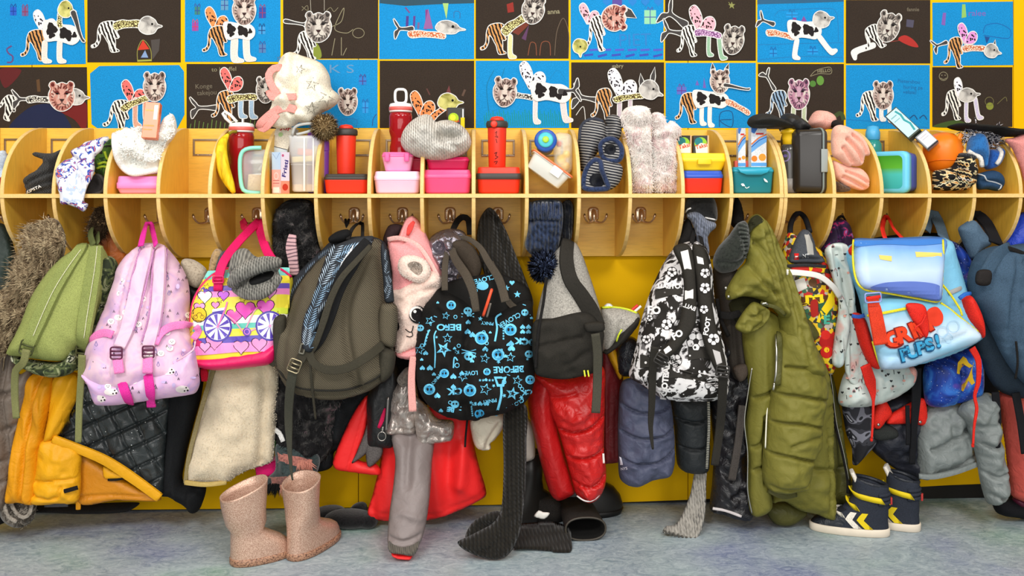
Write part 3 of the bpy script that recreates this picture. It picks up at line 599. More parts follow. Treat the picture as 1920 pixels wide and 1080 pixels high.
poster('dark collage of a lion-headed spotted neck on a tiger with pale yellow leg, top row', q4(892, -3, 1066, 110), DARK,
  [stroke([(1040, 104), (1044, 60), (1056, 34), (1066, 60), (1066, 104)], 1.1, '6A5A4A'), stroke([(990, 104), (995, 80), (1004, 82), (1006, 104)], 1.4, '7E4A34'), stroke([(1012, 104), (1016, 80), (1030, 80), (1032, 104)], 1.4, '7E4A34'), pgon([(960, 60), (985, 42), (992, 46), (972, 66)], '6E3428'), pgon([(978, 72), (992, 46), (986, 76)], '5A3A58'), text('anna', 1038, 22, 9, CH, -4), pgon([(950, 8), (962, 4), (964, 22), (952, 24)], '8A2E26')],
  [('tiger', 920, 72, 22, 28, TIG[1]), ('neck', 966, 40, 30, 22, GIR[0], -18), ('leg', 957, 88, 14, 21, paper('E8DCA0', .05)), ('lion', 1000, 18, 22, 26, LIO[0], 10)])
poster('blue collage of a red painted face on tiger legs with green gift, top row', q4(1070, -3, 1244, 112), BLUE,
  gift(1219, 32, 22, 26, '8CC8A0', '4A5AA0')+[heart(1138+i*24, 4, 8, '2A7AC0') for i in range(5)]+[text('PIET', 1190, 76, 24, '2E78B8', -2, False, 1, 0)]+[stroke([(1095+i*26, 104+(i % 2)*2), (1112+i*26, 102)], 4, '3A4AA8') for i in range(6)]+[stroke([(1105+i*24, 94), (1122+i*24, 93)], 4, '4A5AB8') for i in range(6)]+[pgon([(1148, -3), (1166, -3), (1166, 10), (1148, 10)], '5A4A90')],
  [('wings', 1103, 26, 19, WNG[1], 5), ('tiger', 1112, 62, 17, 32, TIG[0]), ('ear', 1180, 24, 18, 16, GREY, 120), ('lion', 1152, 34, 26, 23, LIO[3], 90), ('bird', 1088, 90, 17, 15, BRD[1], 85)])
poster('dark collage of a two-tailed winged creature with a lion face and green legs, top row', q4(1247, -3, 1417, 114), DARK,
  [star(1372, 10, 7, '8A8A50'), stroke([(1366, 4), (1376, 16)], 1, '8A8A50')],
  [('shark', 1265, 32, 26, 28, GREY, 35), ('shark', 1262, 60, 22, 22, GREY, 10), ('tiger', 1284, 76, 17, 28, TIG[0]), ('wings', 1314, 38, 26, WNG[1], 8), ('leg', 1329, 86, 11, 19, paper('9CC0A0', .05)), ('leg', 1351, 92, 13, 20, paper('9CC0A0', .05), -8), ('neck', 1328, 60, 24, 16, pat('7A4A7A', 'E0B8D8', 'giraffe'), 22), ('lion', 1375, 74, 21, 27, LIO[0], 8)])
poster('blue collage of a striding cow body with bird head and red tail, top row', q4(1420, -3, 1582, 117), BLUE,
  [pgon([(1420, -3), (1582, -3), (1582, 3), (1500, 6), (1420, 8)], '2E5A78'), stroke([(1452, 30), (1462, 20), (1560, 16), (1570, 30), (1572, 78)], 1, '2470A8'), stroke([(1422, 84), (1480, 82), (1580, 80)], 1, '2470A8'), stroke([(1422, 112), (1500, 106), (1580, 108)], 1, '2470A8'), pgon([(1502, 40), (1507, 30), (1513, 40)], '7A4A90'), pgon([(1486, 36), (1490, 20), (1494, 40)], '7A4A90')]+gift(1450, 100, 14, 12, '2090D0', '1E5AA0')+gift(1524, 97, 20, 10, '2090D0', '1E5AA0')+gift(1485, 28, 22, 10, '2090D0', '2470A8'),
  [('shark', 1436, 40, 16, 16, GREY, 20), ('neck', 1464, 62, 26, 14, GIR[2], 22), ('leg', 1492, 92, 13, 18, WHITE, 8), ('leg', 1548, 84, 14, 22, WHITE, -38), ('cow', 1508, 58, 30, 18, WHITE), ('bird', 1544, 36, 20, 17, BRD[0], -12)])
poster('dark collage of a slanting lion face with paws and a red crayon patch, top row', q4(1586, 0, 1744, 119), DARK,
  [pgon([(1684, 74), (1696, 66), (1712, 74), (1722, 88), (1706, 86)], 'A8302A', True), stroke([(1655, 80), (1686, 76)], 1.2, '8A3A30'), pgon([(1700, 36), (1714, 38), (1712, 52), (1699, 50)], '4E4A5A'), text('fannie', 1712, 18, 7, '6A6050', 0)],
  [('leg', 1618, 92, 18, 22, WHITE, 70), ('tiger', 1632, 72, 18, 22, TIG[0], -20), ('lion', 1666, 50, 22, 28, LIO[0], 15)])
poster('blue collage of a tiger with purple wings and small grey head, top row', q4(1748, 3, 1899, 122, 1, 2), BLUE,
  [pgon([(1768, 24), (1774, 24), (1772, 48), (1765, 46)], '7A5AA8'), pgon([(1804, 8), (1810, 8), (1812, 32), (1803, 34)], '8AB860'), text('ralee', 1832, 25, 11, '7A5AA8', 0, False, 1.1, 0), stroke([(1844, 62), (1848, 48), (1870, 44), (1890, 52), (1896, 62), (1890, 72), (1844, 66)], 1.2, '1E5AA0'), pgon([(1846, 68), (1856, 70), (1850, 82)], '1E4A88')],
  [('shark', 1762, 84, 14, 14, GREY, -20), ('tiger', 1784, 98, 16, 28, TIG[1]), ('neck', 1828, 88, 22, 14, GIR[2], 14), ('wings', 1812, 64, 19, WNG[4], 8), ('ear', 1864, 84, 5, 9, GREY, 10), ('bird', 1862, 96, 16, 14, BRD[0], 12)])
# bottom row
poster('dark collage of a lion face between fish tail and bird head, bottom row', q4(-18, 126, 163, 248, 2, 0), DARK,
  [pgon([(20, 246), (50, 205), (90, 195), (120, 215), (130, 246)], '1E2440', True), pgon([(100, 200), (135, 190), (162, 195), (160, 246), (140, 225)], '6A1E1C', True), pgon([(0, 130), (40, 132), (10, 165)], '5A2020', True), pgon([(68, 150), (74, 148), (76, 172), (70, 172)], '5A4028')],
  [('tiger', 8, 196, 18, 22, TIG[0], 30), ('shark', 46, 186, 24, 18, GREY), ('neck', 75, 184, 24, 14, GIR[1], 14), ('bird', 146, 182, 22, 16, BRD[0]), ('lion', 116, 180, 26, 27, LIO[3])])
poster('blue collage with cut corners, a lion-headed tiger on pink legs, bottom row', [(186, 124), (336, 122), (345, 134), (346, 215), (330, 246), (192, 247), (172, 233), (169, 138)], BLUE, [],
  [('wings', 248, 174, 23, WNG[3], 5), ('leg', 254, 212, 14, 26, paper('E0A890', .08)), ('leg', 272, 204, 11, 22, paper('E0A890', .08)), ('tiger', 214, 216, 21, 30, TIG[0], 8), ('neck', 252, 190, 28, 16, GIR[0], -12), ('lion', 290, 162, 22, 27, LIO[1])])
poster('dark collage of a white-outlined winged tiger with blue legs over crayon grass, bottom row', q4(350, 120, 524, 244), DARK,
  [stroke([(356+i*8, 243), (358+i*8, 232-(i*7) % 9)], 1.4, '5E7A3C') for i in range(18)]+[text('to knuffel', 420, 130, 8, CH, -2, False, 1.1, 0), text('Konge', 382, 162, 9, '6E6656', -3, False, 1, 0), text('takejou', 388, 174, 9, '6E6656', -3, False, 1, 0)],
  [('shark', 382, 202, 26, 20, GREY), ('tiger', 414, 198, 20, 28, TIG[1]), ('wings', 432, 150, 22, WNG[3], 5), ('leg', 452, 200, 15, 21, paper('A8C4DC', .05)), ('leg', 472, 200, 14, 22, paper('A8C4DC', .05)), ('neck', 454, 180, 27, 17, GIR[0], 8), ('lion', 498, 168, 18, 24, LIO[0])])
poster('blue collage of a small lion face beside two faint letters, bottom row', q4(530, 112, 708, 240), BLUE,
  [text('K S', 640, 130, 16, '5E8EB4', 0, False, 1.6, 0), stroke([(680, 158), (674, 142)], 1, '2A3A80'), stroke([(680, 158), (686, 142)], 1, '2A3A80')]+gift(680, 152, 14, 14, '2E78C0', '4A3A80')+gift(685, 202, 11, 20, '2E90D0', '2A5AA0')+[stroke([(640, 238), (642, 224), (668, 224), (668, 238)], 1, '2A6AA8'), stroke([(698, 236), (700, 222), (706, 214)], 1.4, '2A4A80')],
  [('leg', 520, 210, 12, 20, WHITE, 30), ('lion', 652, 190, 19, 25, LIO[1])])
poster('dark collage of orange butterfly wings and a yellow bird head, bottom row', q4(712, 114, 889, 240), DARK,
  [pgon([(836, 175), (842, 160), (846, 176)], '6A3A3A'), stroke([(806, 178), (800, 166)], 2.5, '5A3A34'), stroke([(867, 180), (872, 168)], 4, '5A463A')],
  [('wings', 790, 196, 24, WNG[0], 6), ('neck', 822, 208, 22, 14, WNG[0], -25), ('bird', 845, 191, 24, 17, BRD[1])])
poster('blue collage of a winged cow body with striped face over green grass, bottom row', q4(892, 114, 1067, 240), BLUE,
  [stroke([(910+i*4, 236), (908+i*4, 216-(i*5) % 12)], 1.3, '1E8A7A') for i in range(38)]+[stroke([(916, 208), (913, 160), (926, 132)], 1, '1A6A8A'), stroke([(940, 148), (946, 128)], 1, '1A6A8A'), stroke([(1030, 150), (1045, 132), (1060, 148)], 1, '1A7AB0')],
  [('leg', 1004, 208, 12, 23, paper('EADCD8', .06)), ('leg', 1058, 206, 17, 23, paper('EADCD8', .06), -8), ('neck', 978, 178, 22, 12, GIR[1], 18), ('wings', 996, 142, 25, WNG[2], 6), ('cow', 1032, 175, 36, 19, WHITE, 4), ('shark', 1068, 170, 20, 22, GREY, 175), ('lion', 947, 172, 23, 27, LIO[1], 6)])
poster('dark collage of a winged tiger with a rat-like pink head and grey tail, bottom row', q4(1071, 117, 1245, 240), DARK,
  [text('gabry', 1158, 124, 7, CH, -2), stroke([(1080, 216), (1094, 200), (1098, 232)], 1.2, 'D8D4CC')],
  [('shark', 1100, 184, 28, 24, GREY, 10), ('leg', 1162, 208, 13, 20, paper('D8C8D0', .06)), ('leg', 1182, 204, 11, 18, paper('D8C8D0', .06)), ('tiger', 1124, 196, 18, 30, TIG[1]), ('wings', 1164, 158, 28, WNG[2], 6), ('neck', 1178, 180, 28, 14, GIR[0], 2), ('ear', 1202, 152, 9, 14, GREY, -8), ('ear', 1224, 142, 9, 16, GREY, 10), ('bird', 1222, 170, 23, 19, BRD[0], 20)])
poster('blue collage of a long-eared, long-trunked cow body with spotted neck, bottom row', q4(1248, 118, 1417, 240), BLUE,
  gift(1278, 170, 18, 14, '5A6AB8', '6A3A8A')+[pgon([(1304, 160), (1307, 150), (1311, 160)], '6A5AA8'), pgon([(1318, 165), (1320, 145), (1324, 165)], '6A5AA8'), stroke([(1349, 238), (1351, 212), (1372, 210), (1372, 238), (1350, 226), (1372, 224)], 1.5, '1E4A78')],
  [('leg', 1316, 216, 10, 18, WHITE), ('leg', 1331, 218, 10, 19, WHITE), ('tiger', 1282, 202, 18, 28, TIG[1]), ('cow', 1332, 188, 32, 17, WHITE), ('neck', 1384, 198, 25, 12, GIR[2], 38), ('ear', 1336, 130, 9, 12, GREY, -5), ('ear', 1362, 130, 8, 12, GREY, 18), ('lion', 1350, 152, 19, 22, LIO[1]), ('trunk', 1382, 163, 24, 9, GREY, 8)])
poster('dark collage of a pink-tinted lion face on a blue tiger, green crayon apples, bottom row', q4(1421, 120, 1582, 242), DARK,
  [disc(1524, 157, 6, '4E7A34'), disc(1538, 151, 7, '5E8A3A', 9), stroke([(1519, 143), (1530, 132), (1556, 126), (1558, 138), (1536, 138), (1520, 143)], 1, CH), text('HELLO', 1545, 133, 6, CH, -4), stroke([(1540, 238), (1575, 212), (1582, 225)], 8, '3E4A28')],
  [('shark', 1442, 150, 20, 12, GREY, 60), ('tiger', 1452, 196, 18, 26, pat('90A8C0', '20242C', 'tiger')), ('leg', 1488, 216, 12, 16, paper('C0CCA8', .06)), ('leg', 1508, 216, 12, 16, paper('C0CCA8', .06)), ('lion', 1498, 176, 21, 28, LIO[2])])
poster('blue collage of a lion-faced tiger walking on white legs below handwriting, bottom row', q4(1586, 122, 1743, 242), BLUE,
  [text('Pietersbou', 1704, 153, 7, '1E5A90', 3, False, 1, 0), text('huring pa', 1712, 164, 7, '1E5A90', 3, False, 1, 0), text('velate!', 1706, 173, 7, '1E5A90', 3, False, 1, 0), stroke([(1588, 224), (1640, 228), (1740, 240)], 1.2, '1A70B0'), stroke([(1706, 222), (1714, 216), (1720, 224)], 2, '1E4A78'), stroke([(1724, 222), (1732, 216), (1738, 224)], 2, '1E4A78')],
  [('tiger', 1622, 198, 19, 27, TIG[0]), ('leg', 1653, 208, 10, 18, WHITE), ('leg', 1668, 208, 9, 20, WHITE), ('lion', 1656, 178, 20, 26, LIO[1])])
poster('dark collage of a bird-headed creature with dotted wing and lilac legs, bottom row, right end', q4(1748, 126, 1898, 238), DARK,
  [ring(1769, 143, 8, 1, CH), stroke([(1763, 146), (1769, 149), (1775, 146)], 1, CH), disc(1766, 141, 1, CH), disc(1772, 141, 1, CH), disc(1856, 199, 7, '7E8434'), ring(1855, 190, 8, 1, '6E6840'), stroke([(1870, 195), (1885, 182), (1888, 190)], 1, '6E6840'), pgon([(1750, 238), (1775, 228), (1800, 226), (1815, 238)], '3E5226', True)],
  [('tiger', 1780, 196, 16, 27, TIG[0]), ('wingl', 1802, 166, 17, 18, WNG[2], 15), ('leg', 1812, 208, 10, 20, paper('D4CCE4', .05)), ('leg', 1832, 204, 11, 20, paper('D4CCE4', .05), -10), ('bird', 1818, 178, 20, 14, BRD[0], -8)])
# =================== things on the shelf ===================
def rx(x0, x1, y):   # centre and width in metres of a pixel span at depth y
    a = float(P(x0, 360, y)[0]); b = float(P(x1, 360, y)[0]); return (a+b)/2, b-a
def zz(px, py, y): return float(P(px, py, y)[1])
def lunchbox(label, x0, x1, top, yf, dep, body, lid, lidf=.3, z=None, r=.014, rim=None, clip=None, group='lunch boxes', taper=.93, latch=None, name='lunch_box'):
    xc, wd = rx(x0, x1, yf); z0 = ZS+.0005 if z is None else z; z1 = zz((x0+x1)/2, top, yf); h = z1-z0; yc = yf+dep/2
    t = thing(name, label, 'lunch box', (xc, yc, z0), group)
    zl = h*(1-lidf); hx, hy = wd/2, dep/2; T0 = TR((xc, yc, z0)); e = .004
    V, Fc = loft([(0, 0, 0, hx*taper-e, hy*taper-e, r), (.002, 0, 0, hx*taper-.001, hy*taper-.001, r), (.006, 0, 0, hx*taper, hy*taper, r), (zl*.96, 0, 0, hx*.975, hy*.975, r), (zl, 0, 0, hx*.985, hy*.985, r)], 5, T0)
    mesh('body', V, Fc, body, t)
    V, Fc = loft([(zl+.0003, 0, 0, hx*.99, hy*.99, r), (zl+.001, 0, 0, hx, hy, r), (zl+h*lidf*.45, 0, 0, hx, hy, r), (zl+h*lidf*.5, 0, 0, hx*.975, hy*.975, r), (h-.003, 0, 0, hx*.95, hy*.95, r), (h-.0008, 0, 0, hx*.93, hy*.93, r*.9), (h, 0, 0, hx*.88, hy*.88, r*.8)], 5, T0)
    l = mesh('lid', V, Fc, lid, t)
    if rim:
        V, Fc = loft([(zl-.001, 0, 0, hx+.0012, hy+.0012, r), (zl+.0005, 0, 0, hx+.002, hy+.002, r), (zl+h*rim[1], 0, 0, hx+.002, hy+.002, r), (zl+h*rim[1]+.001, 0, 0, hx+.0008, hy+.0008, r)], 5, T0); mesh('rim', V, Fc, rim[0], t)
    if latch:
        V, Fc = loft(rb(latch[1]*hx, .004, h*.16, .002, .003), 3, TR((xc, yf-.004, z0+zl))); mesh('latch', V, Fc, latch[0], t)
    if clip:
        for s in (-1, 1): V, Fc = loft(rb(.007, .004, h*.22, .002, .003), 3, TR((xc+s*hx*.62, yf-.004, z0+zl-h*.02))); mesh('clip', V, Fc, clip, t)
    return t, z0+h
def carton(label, xc, yc, z, w, d, h, mats, rot=0, tilt=(0, 0), name='drink_carton', cat='carton', group='drink cartons', prints=(), straw=False, m4=None):
    t = thing(name, label, cat, (xc, yc, z), group); Mx = m4 or (TR((xc, yc, z+h/2), tilt[0], tilt[1], rot))
    V, Fc = loft(rb(w/2, d/2, h/2, .0012), 2, Mx); mesh('pack', V, Fc, mats, t, None, None, False)
    class S_:  # front face coordinates: u across, v down, in metres from the face's top left corner; side: right face
        def __init__(s, side): s.side = side
        def at(s, u, v, off=0):
            u = np.atleast_1d(u); v = np.atleast_1d(v)
            if s.side == 'front': return np.array([Mx @ Vector((-w/2+a, -d/2-off, h/2-b)) for a, b in zip(u, v)])
            if s.side == 'left': return np.array([Mx @ Vector((-w/2-off, d/2-a, h/2-b)) for a, b in zip(u, v)])
            return np.array([Mx @ Vector((w/2+off, -d/2+a, h/2-b)) for a, b in zip(u, v)])
    for side, items in prints: decal('printed_face', items, S_(side), t, .0004, 'stuff', None, .00012)
    return t
def rect(x0, y0, x1, y1, c): return pgon([(x0, y0), (x1, y0), (x1, y1), (x0, y1)], c)
def bottle(label, xc, yc, z, prof, m, lidprof, lidm, band=None, group='drink bottles', spout=None):
    t = thing('drink_bottle', label, 'bottle', (xc, yc, z), group); M_ = TR((xc, yc, z))
    V, Fc = lathe(prof, 28, M_); mesh('body', V, Fc, m, t)
    V, Fc = lathe(lidprof, 28, M_); mesh('lid', V, Fc, lidm, t)
    if band: V, Fc = lathe(band[0], 28, M_); mesh('band', V, Fc, band[1], t)
    return t
PL = plastic
CLEAR = PL('E9F2F2', .12, .5, alpha=.30); CLEARW = PL('FAFCFA', .2, .5, alpha=.5)
BLK = cloth('1D1B1A', .95, .3, 500, .5); BLKN = nylon('1B1B1C', .5)
# compartment 1
s = soft('glove', [(0, 283), (10, 283), (14, 296), (10, 318), (18, 300), (26, 284), (30, 290), (26, 330), (20, 362), (-14, 366), (-20, 300)], -.17, .035, cloth('C9D6E4', .9, .1), None, label='pale blue mitten at the very left end of the shelf', cat_='glove', lines=[([(12, 290), (8, 330)], -.015, .006)])
s = soft('glove', [(-14, 340), (2, 332), (14, 330), (18, 345), (10, 366), (-14, 366)], -.225, .02, cloth('A81E22', .9), None, label='red knitted edge below the pale blue mitten', cat_='glove')
g = soft('glove', [(61, 288), (66, 285), (80, 287), (98, 287), (112, 281), (122, 278), (124, 320), (120, 366), (96, 369), (70, 369), (58, 367), (47, 369), (41, 366), (44, 363), (50, 362), (48, 350), (45, 340), (46, 334), (56, 326), (70, 318), (82, 304), (82, 300), (70, 295), (63, 292)], -.2, .035, knit('2A2826', 260, None, .95, .35, 260), None, label='black fleece glove with white lettering, thumb out, in the first compartment', cat_='glove',
  lines=[([(56, 345), (80, 332), (108, 322)], -.012, .006), ([(54, 356), (84, 345), (112, 338)], -.010, .006), ([(60, 364), (88, 356), (116, 350)], -.008, .005), ([(74, 292), (100, 300)], .006, .01)])
decal('lettering', [text('KIPSTA', 63, 355, 5.5, 'E8E4DC', -24, False, 1.25)], g, g.o, .006, 'stuff')
# compartment 2
FLOR = patches(((0, 'DEDCE2'), (.53, 'DEDCE2'), (.535, '2F4FA8'), (.60, 'DE7262'), (.65, '2F3F98')), 62, 'Object', 'noise', 2, .8, .8)
FLOI = patches(((0, 'D4D8E2'), (.53, 'B4C2DC'), (.64, 'DEB4AC')), 40, 'Object', 'noise', 3, .5, .85)
s = soft('sun_hat', [(203, 256), (204, 262), (196, 270), (191, 282), (180, 292), (177, 302), (178, 318), (172, 336), (165, 348), (160, 364), (158, 378), (165, 382), (164, 388), (157, 397), (146, 391), (128, 384), (114, 382), (112, 366), (107, 345), (104, 322), (108, 312), (122, 300), (136, 295), (132, 284), (138, 279), (150, 274), (160, 266), (176, 262), (190, 257)], (-.225, -.292), .026, FLOR, None, label='white cotton sun hat with blue and coral print hanging over the shelf edge', cat_='hat',
  drape=(.006, .02, 20), lines=[([(138, 300), (150, 320), (165, 345)], -.012, .006), ([(140, 296), (158, 303), (176, 300)], -.01, .006), ([(148, 276), (170, 292)], -.006, .006)])
decal('lining', [pgon([(143, 318), (150, 322), (160, 335), (162, 350), (157, 370), (152, 384), (130, 378), (117, 374), (116, 352), (128, 330)], FLOI)], s, s.o, .0012)
s = soft('mitten', [(176, 305), (180, 288), (190, 272), (202, 262), (215, 262), (216, 300), (210, 338), (196, 336), (180, 325)], -.16, .03, patches(((0, '2F4A28'), (.45, '557A34'), (.56, '2A2A26'), (.66, 'B8DC3A')), 24, 'Object', 'noise', 2, 1.2, .8), None, label='green camouflage mitten with neon yellow trim behind the printed sun hat', cat_='glove')
for pp in ([(184, 308), (196, 304), (206, 308)], [(182, 316), (194, 312), (206, 318), (208, 326)], [(196, 284), (200, 296), (206, 302)]): tube('neon_trim', pp, .0035, cloth('C8EE3C', .6), s.o, s, .001)
s = soft('cap', [(158, 368), (166, 350), (174, 330), (186, 326), (198, 334), (200, 350), (196, 366), (180, 370)], -.215, .03, cloth('2A2727', .95), None, label='black cuffed glove lying on the shelf under the green mitten', cat_='glove', bumps=[(184, 346, 8, 12, -.02)])
tube('cuff', [(163, 366), (178, 364), (192, 358), (196, 344), (188, 330), (178, 328)], .0045, cloth('3C3836', .95), s.o, s, .001)
# compartment 3
t, zt = lunchbox('pink lunch box with peach base under the fluffy white hat', 216, 308, 330, -.225, .16, PL('F29CB4'), PL('F48CCB'), .72, None, .012)
FLW = fleece('F8F3EA', 'E6DED2', 120)
h = soft('fur_hat', [(211, 252), (216, 247), (228, 244), (236, 238), (246, 242), (262, 236), (272, 246), (296, 243), (308, 222), (322, 213), (330, 226), (331, 248), (322, 264), (314, 272), (309, 290), (306, 322), (280, 327), (255, 330), (240, 325), (226, 312), (216, 290), (212, 268)], -.205, .055, FLW, None, label='fluffy white winter hat with smooth brim on the pink lunch box', cat_='hat', noise=(.014, .03), bumps=[(258, 308, 26, 12, -.03)])
fur('fur', None, h, 2000, .011, (0, -.3, .3), cloth('FBF7EF', 1, .06, 900, .1), h.o, .0026, .5, .6, [(222, 246), (262, 238), (296, 245), (322, 215), (329, 245), (312, 268), (300, 300), (262, 310), (236, 302), (222, 280)])
tube('brim', [(214, 252), (215, 275), (222, 300), (234, 317), (250, 325), (275, 322), (304, 317)], [.007, .009, .009, .008], cloth('F4F0EC', .9, .06), h.o, h, .001, 10)
x, z = P(286, 262, -.25); carton('orange drink carton standing in the fluffy white hat', float(x), -.255, float(z), .040, .026, .103, [PL('EE6A28', .25)], 6, (-12, 3), prints=[('front', [rect(.003, .022, .037, .026, 'F8B070'), rect(.026, .008, .036, .05, 'F8E8D8'), rect(.003, .066, .03, .07, 'F6A060'), rect(.003, .078, .026, .081, 'F6A060')])])
# compartment 5: banana, red bottle, mint box
t = thing('banana', 'ripe yellow banana standing on end beside the red bottle', 'banana', tuple(PV(436, 364, -.22)))
p = path3([(428, 252, -.185), (418, 266, -.2), (415, 288, -.215), (420, 318, -.222), (431, 345, -.222), (439, 362, -.22)])
V, Fc = tubev(p, [.0045, .013, .0175, .0185, .0175, .013, .005], 7); mesh('peel', V, Fc, patches(((.3, 'C89A10'), (.5, 'EBC51C'), (.68, 'F4D93A')), 40, 'Object', 'noise', 4, .5, .5, interp='LINEAR', stretch=(2, 2, .4)), t)
V, Fc = tubev(path3([(444, 247, -.17), (436, 247, -.175), (429, 251, -.184)]), [.005, .0045, .006], 6); mesh('stem', V, Fc, cloth('8A7A1C', .7), t); V, Fc = tubev(path3([(438, 360, -.22), (441, 365, -.22)]), [.0055, .003], 6); mesh('tip', V, Fc, cloth('2E2414', .8), t)
REDT = PL('A3141C', .08, .6, alpha=.86); WHT = PL('F4F1EE', .3)
xc, _ = rx(432, 474, -.13)
def waterbottle(label, xc, yc, z, R, H, loop):
    pr = [(.002, 0), (R*.85, .0), (R*.95, .006), (R*.95, H*.36), (R*.86, H*.43), (R*.86, H*.5), (R, H*.58), (R, H*.8), (R*.93, H*.85), (R*.8, H*.86)]
    t = bottle(label, xc, yc, z, pr, REDT, [(R*.7, H*.86), (R*.98, H*.861), (R*1.0, H*.88), (R*1.0, H*.885), (R*.99, H*.94), (R*.99, H*.965), (R*.9, H*.985), (R*.5, H*1.0), (.001, H*1.0)], WHT, ([(R*.99, H*.883), (R*1.025, H*.885), (R*1.025, H*.935), (R*.99, H*.937)], PL('E2655C', .35)))
    V, Fc = lathe([(.001, .004), (R*.88, .004), (R*.88, H*.34), (R*.8, H*.42), (R*.8, H*.5), (R*.93, H*.58), (R*.93, H*.66), (.001, H*.66)], 20, TR((xc, yc, z))); mesh('drink', V, Fc, PL('6E0A12', .2), t)
    return t
zb = ZS+.0005; H1 = zz(452, 230, -.13)-zb
t = waterbottle('red see-through bottle with white flip lid behind the banana', xc, -.13, zb, .036, H1, 0)
V, Fc = tubev([(xc-.028, -.135, zb+H1*.985), (xc-.044, -.14, zb+H1+.012), (xc-.052, -.14, zb+H1+.026), (xc-.046, -.14, zb+H1+.032), (xc-.030, -.14, zb+H1+.022), (xc-.012, -.135, zb+H1+.002)], .0045, 8); mesh('spout', V, Fc, WHT, t)
V, Fc = loft(rb(.002, .008, .006, .001), 2, TR((xc+.004, -.13, zb+H1+.005))); mesh('button', V, Fc, WHT, t)
def clearbox(label, x0, x1, top, yf, dep, rimc, filling, lead=.008, name='lunch_box'):
    xc, wd = rx(x0, x1, yf); z0 = ZS+.0005; h = zz(x0, top, yf)-z0; t = thing(name, label, 'lunch box', (xc, yf+dep/2, z0), 'see-through boxes')
    V, Fc = loft([(.002, 0, 0, wd/2-.006, dep/2-.006, .012), (.006, 0, 0, wd/2-.002, dep/2-.002, .014), (h-.006, 0, 0, wd/2, dep/2, .014), (h, 0, 0, wd/2-.008, dep/2-.008, .01)], 5, TR((xc, yf+dep/2, z0))); mesh('body', V, Fc, CLEAR, t)
    for f in filling:
        V, Fc = loft(rb(f[2]*wd/2, f[3], f[4]*h/2, .004, .008), 3, TR((xc+f[0]*wd/2, yf+dep/2+f[5], z0+f[1]*h), 0, f[6])); mesh(f[8], V, Fc, f[7], t)
    return t, xc, wd, z0, h
BREAD = fleece('E9C795', 'B98A52', 220, .9, .6); CHEESE = PL('F2DF8A', .5)
t, xc, wd, z0, h = clearbox('see-through sandwich box with mint green frame beside the red bottle', 450, 505, 280, -.215, .10, None, [(.1, .24, .72, .035, .38, 0, 4, BREAD, 'sandwich'), (.2, .42, .6, .03, .08, 0, -6, cloth('F1EFE9'), 'napkin'), (.35, .66, .1, .02, .32, 0, 32, CLEARW, 'spoon')])
V, Fc = tubev(path3([(490, 277, -.218), (468, 278, -.221), (455, 284, -.222), (450, 300, -.223), (451, 335, -.223), (456, 356, -.223), (470, 361, -.223), (490, 362, -.22)]), .006, 8); mesh('frame', V, Fc, PL('8FDCC4', .35), t)
# compartment 6: carton, clear two-tier box, pouch, bag on top
carton('pink and blue milk drink carton with purple lettering beside the clear two-tier box', float(P(521, 360, -.225)[0]), -.215, ZS+.0005, .040, .030, .118, [paper('F3D3D0', .03)], 0, (0, 0), m4=TR((float(P(524, 360, -.225)[0]), -.21, ZS+.0595), 0, 0, -40), prints=[('front', [rect(0, 0, .04, .05, 'BCD4F0'), rect(.0, .05, .04, .105, 'F2B0A8'), stroke([(.004, .004), (.02, .02), (.036, .002)], .0012, '5878B8'), ring(.02, .068, .009, .0016, 'E8E8F0'), rect(.006, .10, .034, .116, 'F4F0EC'), rect(.006, .088, .034, .0895, 'B04A50'), rect(.006, .080, .034, .0815, 'B04A50')]), ('right', [rect(0, 0, .03, .09, 'DDD2E2'), rect(0, .082, .03, .118, 'F09078'), text('Fristi', .0155, .047, .0135, '3A2A78', -78, False, 1.35, .03), disc(.015, .1, .010, 'C03A28'), disc(.007, .01, .004, 'C05A80')])])
xc, wd = rx(540, 601, -.2); z0 = ZS+.0005; h = zz(565, 254, -.2)-z0; t = thing('lunch_box', 'tall clear two-tier snack box with a grey loop handle', 'lunch box', (xc, -.15, z0), 'see-through boxes')
V, Fc = loft([(.004, 0, 0, wd/2-.012, .036, .012), (.008, 0, 0, wd/2-.008, .038, .014), (h*.52, 0, 0, wd/2-.004, .042, .014), (h*.53, 0, 0, wd/2-.001, .045, .014), (h*.95, 0, 0, wd/2, .046, .014), (h, 0, 0, wd/2+.001, .047, .014)], 5, TR((xc, -.153, z0))); mesh('body', V, Fc, CLEARW, t)
for f in ((0, .50, .92, .038, .02, 0, CLEARW, 'divider_plate'), (-.05, .60, .82, .03, .10, -4, CHEESE, 'cheese_slice'), (-.05, .72, .5, .02, .12, 5, PL('E8703A', .5), 'carrot_piece'), (.62, .72, .25, .02, .22, 5, cloth('EFE0A0', .6), 'cracker'), (-.05, .10, .8, .03, .12, 0, BREAD, 'sandwich')):
    V, Fc = loft(rb(f[2]*wd/2, f[3], f[4]*h/2, .003, .006), 3, TR((xc+f[0]*wd/2, -.155, z0+f[1]*h), 0, f[5])); mesh(f[7], V, Fc, f[6], t)
for dx in (.0, .28): V, Fc = loft(rb(.003, .002, h*.46, .001), 2, TR((xc+wd*dx, -.2005, z0+h*.5))); mesh('ridge', V, Fc, CLEARW, t)
V, Fc = tubev(path3([(548, 254, -.2), (552, 240, -.205), (562, 234, -.207), (582, 232, -.207), (590, 237, -.205), (582, 245, -.203), (566, 250, -.2), (556, 252, -.2)]), .0042, 8); mesh('handle', V, Fc, PL('B9B9B4', .5), t)
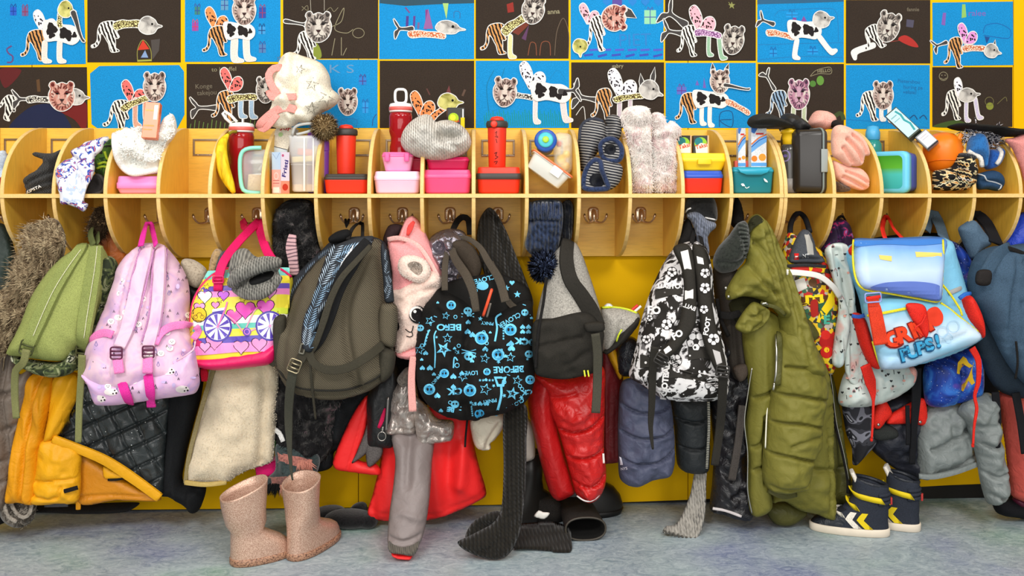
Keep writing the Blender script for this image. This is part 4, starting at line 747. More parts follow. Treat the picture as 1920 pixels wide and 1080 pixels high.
carton('cream carton with red lettering leaning behind the clear two-tier box', 0, 0, 0, .055, .035, .1, [paper('E9E3D2', .04)], m4=TR(PV(531, 268, -.13), -10, 14, -12), prints=[('front', [rect(0, .07, .055, .1, 'C9D4DA'), rect(0, .068, .055, .070, '2E2E34'), text('Jor', .03, .008, .014, 'B8242E', 0, False, 1.3), disc(.02, .03, .007, 'A8C890')])])
xq, wq = rx(572, 600, -.13); t, _z = lunchbox('small purple lidded tub behind the clear two-tier box', 574, 616, 248, -.16, .03, PL('7A3FA0'), PL('8A48B4'), .3, ZS+.0005)
# the cream bag on top, its strap and pompom
CRM = cloth('F1E9D6', .85, .06, 700, .3, crinkle=.2)
b = soft('cloth_bag', [(548, 98), (565, 104), (590, 112), (606, 122), (618, 142), (622, 165), (635, 178), (634, 192), (620, 204), (604, 212), (592, 222), (586, 232), (560, 230), (552, 236), (528, 241), (512, 238), (500, 230), (504, 212), (512, 196), (508, 178), (504, 150), (518, 130), (526, 112), (536, 102)], (-.115, -.175), .085, CRM, None, label='crumpled cream cloth bag with thin star drawings on top of the locker', cat_='bag', noise=(.02, .05), drape=(.008, .03, 60),
  lines=[([(520, 125), (545, 112), (560, 108)], -.014, .007), ([(566, 150), (600, 140), (616, 150)], -.010, .008), ([(562, 215), (590, 196), (620, 196)], .012, .009), ([(558, 100), (560, 150), (556, 200), (556, 232)], -.03, .008), ([(512, 170), (536, 150), (558, 148)], .016, .012), ([(514, 192), (540, 190), (556, 196)], .016, .012), ([(520, 180), (556, 172)], -.02, .01), ([(560, 205), (590, 215)], -.012, .01), ([(596, 130), (606, 150), (612, 180)], .008, .02)])
stt = []
for (sx, sy, sr, rr) in ((585, 158, 13, .2), (612, 184, 16, .5), (584, 204, 13, .1), (563, 130, 9, .3), (524, 110, 6, .3)):
    q = star(sx, sy, sr, '0', rr, .35)[0]; stt.append(stroke(q, .9, '5A5246', False, True)); stt.append(stroke(q[[0, 4, 8, 2, 6]], .7, '6A6254', False, True))
decal('star_drawing', stt, b, b.o, .0015, 'stuff')
PNK = cloth('EC9A90', .85, .1)
for pp, ww in (([(528, 127, -.2), (514, 128, -.215), (504, 140, -.22), (508, 158, -.225), (522, 180, -.225)], 14), ([(504, 170, -.22), (510, 182, -.228), (530, 182, -.23), (556, 181, -.228)], 13), ([(556, 206, -.22), (536, 202, -.222), (516, 208, -.222), (500, 220, -.22), (488, 232, -.215), (486, 240, -.2)], 15), ([(486, 238, -.2), (495, 242, -.21), (506, 232, -.222), (520, 214, -.224)], 13)):
    strap('strap', pp, ww, PNK, b.o, th=.003)
h = thing('pompom', 'beige fur pompom hanging below the cream cloth bag', 'pompom', tuple(PV(608, 262, -.2)))
c0 = PV(608, 238, -.2); dd = sph(140); V, Fc = lathe([(.001, -.028), (.014, -.024), (.024, -.014), (.028, 0), (.024, .014), (.014, .024), (.001, .028)], 16, TR(c0)); mesh('core', V, Fc, fleece('A98C62', '5E4A30', 200), h)
q = sph(2400); blades('fur', np.array(c0)+q*.024, q, lambda b_: q*1.2+np.array([0, 0, -.3]), .016, patches(((.35, '6E5636'), (.5, 'B79A6C'), (.62, 'D8C298')), 160, 'Object', 'noise', 2, 0, 1), h, .0016, .8, .35)
# compartment 7: red bottle on red lunch box
RED = PL('E4351F', .38); CHAR = PL('3A3632', .5)
t, zt = lunchbox('red lunch box with charcoal rim under the plain red bottle', 606, 690, 326, -.225, .17, RED, CHAR, .3)
xc, wd = rx(630, 668, -.15); zb = zt+.0003; H = zz(650, 233, -.15)-zb; R = wd/2
def cup(label, xc, yc, zb, R, H, button): 
    t = bottle(label, xc, yc, zb, [(.001, 0), (R*.84, 0), (R*.88, .003), (R*.98, H*.74), (R*.98, H*.78)], RED, [(R*.98, H*.77), (R*1.1, H*.775), (R*1.14, H*.80), (R*1.14, H*.86), (R*1.05, H*.90), (R*.7, H*.91), (.001, H*.91)], CHAR)
    V, Fc = lathe([(R*.75, H*.905), (R*.72, H*.94), (R*.55, H*.98), (.001, H*1.0)], 20, TR((xc, yc, zb))); mesh('cap', V, Fc, RED, t)
    if button: V, Fc = lathe([(.001, 0), (.010, 0), (.010, .004), (.008, .006), (.001, .006)], 16, TR((xc-R*.35, yc-R*1.1, zb+H*.83), 90)); mesh('button', V, Fc, RED, t)
    return t
cup('plain red bottle with charcoal screw top on the red lunch box', xc, -.15, zb, R, H, False)
# compartment 8
t, zt1 = lunchbox('pale lilac lunch box at the bottom of its stack, under the pink snap tub', 700, 788, 321, -.23, .17, PL('EFC4E4'), PL('F4CDEB'), .42)
xc, wd = rx(728, 772, -.12); H = zz(750, 213, -.12)-ZS
t, zt = lunchbox('small pink snap-lid tub on the pale lilac lunch box', 715, 774, 285, -.225, .1, PL('F0A0C8', .3, alpha=1), PL('F06AA4'), .26, zt1+.0003, .014, clip=PL('EE5E9C'), taper=.82)
t, zt = lunchbox('crimson box at the right behind the pink snap tub', 766, 800, 292, -.17, .1, PL('B8163C'), PL('C41A44'), .3, zt1+.0003)
t = waterbottle('tall red see-through bottle with upright white carry loop behind the pink snap tub', xc, -.055, zt1*0+ZS+.0005, .036, zz(750, 207, -.055)-ZS, 1) if False else waterbottle('tall red see-through bottle with upright white carry loop, topping the locker', xc, -.095, zt1+.0003, .0345, zz(750, 193, -.095)-zt1, 1)
c0 = Vector((xc, -.095, zz(750, 193, -.095))); V, Fc = tubev([c0+Vector((math.copysign(abs(math.cos(a))**.6, math.cos(a))*.017, 0, .02+math.copysign(abs(math.sin(a))**.6, math.sin(a))*.021)) for a in np.linspace(0, 2*math.pi, 24, endpoint=False)], .0042, 8, True); mesh('carry_loop', V, Fc, WHT, t)
# compartment 9 and the snood across both
t, zt2 = lunchbox('bright pink lunch box at the bottom of its stack, under the grey snood', 793, 884, 318, -.23, .17, PL('EE4F86'), PL('F2588F'), .38)
t, zt = lunchbox('crimson pink box between the bright pink lunch box and the grey snood', 799, 880, 294, -.22, .14, PL('C2184E'), PL('CC1E58'), .35, zt2+.0003)
GK = knit('D0C9BE', 150, 'E6E0D6', .95, .35, 190)
s = soft('knitted_snood', [(752, 270), (754, 250), (764, 234), (778, 222), (796, 214), (808, 217), (816, 228), (826, 226), (842, 225), (860, 232), (874, 243), (882, 258), (883, 272), (874, 286), (858, 295), (838, 301), (812, 302), (786, 296), (764, 287)], -.2, .075, GK, None, label='light grey knitted snood with a twisted opening on the pink boxes', cat_='snood', back=.7,
  bumps=[(846, 260, 22, 9, -.05), (826, 250, 8, 14, -.02), (800, 240, 20, 16, .015), (856, 238, 20, 8, .02)], lines=[([(816, 226), (820, 250), (832, 268), (850, 275)], -.022, .008), ([(830, 268), (856, 270), (876, 258)], .014, .010)], noise=(.006, .03))
carton('black and green juice carton behind the grey snood', float(P(854, 230, -.06)[0]), -.06, 1.165, .052, .032, .075, [PL('26241F', .4)], 8, (0, 0), group='black juice cartons', prints=[('front', [disc(.018, .032, .016, 'A8C830'), disc(.016, .03, .009, 'E8E040'), text('Taksi', .024, .042, .008, 'D83A28', -12), rect(.040, .03, .052, .075, 'E8C820'), rect(.045, .004, .049, .03, 'F2F0E8')])])
# compartment 10
t, zt = lunchbox('red lunch box with charcoal rim under the red beaker with handwriting', 894, 977, 313, -.23, .17, RED, RED, .45, None, .016, rim=(CHAR, .2))
xc, wd = rx(914, 950, -.16); H = zz(932, 218, -.16)-zt; t = cup('red beaker with charcoal drinking cap and black handwriting on it', xc, -.16, zt+.0003, wd/2, H, True)
class Cyl:
    def __init__(s, c, R): s.c, s.R = c, R
    def at(s, px, py, off=0):
        x, z = P(px, py, s.c.y-s.R); dx = np.clip((x-s.c.x)/s.R, -.95, .95); a = np.arcsin(dx); return np.stack([s.c.x+(s.R+off)*np.sin(a), s.c.y-(s.R+off)*np.cos(a), z], 1)
hw = [stroke([(928, 250), (932, 246), (930, 254), (934, 256)], 1, '2A1410'), stroke([(930, 260), (932, 268)], 1, '2A1410'), stroke([(928, 256), (934, 258)], 1, '2A1410'), stroke([(927, 288), (932, 285), (929, 292), (934, 294), (928, 298)], 1.2, '2A1410'), stroke([(926, 304), (933, 302), (929, 308)], 1.2, '2A1410')]
decal('handwriting', hw, Cyl(Vector((xc, -.16, 0)), wd/2*.955), t, .0006, 'stuff')
# compartment 11
xc, wd = rx(1004, 1043, -.15); c0 = PV(1023, 264, -.17); t = thing('beaker', 'blue beaker lying with turquoise lid and lime button facing out', 'beaker', (c0.x, c0.y+.03, c0.z-.03))
for nm, pr, mm in (('body', [(.001, -.10), (.024, -.10), (.026, -.098), (.031, 0), (.028, .004)], PL('1F5FB4', .3)), ('lid', [(.031, .001), (.0335, .003), (.033, .010), (.029, .013), (.001, .013)], PL('1C4FA6', .3)), ('disc', [(.0225, .012), (.0225, .017), (.019, .019), (.001, .019)], PL('3FB8C4', .35)), ('button', [(.0095, .018), (.0095, .023), (.007, .025), (.001, .025)], PL('A9E23C', .35))):
    V, Fc = lathe(pr, 26, TR(c0, 82, 0, -4)); mesh(nm, V, Fc, mm, t)
b = soft('snack_bag', [(1040, 252), (1058, 249), (1071, 254), (1074, 285), (1072, 318), (1060, 330), (1044, 326), (1038, 300)], -.14, .03, PL('F4F2E2', .1, .6, alpha=.3), None, label='clear snack bag with yellow and red fruit behind the tilted box', cat_='bag', noise=(.006, .02))
for (fx, fy, r1, cc) in ((1052, 300, .018, 'EBC024'), (1060, 312, .016, 'E8B81C'), (1048, 270, .010, 'D8442E'), (1062, 290, .014, 'F0CE3C')): V, Fc = lathe([(.001, -r1), (r1*.7, -r1*.7), (r1, 0), (r1*.7, r1*.7), (.001, r1)], 14, TR(PV(fx, fy, -.125))); mesh('fruit', V, Fc, PL(cc, .5), b.o)
t = thing('lunch_box', 'white box with orange lid, tipped on its corner below the blue beaker', 'lunch box', tuple(PV(1040, 363, -.21)), 'see-through boxes')
c0 = PV(1027, 318, -.205); A_ = -36
Mx = TR(c0, 0, -A_, 0)
V, Fc = loft([(-.030, 0, 0, .050, .045, .012), (-.028, 0, 0, .055, .05, .014), (.012, 0, 0, .060, .053, .014), (.014, 0, 0, .061, .054, .014)], 5, Mx); mesh('body', V, Fc, PL('F3F0E6', .25, alpha=.9), t)
V, Fc = loft([(.0142, 0, 0, .064, .057, .014), (.016, 0, 0, .066, .059, .014), (.022, 0, 0, .066, .059, .014), (.023, 0, 0, .061, .054, .012)], 5, Mx); mesh('lid', V, Fc, PL('F4EEE4', .3), t)
V, Fc = tubev([Mx @ Vector((a, b, .020)) for a, b in rrect(.066, .059, .016, 4)], .0035, 6, True); mesh('seal', V, Fc, PL('EE7A4A', .4), t)
V, Fc = loft(rb(.016, .002, .013, .001, .003), 2, Mx @ TR((.02, -.0595, .006))); mesh('clip', V, Fc, PL('F2EEE6', .3), t)
# compartment 12: striped slippers
STR = lambda: patches(((0, '23242C'), (.5, '23242C'), (.55, '9A9794')), 40, 'UV', 'wave', 1, .8, .95, rot=(0, 0, 1.75), interp='LINEAR')
SHL = fleece('2E3A5A', '141824', 150)
s = soft('slipper', [(1084, 260), (1086, 240), (1096, 226), (1114, 221), (1130, 226), (1137, 236), (1134, 225), (1140, 217), (1152, 215), (1162, 220), (1166, 240), (1160, 262), (1130, 275), (1112, 300), (1098, 322), (1089, 320), (1086, 290)], -.16, .06, STR(), None, label='grey and black striped slippers, soles up, at the back of their compartment', cat_='slipper', lines=[([(1137, 232), (1134, 270)], -.03, .008)])
tube('sole_edge', [(1087, 262), (1089, 240), (1098, 228), (1115, 223), (1130, 228)], .006, cloth('3A3C46', .95), s.o, s, .001)
for k, (lab, pts, hole, rim) in enumerate((('striped slipper with navy pile lining, upper one of the pair in front', [(1122, 280), (1124, 265), (1136, 256), (1152, 258), (1164, 268), (1169, 285), (1166, 300), (1152, 306), (1136, 302)], (1144, 280, 12, 11), [(1128, 290), (1126, 272), (1136, 262), (1150, 261), (1163, 272), (1166, 288), (1160, 300), (1144, 301), (1134, 298), (1128, 290)]),
    ('striped slipper with navy pile lining, lower one of the pair in front', [(1090, 345), (1092, 325), (1100, 306), (1112, 294), (1130, 298), (1150, 304), (1164, 308), (1168, 322), (1160, 345), (1140, 358), (1112, 359), (1092, 357)], (1120, 338, 16, 14), [(1094, 350), (1096, 328), (1104, 310), (1116, 300), (1126, 304), (1128, 318), (1136, 338), (1140, 352), (1118, 355), (1100, 354), (1094, 350)]))):
    s = soft('slipper', pts, -.215-.02*k, .045, STR(), None, label=lab, cat_='slipper', group='striped slippers', bumps=[(hole[0], hole[1], hole[2], hole[3], -.03)])
    tube('pile_rim', rim, .0075, SHL, s.o, s, .002, 10); decal('lining', [disc(hole[0], hole[1], hole[2]*.95, fleece('10121C', '08090E', 150), hole[3]*.95)], s, s.o, .001)
# compartment 13: two fluffy plush slippers/scarf
PW = fleece('F2E9DF', 'CBBDB4', 110)
for lab, pts, yy, tint in (('long fluffy white and pink scarf end, left one, stuffed upright in its compartment', [(1163, 222), (1170, 205), (1184, 199), (1204, 198), (1216, 204), (1221, 225), (1220, 260), (1222, 300), (1224, 335), (1222, 358), (1200, 360), (1186, 357), (1182, 320), (1178, 280), (1172, 250)], -.18, 'F4ECE2'), ('short fluffy pale pink scarf end, right one, stuffed upright in its compartment', [(1221, 215), (1232, 210), (1244, 216), (1250, 232), (1256, 226), (1266, 230), (1276, 242), (1274, 256), (1268, 262), (1270, 290), (1272, 330), (1270, 358), (1250, 360), (1228, 358), (1222, 330), (1219, 290), (1222, 250)], -.17, 'F3DEDC')):
    s = soft('fluffy_scarf', pts, yy, .05, fleece(tint, 'E6D8D0', 110), None, label=lab, cat_='scarf', group='fluffy scarf ends', noise=(.012, .028), lines=[([(1172, 225), (1190, 236), (1218, 230)], -.012, .01), ([(1222, 262), (1245, 256), (1268, 262)], -.012, .01)])
    fur('fur', None, s, 3400, .016, (0, -.2, -.8), patches(((.3, 'EBCFCB'), (.42, 'F6EAE2'), (.6, 'FBF6EE')), 24, 'Object', 'noise', 3, .5, 1), s.o, .0017, .5, .55)
# compartment 14
t, zt = lunchbox('red lunch box with blue lid under the yellow box', 1281, 1358, 320, -.225, .15, PL('E0301E', .3), PL('2B55C0', .35), .33)
t, zt = lunchbox('yellow flip box with domed end on the blue-lidded lunch box', 1274, 1366, 287, -.225, .12, PL('F2CE1E', .35), PL('F4D628', .35), .5, zt+.0003, .02, latch=(PL('EFC818', .4), .28), taper=.85)
for k, (px, lab) in enumerate(((1290, 'black and green juice carton, left of the two on the yellow box'), (1312, 'black and green juice carton, right of the two on the yellow box'))):
    xx = float(P(1281+k*33, 280, -.16)[0]); z2 = zt+.0003; carton(lab, xx, -.15, z2, .046, .03, zz(1312, 254, -.165)-z2, [PL('24221E', .4)], 4-6*k, (0, 0), group='black juice cartons', prints=[('front', [disc(.022, .024, .019, '8FC23A'), disc(.016, .018, .012, '2E7A80'), pgon([(.006, .034), (.022, .022), (.042, .026), (.043, .052), (.008, .052)], 'F0EADA'), text('Taksi', .024, .032, .012, 'D8452C', -14, False, 1.0, .03), rect(.042, .0, .046, .052, 'E6B48C')])])
# compartment 15
TEAL = PL('1C7F8E', .25, alpha=.93)
t, zt = lunchbox('teal see-through lunch box under the juice cartons', 1374, 1452, 313, -.225, .15, TEAL, PL('1E93AC', .3), .2, None, .008, taper=.92)
V, Fc = loft([(0, 0, 0, .048, .003, .002), (.012, 0, 0, .040, .003, .002), (.019, 0, 0, .022, .003, .002)], 3, TR((float(P(1413, 325, -.23)[0]), -.232, zt-.004), 180)); mesh('latch', V, Fc, PL('2AA0BC', .3), t)
decal('leaf_print', [pgon([(1389, 345), (1394, 344), (1397, 349), (1392, 349)], 'E4EEEE', True), pgon([(1432, 334), (1438, 338), (1440, 342), (1434, 340)], 'E4EEEE', True), stroke([(1397, 350), (1400, 353), (1405, 350)], 1.2, 'E4EEEE')], Flat(-.2262), t, .002, 'stuff')
for k, (px, lab, w) in enumerate(((1404, 'white and blue juice carton, seen edge on, left of its twin', .022), (1422, 'white, blue and orange juice carton standing on the teal box', .046))):
    xx = float(P(1394+k*25, 280, -.16)[0]); carton(lab, xx, -.165+.03*(1-k), zt+.0003, w, .03, zz(1420, 240, -.165)-zt, [paper('EDEFF2', .03)], 0 if k else -6, (0, 0), group='white juice cartons', prints=[('front', [pgon([(0, .0), (w*.45, 0), (w*.2, .018), (0, .014)], '3F6FB8'), pgon([(0, .055), (w*.4, .03), (w, .018), (w, .042), (w*.4, .06), (0, .075)], '6FA8E0'), stroke([(0, .05), (w*.5, .03), (w, .02)], .004, 'E07A3C'), stroke([(0, .058), (w*.5, .038), (w, .028)], .002, '2A3F88'), disc(w*.72, .088, min(.011, w*.26), 'F09A3C'), disc(w*.2, .092, min(.009, w*.2), 'E88030'), rect(0, .104, w, .114, '5FA0DC'), rect(w*.3, .016, w*.8, .021, 'D83A34')])])
t = carton('small red carton lying behind the teal box', float(P(1390, 306, -.12)[0]), -.13, zt+.0003, .05, .03, .02, [PL('D8503C', .4)], -8)
CAPM = cloth('2C2B29', .8, .2)
s = soft('cap', [(1401, 232), (1404, 222), (1416, 215), (1438, 213), (1460, 222), (1480, 232), (1482, 240), (1462, 238), (1440, 240), (1424, 241), (1408, 239)], -.2, .05, CAPM, None, label='black cap with stiff peak lying on the juice cartons', cat_='cap', lines=[([(1406, 234), (1430, 234), (1460, 236)], -.02, .006), ([(1408, 228), (1440, 225), (1475, 234)], .008, .008)])
s = soft('cap', [(1460, 228), (1466, 216), (1480, 212), (1500, 222), (1516, 236), (1512, 246), (1498, 250), (1488, 256), (1476, 246), (1462, 246)], -.15, .05, nylon('201F1F', .5), None, label='black crumpled cap behind the bottle with the yellow lid', cat_='cap', drape=(.01, .03, 40))
# compartment 16
xc, wd = rx(1464, 1494, -.17); H = zz(1478, 238, -.17)-ZS; R = wd/2
t = bottle('smoky grey bottle with yellow screw lid beside the black lunch box', xc, -.17, ZS+.0005, [(.001, 0), (R, 0), (R, H*.23), (R, H*.62), (R*.94, H*.7), (R*.7, H*.74)], PL('4C4A46', .15, alpha=.9), [(R*.74, H*.73), (R*.74, H*.8), (R*.82, H*.82), (R*.82, H*.9), (R*.98, H*.9), (R*.98, H*.95), (R*.7, H*.955), (R*.65, H), (.001, H)], PL('F0C21C', .35))
V, Fc = lathe([(R*1.01, .002), (R*1.02, H*.22), (R*.9, H*.225)], 24, TR((xc, -.17, ZS+.0005))); mesh('base_sleeve', V, Fc, PL('8E8A86', .4), t)
decal('logo', [ring(1474, 292, 7, 2, '8A7AA8', 10), disc(1474, 292, 3, '6A5A90')], Cyl(Vector((xc, -.17, 0)), R), t, .0006, 'stuff')
c0 = PV(1520, 293, -.215); t = thing('lunch_box', 'big black lunch box with grey clip, standing on its side', 'lunch box', (c0.x, -.2, ZS+.0005), 'lunch boxes')
hz = .095; xc, wd = rx(1487, 1556, -.215); cz = ZS+.0008+hz; Mx = TR((xc, -.165, cz), 0, 90, 8)
V, Fc = loft([(-.052, 0, 0, hz-.014, .052, .016), (-.046, 0, 0, hz-.004, .060, .02), (.016, 0, 0, hz-.001, .064, .02), (.018, 0, 0, hz, .065, .02)], 5, Mx); mesh('body', V, Fc, PL('2B2724', .3), t)
V, Fc = loft([(.0185, 0, 0, hz, .067, .02), (.030, 0, 0, hz, .067, .02), (.036, 0, 0, hz-.004, .062, .018)], 5, Mx); mesh('lid', V, Fc, PL('3A3632', .35), t)
V, Fc = tubev([Mx @ Vector((a, b, .0215)) for a, b in rrect(hz, .067, .02, 4)], .003, 6, True); mesh('seal', V, Fc, PL('7E8A86', .5), t)
V, Fc = loft(rb(.034, .003, .010, .002, .004), 3, Mx @ TR((.0, -.0705, .022))); mesh('clip', V, Fc, PL('9AA09C', .45), t)
# compartment 17: pink gloves, cap
PG = fleece('F3BBA6', 'E2A08C', 260, .95, .35)
s = soft('cap', [(1516, 234), (1520, 218), (1530, 208), (1546, 208), (1560, 216), (1564, 228), (1556, 240), (1540, 244)], -.13, .05, cloth('EBAFA0', .9, .08), None, label='pink cap behind the black lunch box', cat_='cap', lines=[([(1536, 209), (1540, 240)], -.006, .005)])
s = soft('cap', [(1549, 230), (1556, 221), (1566, 224), (1578, 234), (1572, 240), (1556, 238)], -.16, .02, cloth('26221F', .95), None, label='dark knitted cuff between the pink cap and pink gloves', cat_='glove')
s = soft('glove', [(1558, 255), (1562, 240), (1574, 234), (1590, 238), (1606, 248), (1620, 262), (1628, 280), (1629, 292), (1620, 293), (1617, 308), (1606, 312), (1597, 311), (1590, 313), (1574, 302), (1560, 290)], -.225, .04, PG, None, label='pale pink knitted glove lying on top of its partner', cat_='glove', group='pale pink gloves', lines=[([(1614, 306), (1600, 284), (1580, 262)], -.022, .005), ([(1596, 308), (1584, 292), (1574, 278)], -.022, .005), ([(1622, 292), (1608, 268), (1592, 254)], -.022, .005), ([(1566, 250), (1580, 246)], .006, .01)])
s = soft('glove', [(1560, 302), (1576, 306), (1596, 312), (1614, 316), (1626, 330), (1629, 344), (1624, 355), (1612, 357), (1598, 354), (1584, 350), (1574, 342), (1562, 330)], -.205, .034, PG, None, label='pale pink knitted glove lying underneath its partner', cat_='glove', group='pale pink gloves', lines=[([(1624, 344), (1600, 330), (1580, 322)], -.018, .004), ([(1618, 354), (1596, 342), (1576, 332)], -.018, .004)])
s = soft('scarf', [(1566, 340), (1580, 346), (1594, 354), (1590, 359), (1566, 359)], -.2, .025, fleece('5E4A38', '30241A', 160), None, label='brown woolly thing under the pink gloves', cat_='glove')
# compartment 18
xc, wd = rx(1622, 1648, -.08); t = bottle('turquoise bottle with blue lid behind the blue picture lunch box', xc, -.085, ZS+.0005, [(.001, 0), (.026, 0), (.027, .12), (.026, .15), (.018, .165)], PL('2F9A92', .1, alpha=.8), [(.018, .163), (.0215, .165), (.0215, .185), (.016, .205), (.001, .208)], PL('4FB2E4', .3, alpha=.9))
hz = .062; xc, wd = rx(1650, 1728, -.22); Mx = TR((xc, -.165, ZS+.001+hz), 0, -90, 32)
t = thing('lunch_box', 'blue lunch box on its side with green and turquoise lid picture', 'lunch box', (xc, -.17, ZS+.0005), 'lunch boxes')
V, Fc = loft([(-.045, 0, 0, hz-.012, .056, .014), (-.042, 0, 0, hz-.006, .06, .018), (.004, 0, 0, hz-.002, .064, .02), (.008, 0, 0, hz-.001, .065, .02)], 5, Mx); mesh('body', V, Fc, PL('2E55C8', .25), t)
V, Fc = loft([(.0082, 0, 0, hz, .067, .02), (.026, 0, 0, hz, .067, .02), (.030, 0, 0, hz-.005, .062, .018), (.031, 0, 0, hz-.008, .058, .016)], 5, Mx); mesh('lid', V, Fc, PL('6CC8EC', .35), t)
q = rrect(hz-.013, .053, .014, 4); PIC = N('lid_picture'); tc = PIC.co('UV', (1, 1, 1)); sx = PIC.n('SeparateXYZ', {0: tc}); PIC.l(PIC.ramp(sx.outputs[1], [(.98, '35B0B8'), (1.0, '3FC0C8')] if False else [(0, '2FA8B4'), (.45, '4CC4C0'), (.6, '5FB43A'), (1, '2E8A22')]), PIC.b.inputs['Base Color']); setp(PIC.b, .3)
V = [Mx @ Vector((a, b, .0313)) for a, b in q]; mesh('lid_picture', V, [tuple(range(len(q)))], PIC.m, t, [((b+.053)/.106, (a+hz)/(2*hz)) for a, b in q], None, False)
# leaning cartons over the divider
carton('dark juice carton with pale blue side leaning over the divider, upper one', 0, 0, 0, .042, .030, .105, [PL('3A4436', .4)], m4=TR(PV(1694, 233, -.17), -22, -42, -24), group='leaning cartons', prints=[('front', [rect(.002, .004, .04, .10, 'BFE0E8'), stroke([(.03, .01), (.034, .03), (.030, .05), (.035, .07), (.03, .095)], .006, '3E9AA0'), rect(.006, .02, .026, .024, '7FB0B8'), rect(.006, .035, .026, .038, '7FB0B8')]), ('left', [rect(.004, .02, .026, .08, 'D89A78')])])
carton('grey and white flat carton leaning on the orange tub, lower one', 0, 0, 0, .038, .03, .052, [PL('7E8488', .35)], m4=TR(PV(1738, 263, -.215), -12, -42, -22), group='leaning cartons', prints=[('front', [rect(.004, .004, .036, .046, 'EDE6EA'), rect(.008, .012, .030, .014, 'B8B0B8'), rect(.008, .020, .030, .022, 'B8B0B8'), rect(0, .048, .038, .052, '2A2A30')])])
# compartment 19: orange tub, patterned hat
c0 = PV(1769, 286, -.17); t = thing('snack_tub', 'round orange snack tub tipped against the divider', 'tub', (c0.x, c0.y, c0.z-.062))
Mx = TR(c0, 14, -20, 0); V, Fc = lathe([(.001, -.062), (.03, -.058), (.046, -.046), (.056, -.022), (.057, .0), (.053, .026), (.042, .046), (.024, .056), (.001, .059)], 30, Mx); mesh('body', V, Fc, PL('F07A14', .4), t)
V, Fc = tubev([Mx @ Vector((.0575*math.cos(u), .0575*math.sin(u), -.012+.012*math.sin(u*2))) for u in np.linspace(0, 2*math.pi, 30, endpoint=False)], .0018, 6, True); mesh('seam', V, Fc, PL('E26A0C', .4), t)
V, Fc = loft(rb(.008, .005, .017, .003, .005), 3, Mx @ TR((.045, -.022, .032), 0, 40)); mesh('tab', V, Fc, PL('F28A20', .4), t)
FAIR = patches(((0, '1E1C1C'), (.5, '1E1C1C'), (.52, 'D8C89A'), (.6, 'C88A4A'), (.66, '1E1C1C')), 70, 'UV', 'noise', 1, .3, .95, stretch=(1, 1.3, 1))
s = soft('knitted_hat', [(1748, 340), (1750, 322), (1766, 318), (1784, 312), (1794, 296), (1798, 288), (1812, 288), (1822, 294), (1826, 320), (1826, 345), (1812, 356), (1785, 358), (1760, 357), (1748, 354)], -.225, .05, FAIR, None, label='black fair isle knitted hat with cream and brown pattern', cat_='hat', noise=(.008, .03), lines=[([(1750, 344), (1775, 338), (1792, 320)], -.014, .008), ([(1800, 300), (1808, 330), (1800, 352)], .01, .02)])
fz = []
for k in range(7): fz.append(stroke([(1795+k*.2+j*3.2, 299+k*6.5+(j % 2)*2.5+j*.8) for j in range(9)], 1.3, ('E2D6A8', 'C89A5A', 'D6C8C0')[k % 3], False))
fz += [stroke([(1752+j*4, 350-j*1.5+(j % 2)*2) for j in range(12)], 1.4, 'E0D8B8', False)]
decal('knit_pattern', fz, s, s.o, .0015, 'stuff')
s2 = soft('knitted_hat', [(1796, 292), (1800, 287), (1812, 287), (1824, 292), (1824, 300), (1808, 300)], -.235, .03, knit('3A3C42', 160), None, label='charcoal ribbed cuff above the fair isle hat', cat_='hat')
# compartment 20: blue hats, gloves, bonnet on top
BK = fleece('2F6FB0', '1E4A80', 220, .95, .5)
s = soft('knitted_hat', [(1812, 284), (1816, 262), (1826, 250), (1838, 250), (1846, 262), (1850, 285), (1848, 298), (1846, 312), (1840, 314), (1836, 298), (1826, 292)], -.215, .04, BK, None, label='blue knitted earflap hat with white fleece edge and fringe', cat_='hat')
tube('fleece_edge', [(1816, 284), (1826, 290), (1838, 296), (1841, 312)], .007, fleece('E9E4DC', 'BDB6AC', 180), s.o, s, .001, 8)
q = sph(2); c0 = PV(1822, 252, -.2)
n = 160; bb = np.array(c0)+RNG.normal(0, .012, (n, 3)); blades('fringe', bb, np.tile([0, -1., 0], (n, 1)), (-.8, -.2, .1), .035, patches(((.3, '1E2438'), (.5, 'D8D4D8')), 200, 'Object', 'noise', 1, 0, 1), s.o, .003, .3, .6)
c0 = PV(1858, 256, -.18); bb = np.array(c0)+RNG.normal(0, .012, (n, 3)); blades('fringe', bb, np.tile([0, -1., 0], (n, 1)), (.5, -.2, -.4), .035, patches(((.3, '1E2438'), (.5, 'D8D4D8')), 200, 'Object', 'noise', 1, 0, 1), s.o, .003, .3, .6)
s = soft('knitted_hat', [(1848, 290), (1852, 280), (1866, 280), (1874, 276), (1880, 284), (1876, 300), (1868, 312), (1856, 318), (1846, 316)], -.2, .035, fleece('2858A4', '183A74', 220, .95, .5), None, label='royal blue knitted hat with grey and white edge, beside the earflap hat', cat_='hat')
tube('fleece_edge', [(1872, 278), (1878, 286), (1874, 300), (1868, 308)], .006, fleece('D9D4CE', 'A8A29A', 180), s.o, s, .001, 8)
s = soft('glove', [(1830, 330), (1846, 322), (1866, 320), (1878, 330), (1880, 345), (1872, 358), (1850, 355), (1832, 354)], -.225, .03, cloth('24405E', .8, .2), None, label='navy padded glove with silver piping at the shelf front', cat_='glove', lines=[([(1834, 340), (1860, 342), (1876, 352)], -.012, .006)])
tube('piping', [(1832, 326), (1846, 330), (1850, 338), (1866, 342), (1878, 348), (1872, 356)], .0022, PL('B8BCC0', .3), s.o, s, .001)
s = soft('glove', [(1876, 318), (1886, 296), (1895, 300), (1900, 322), (1898, 345), (1890, 357), (1880, 356), (1874, 340)], -.16, .03, BLK, None, label='black glove standing at the right side of the last compartment', cat_='glove')
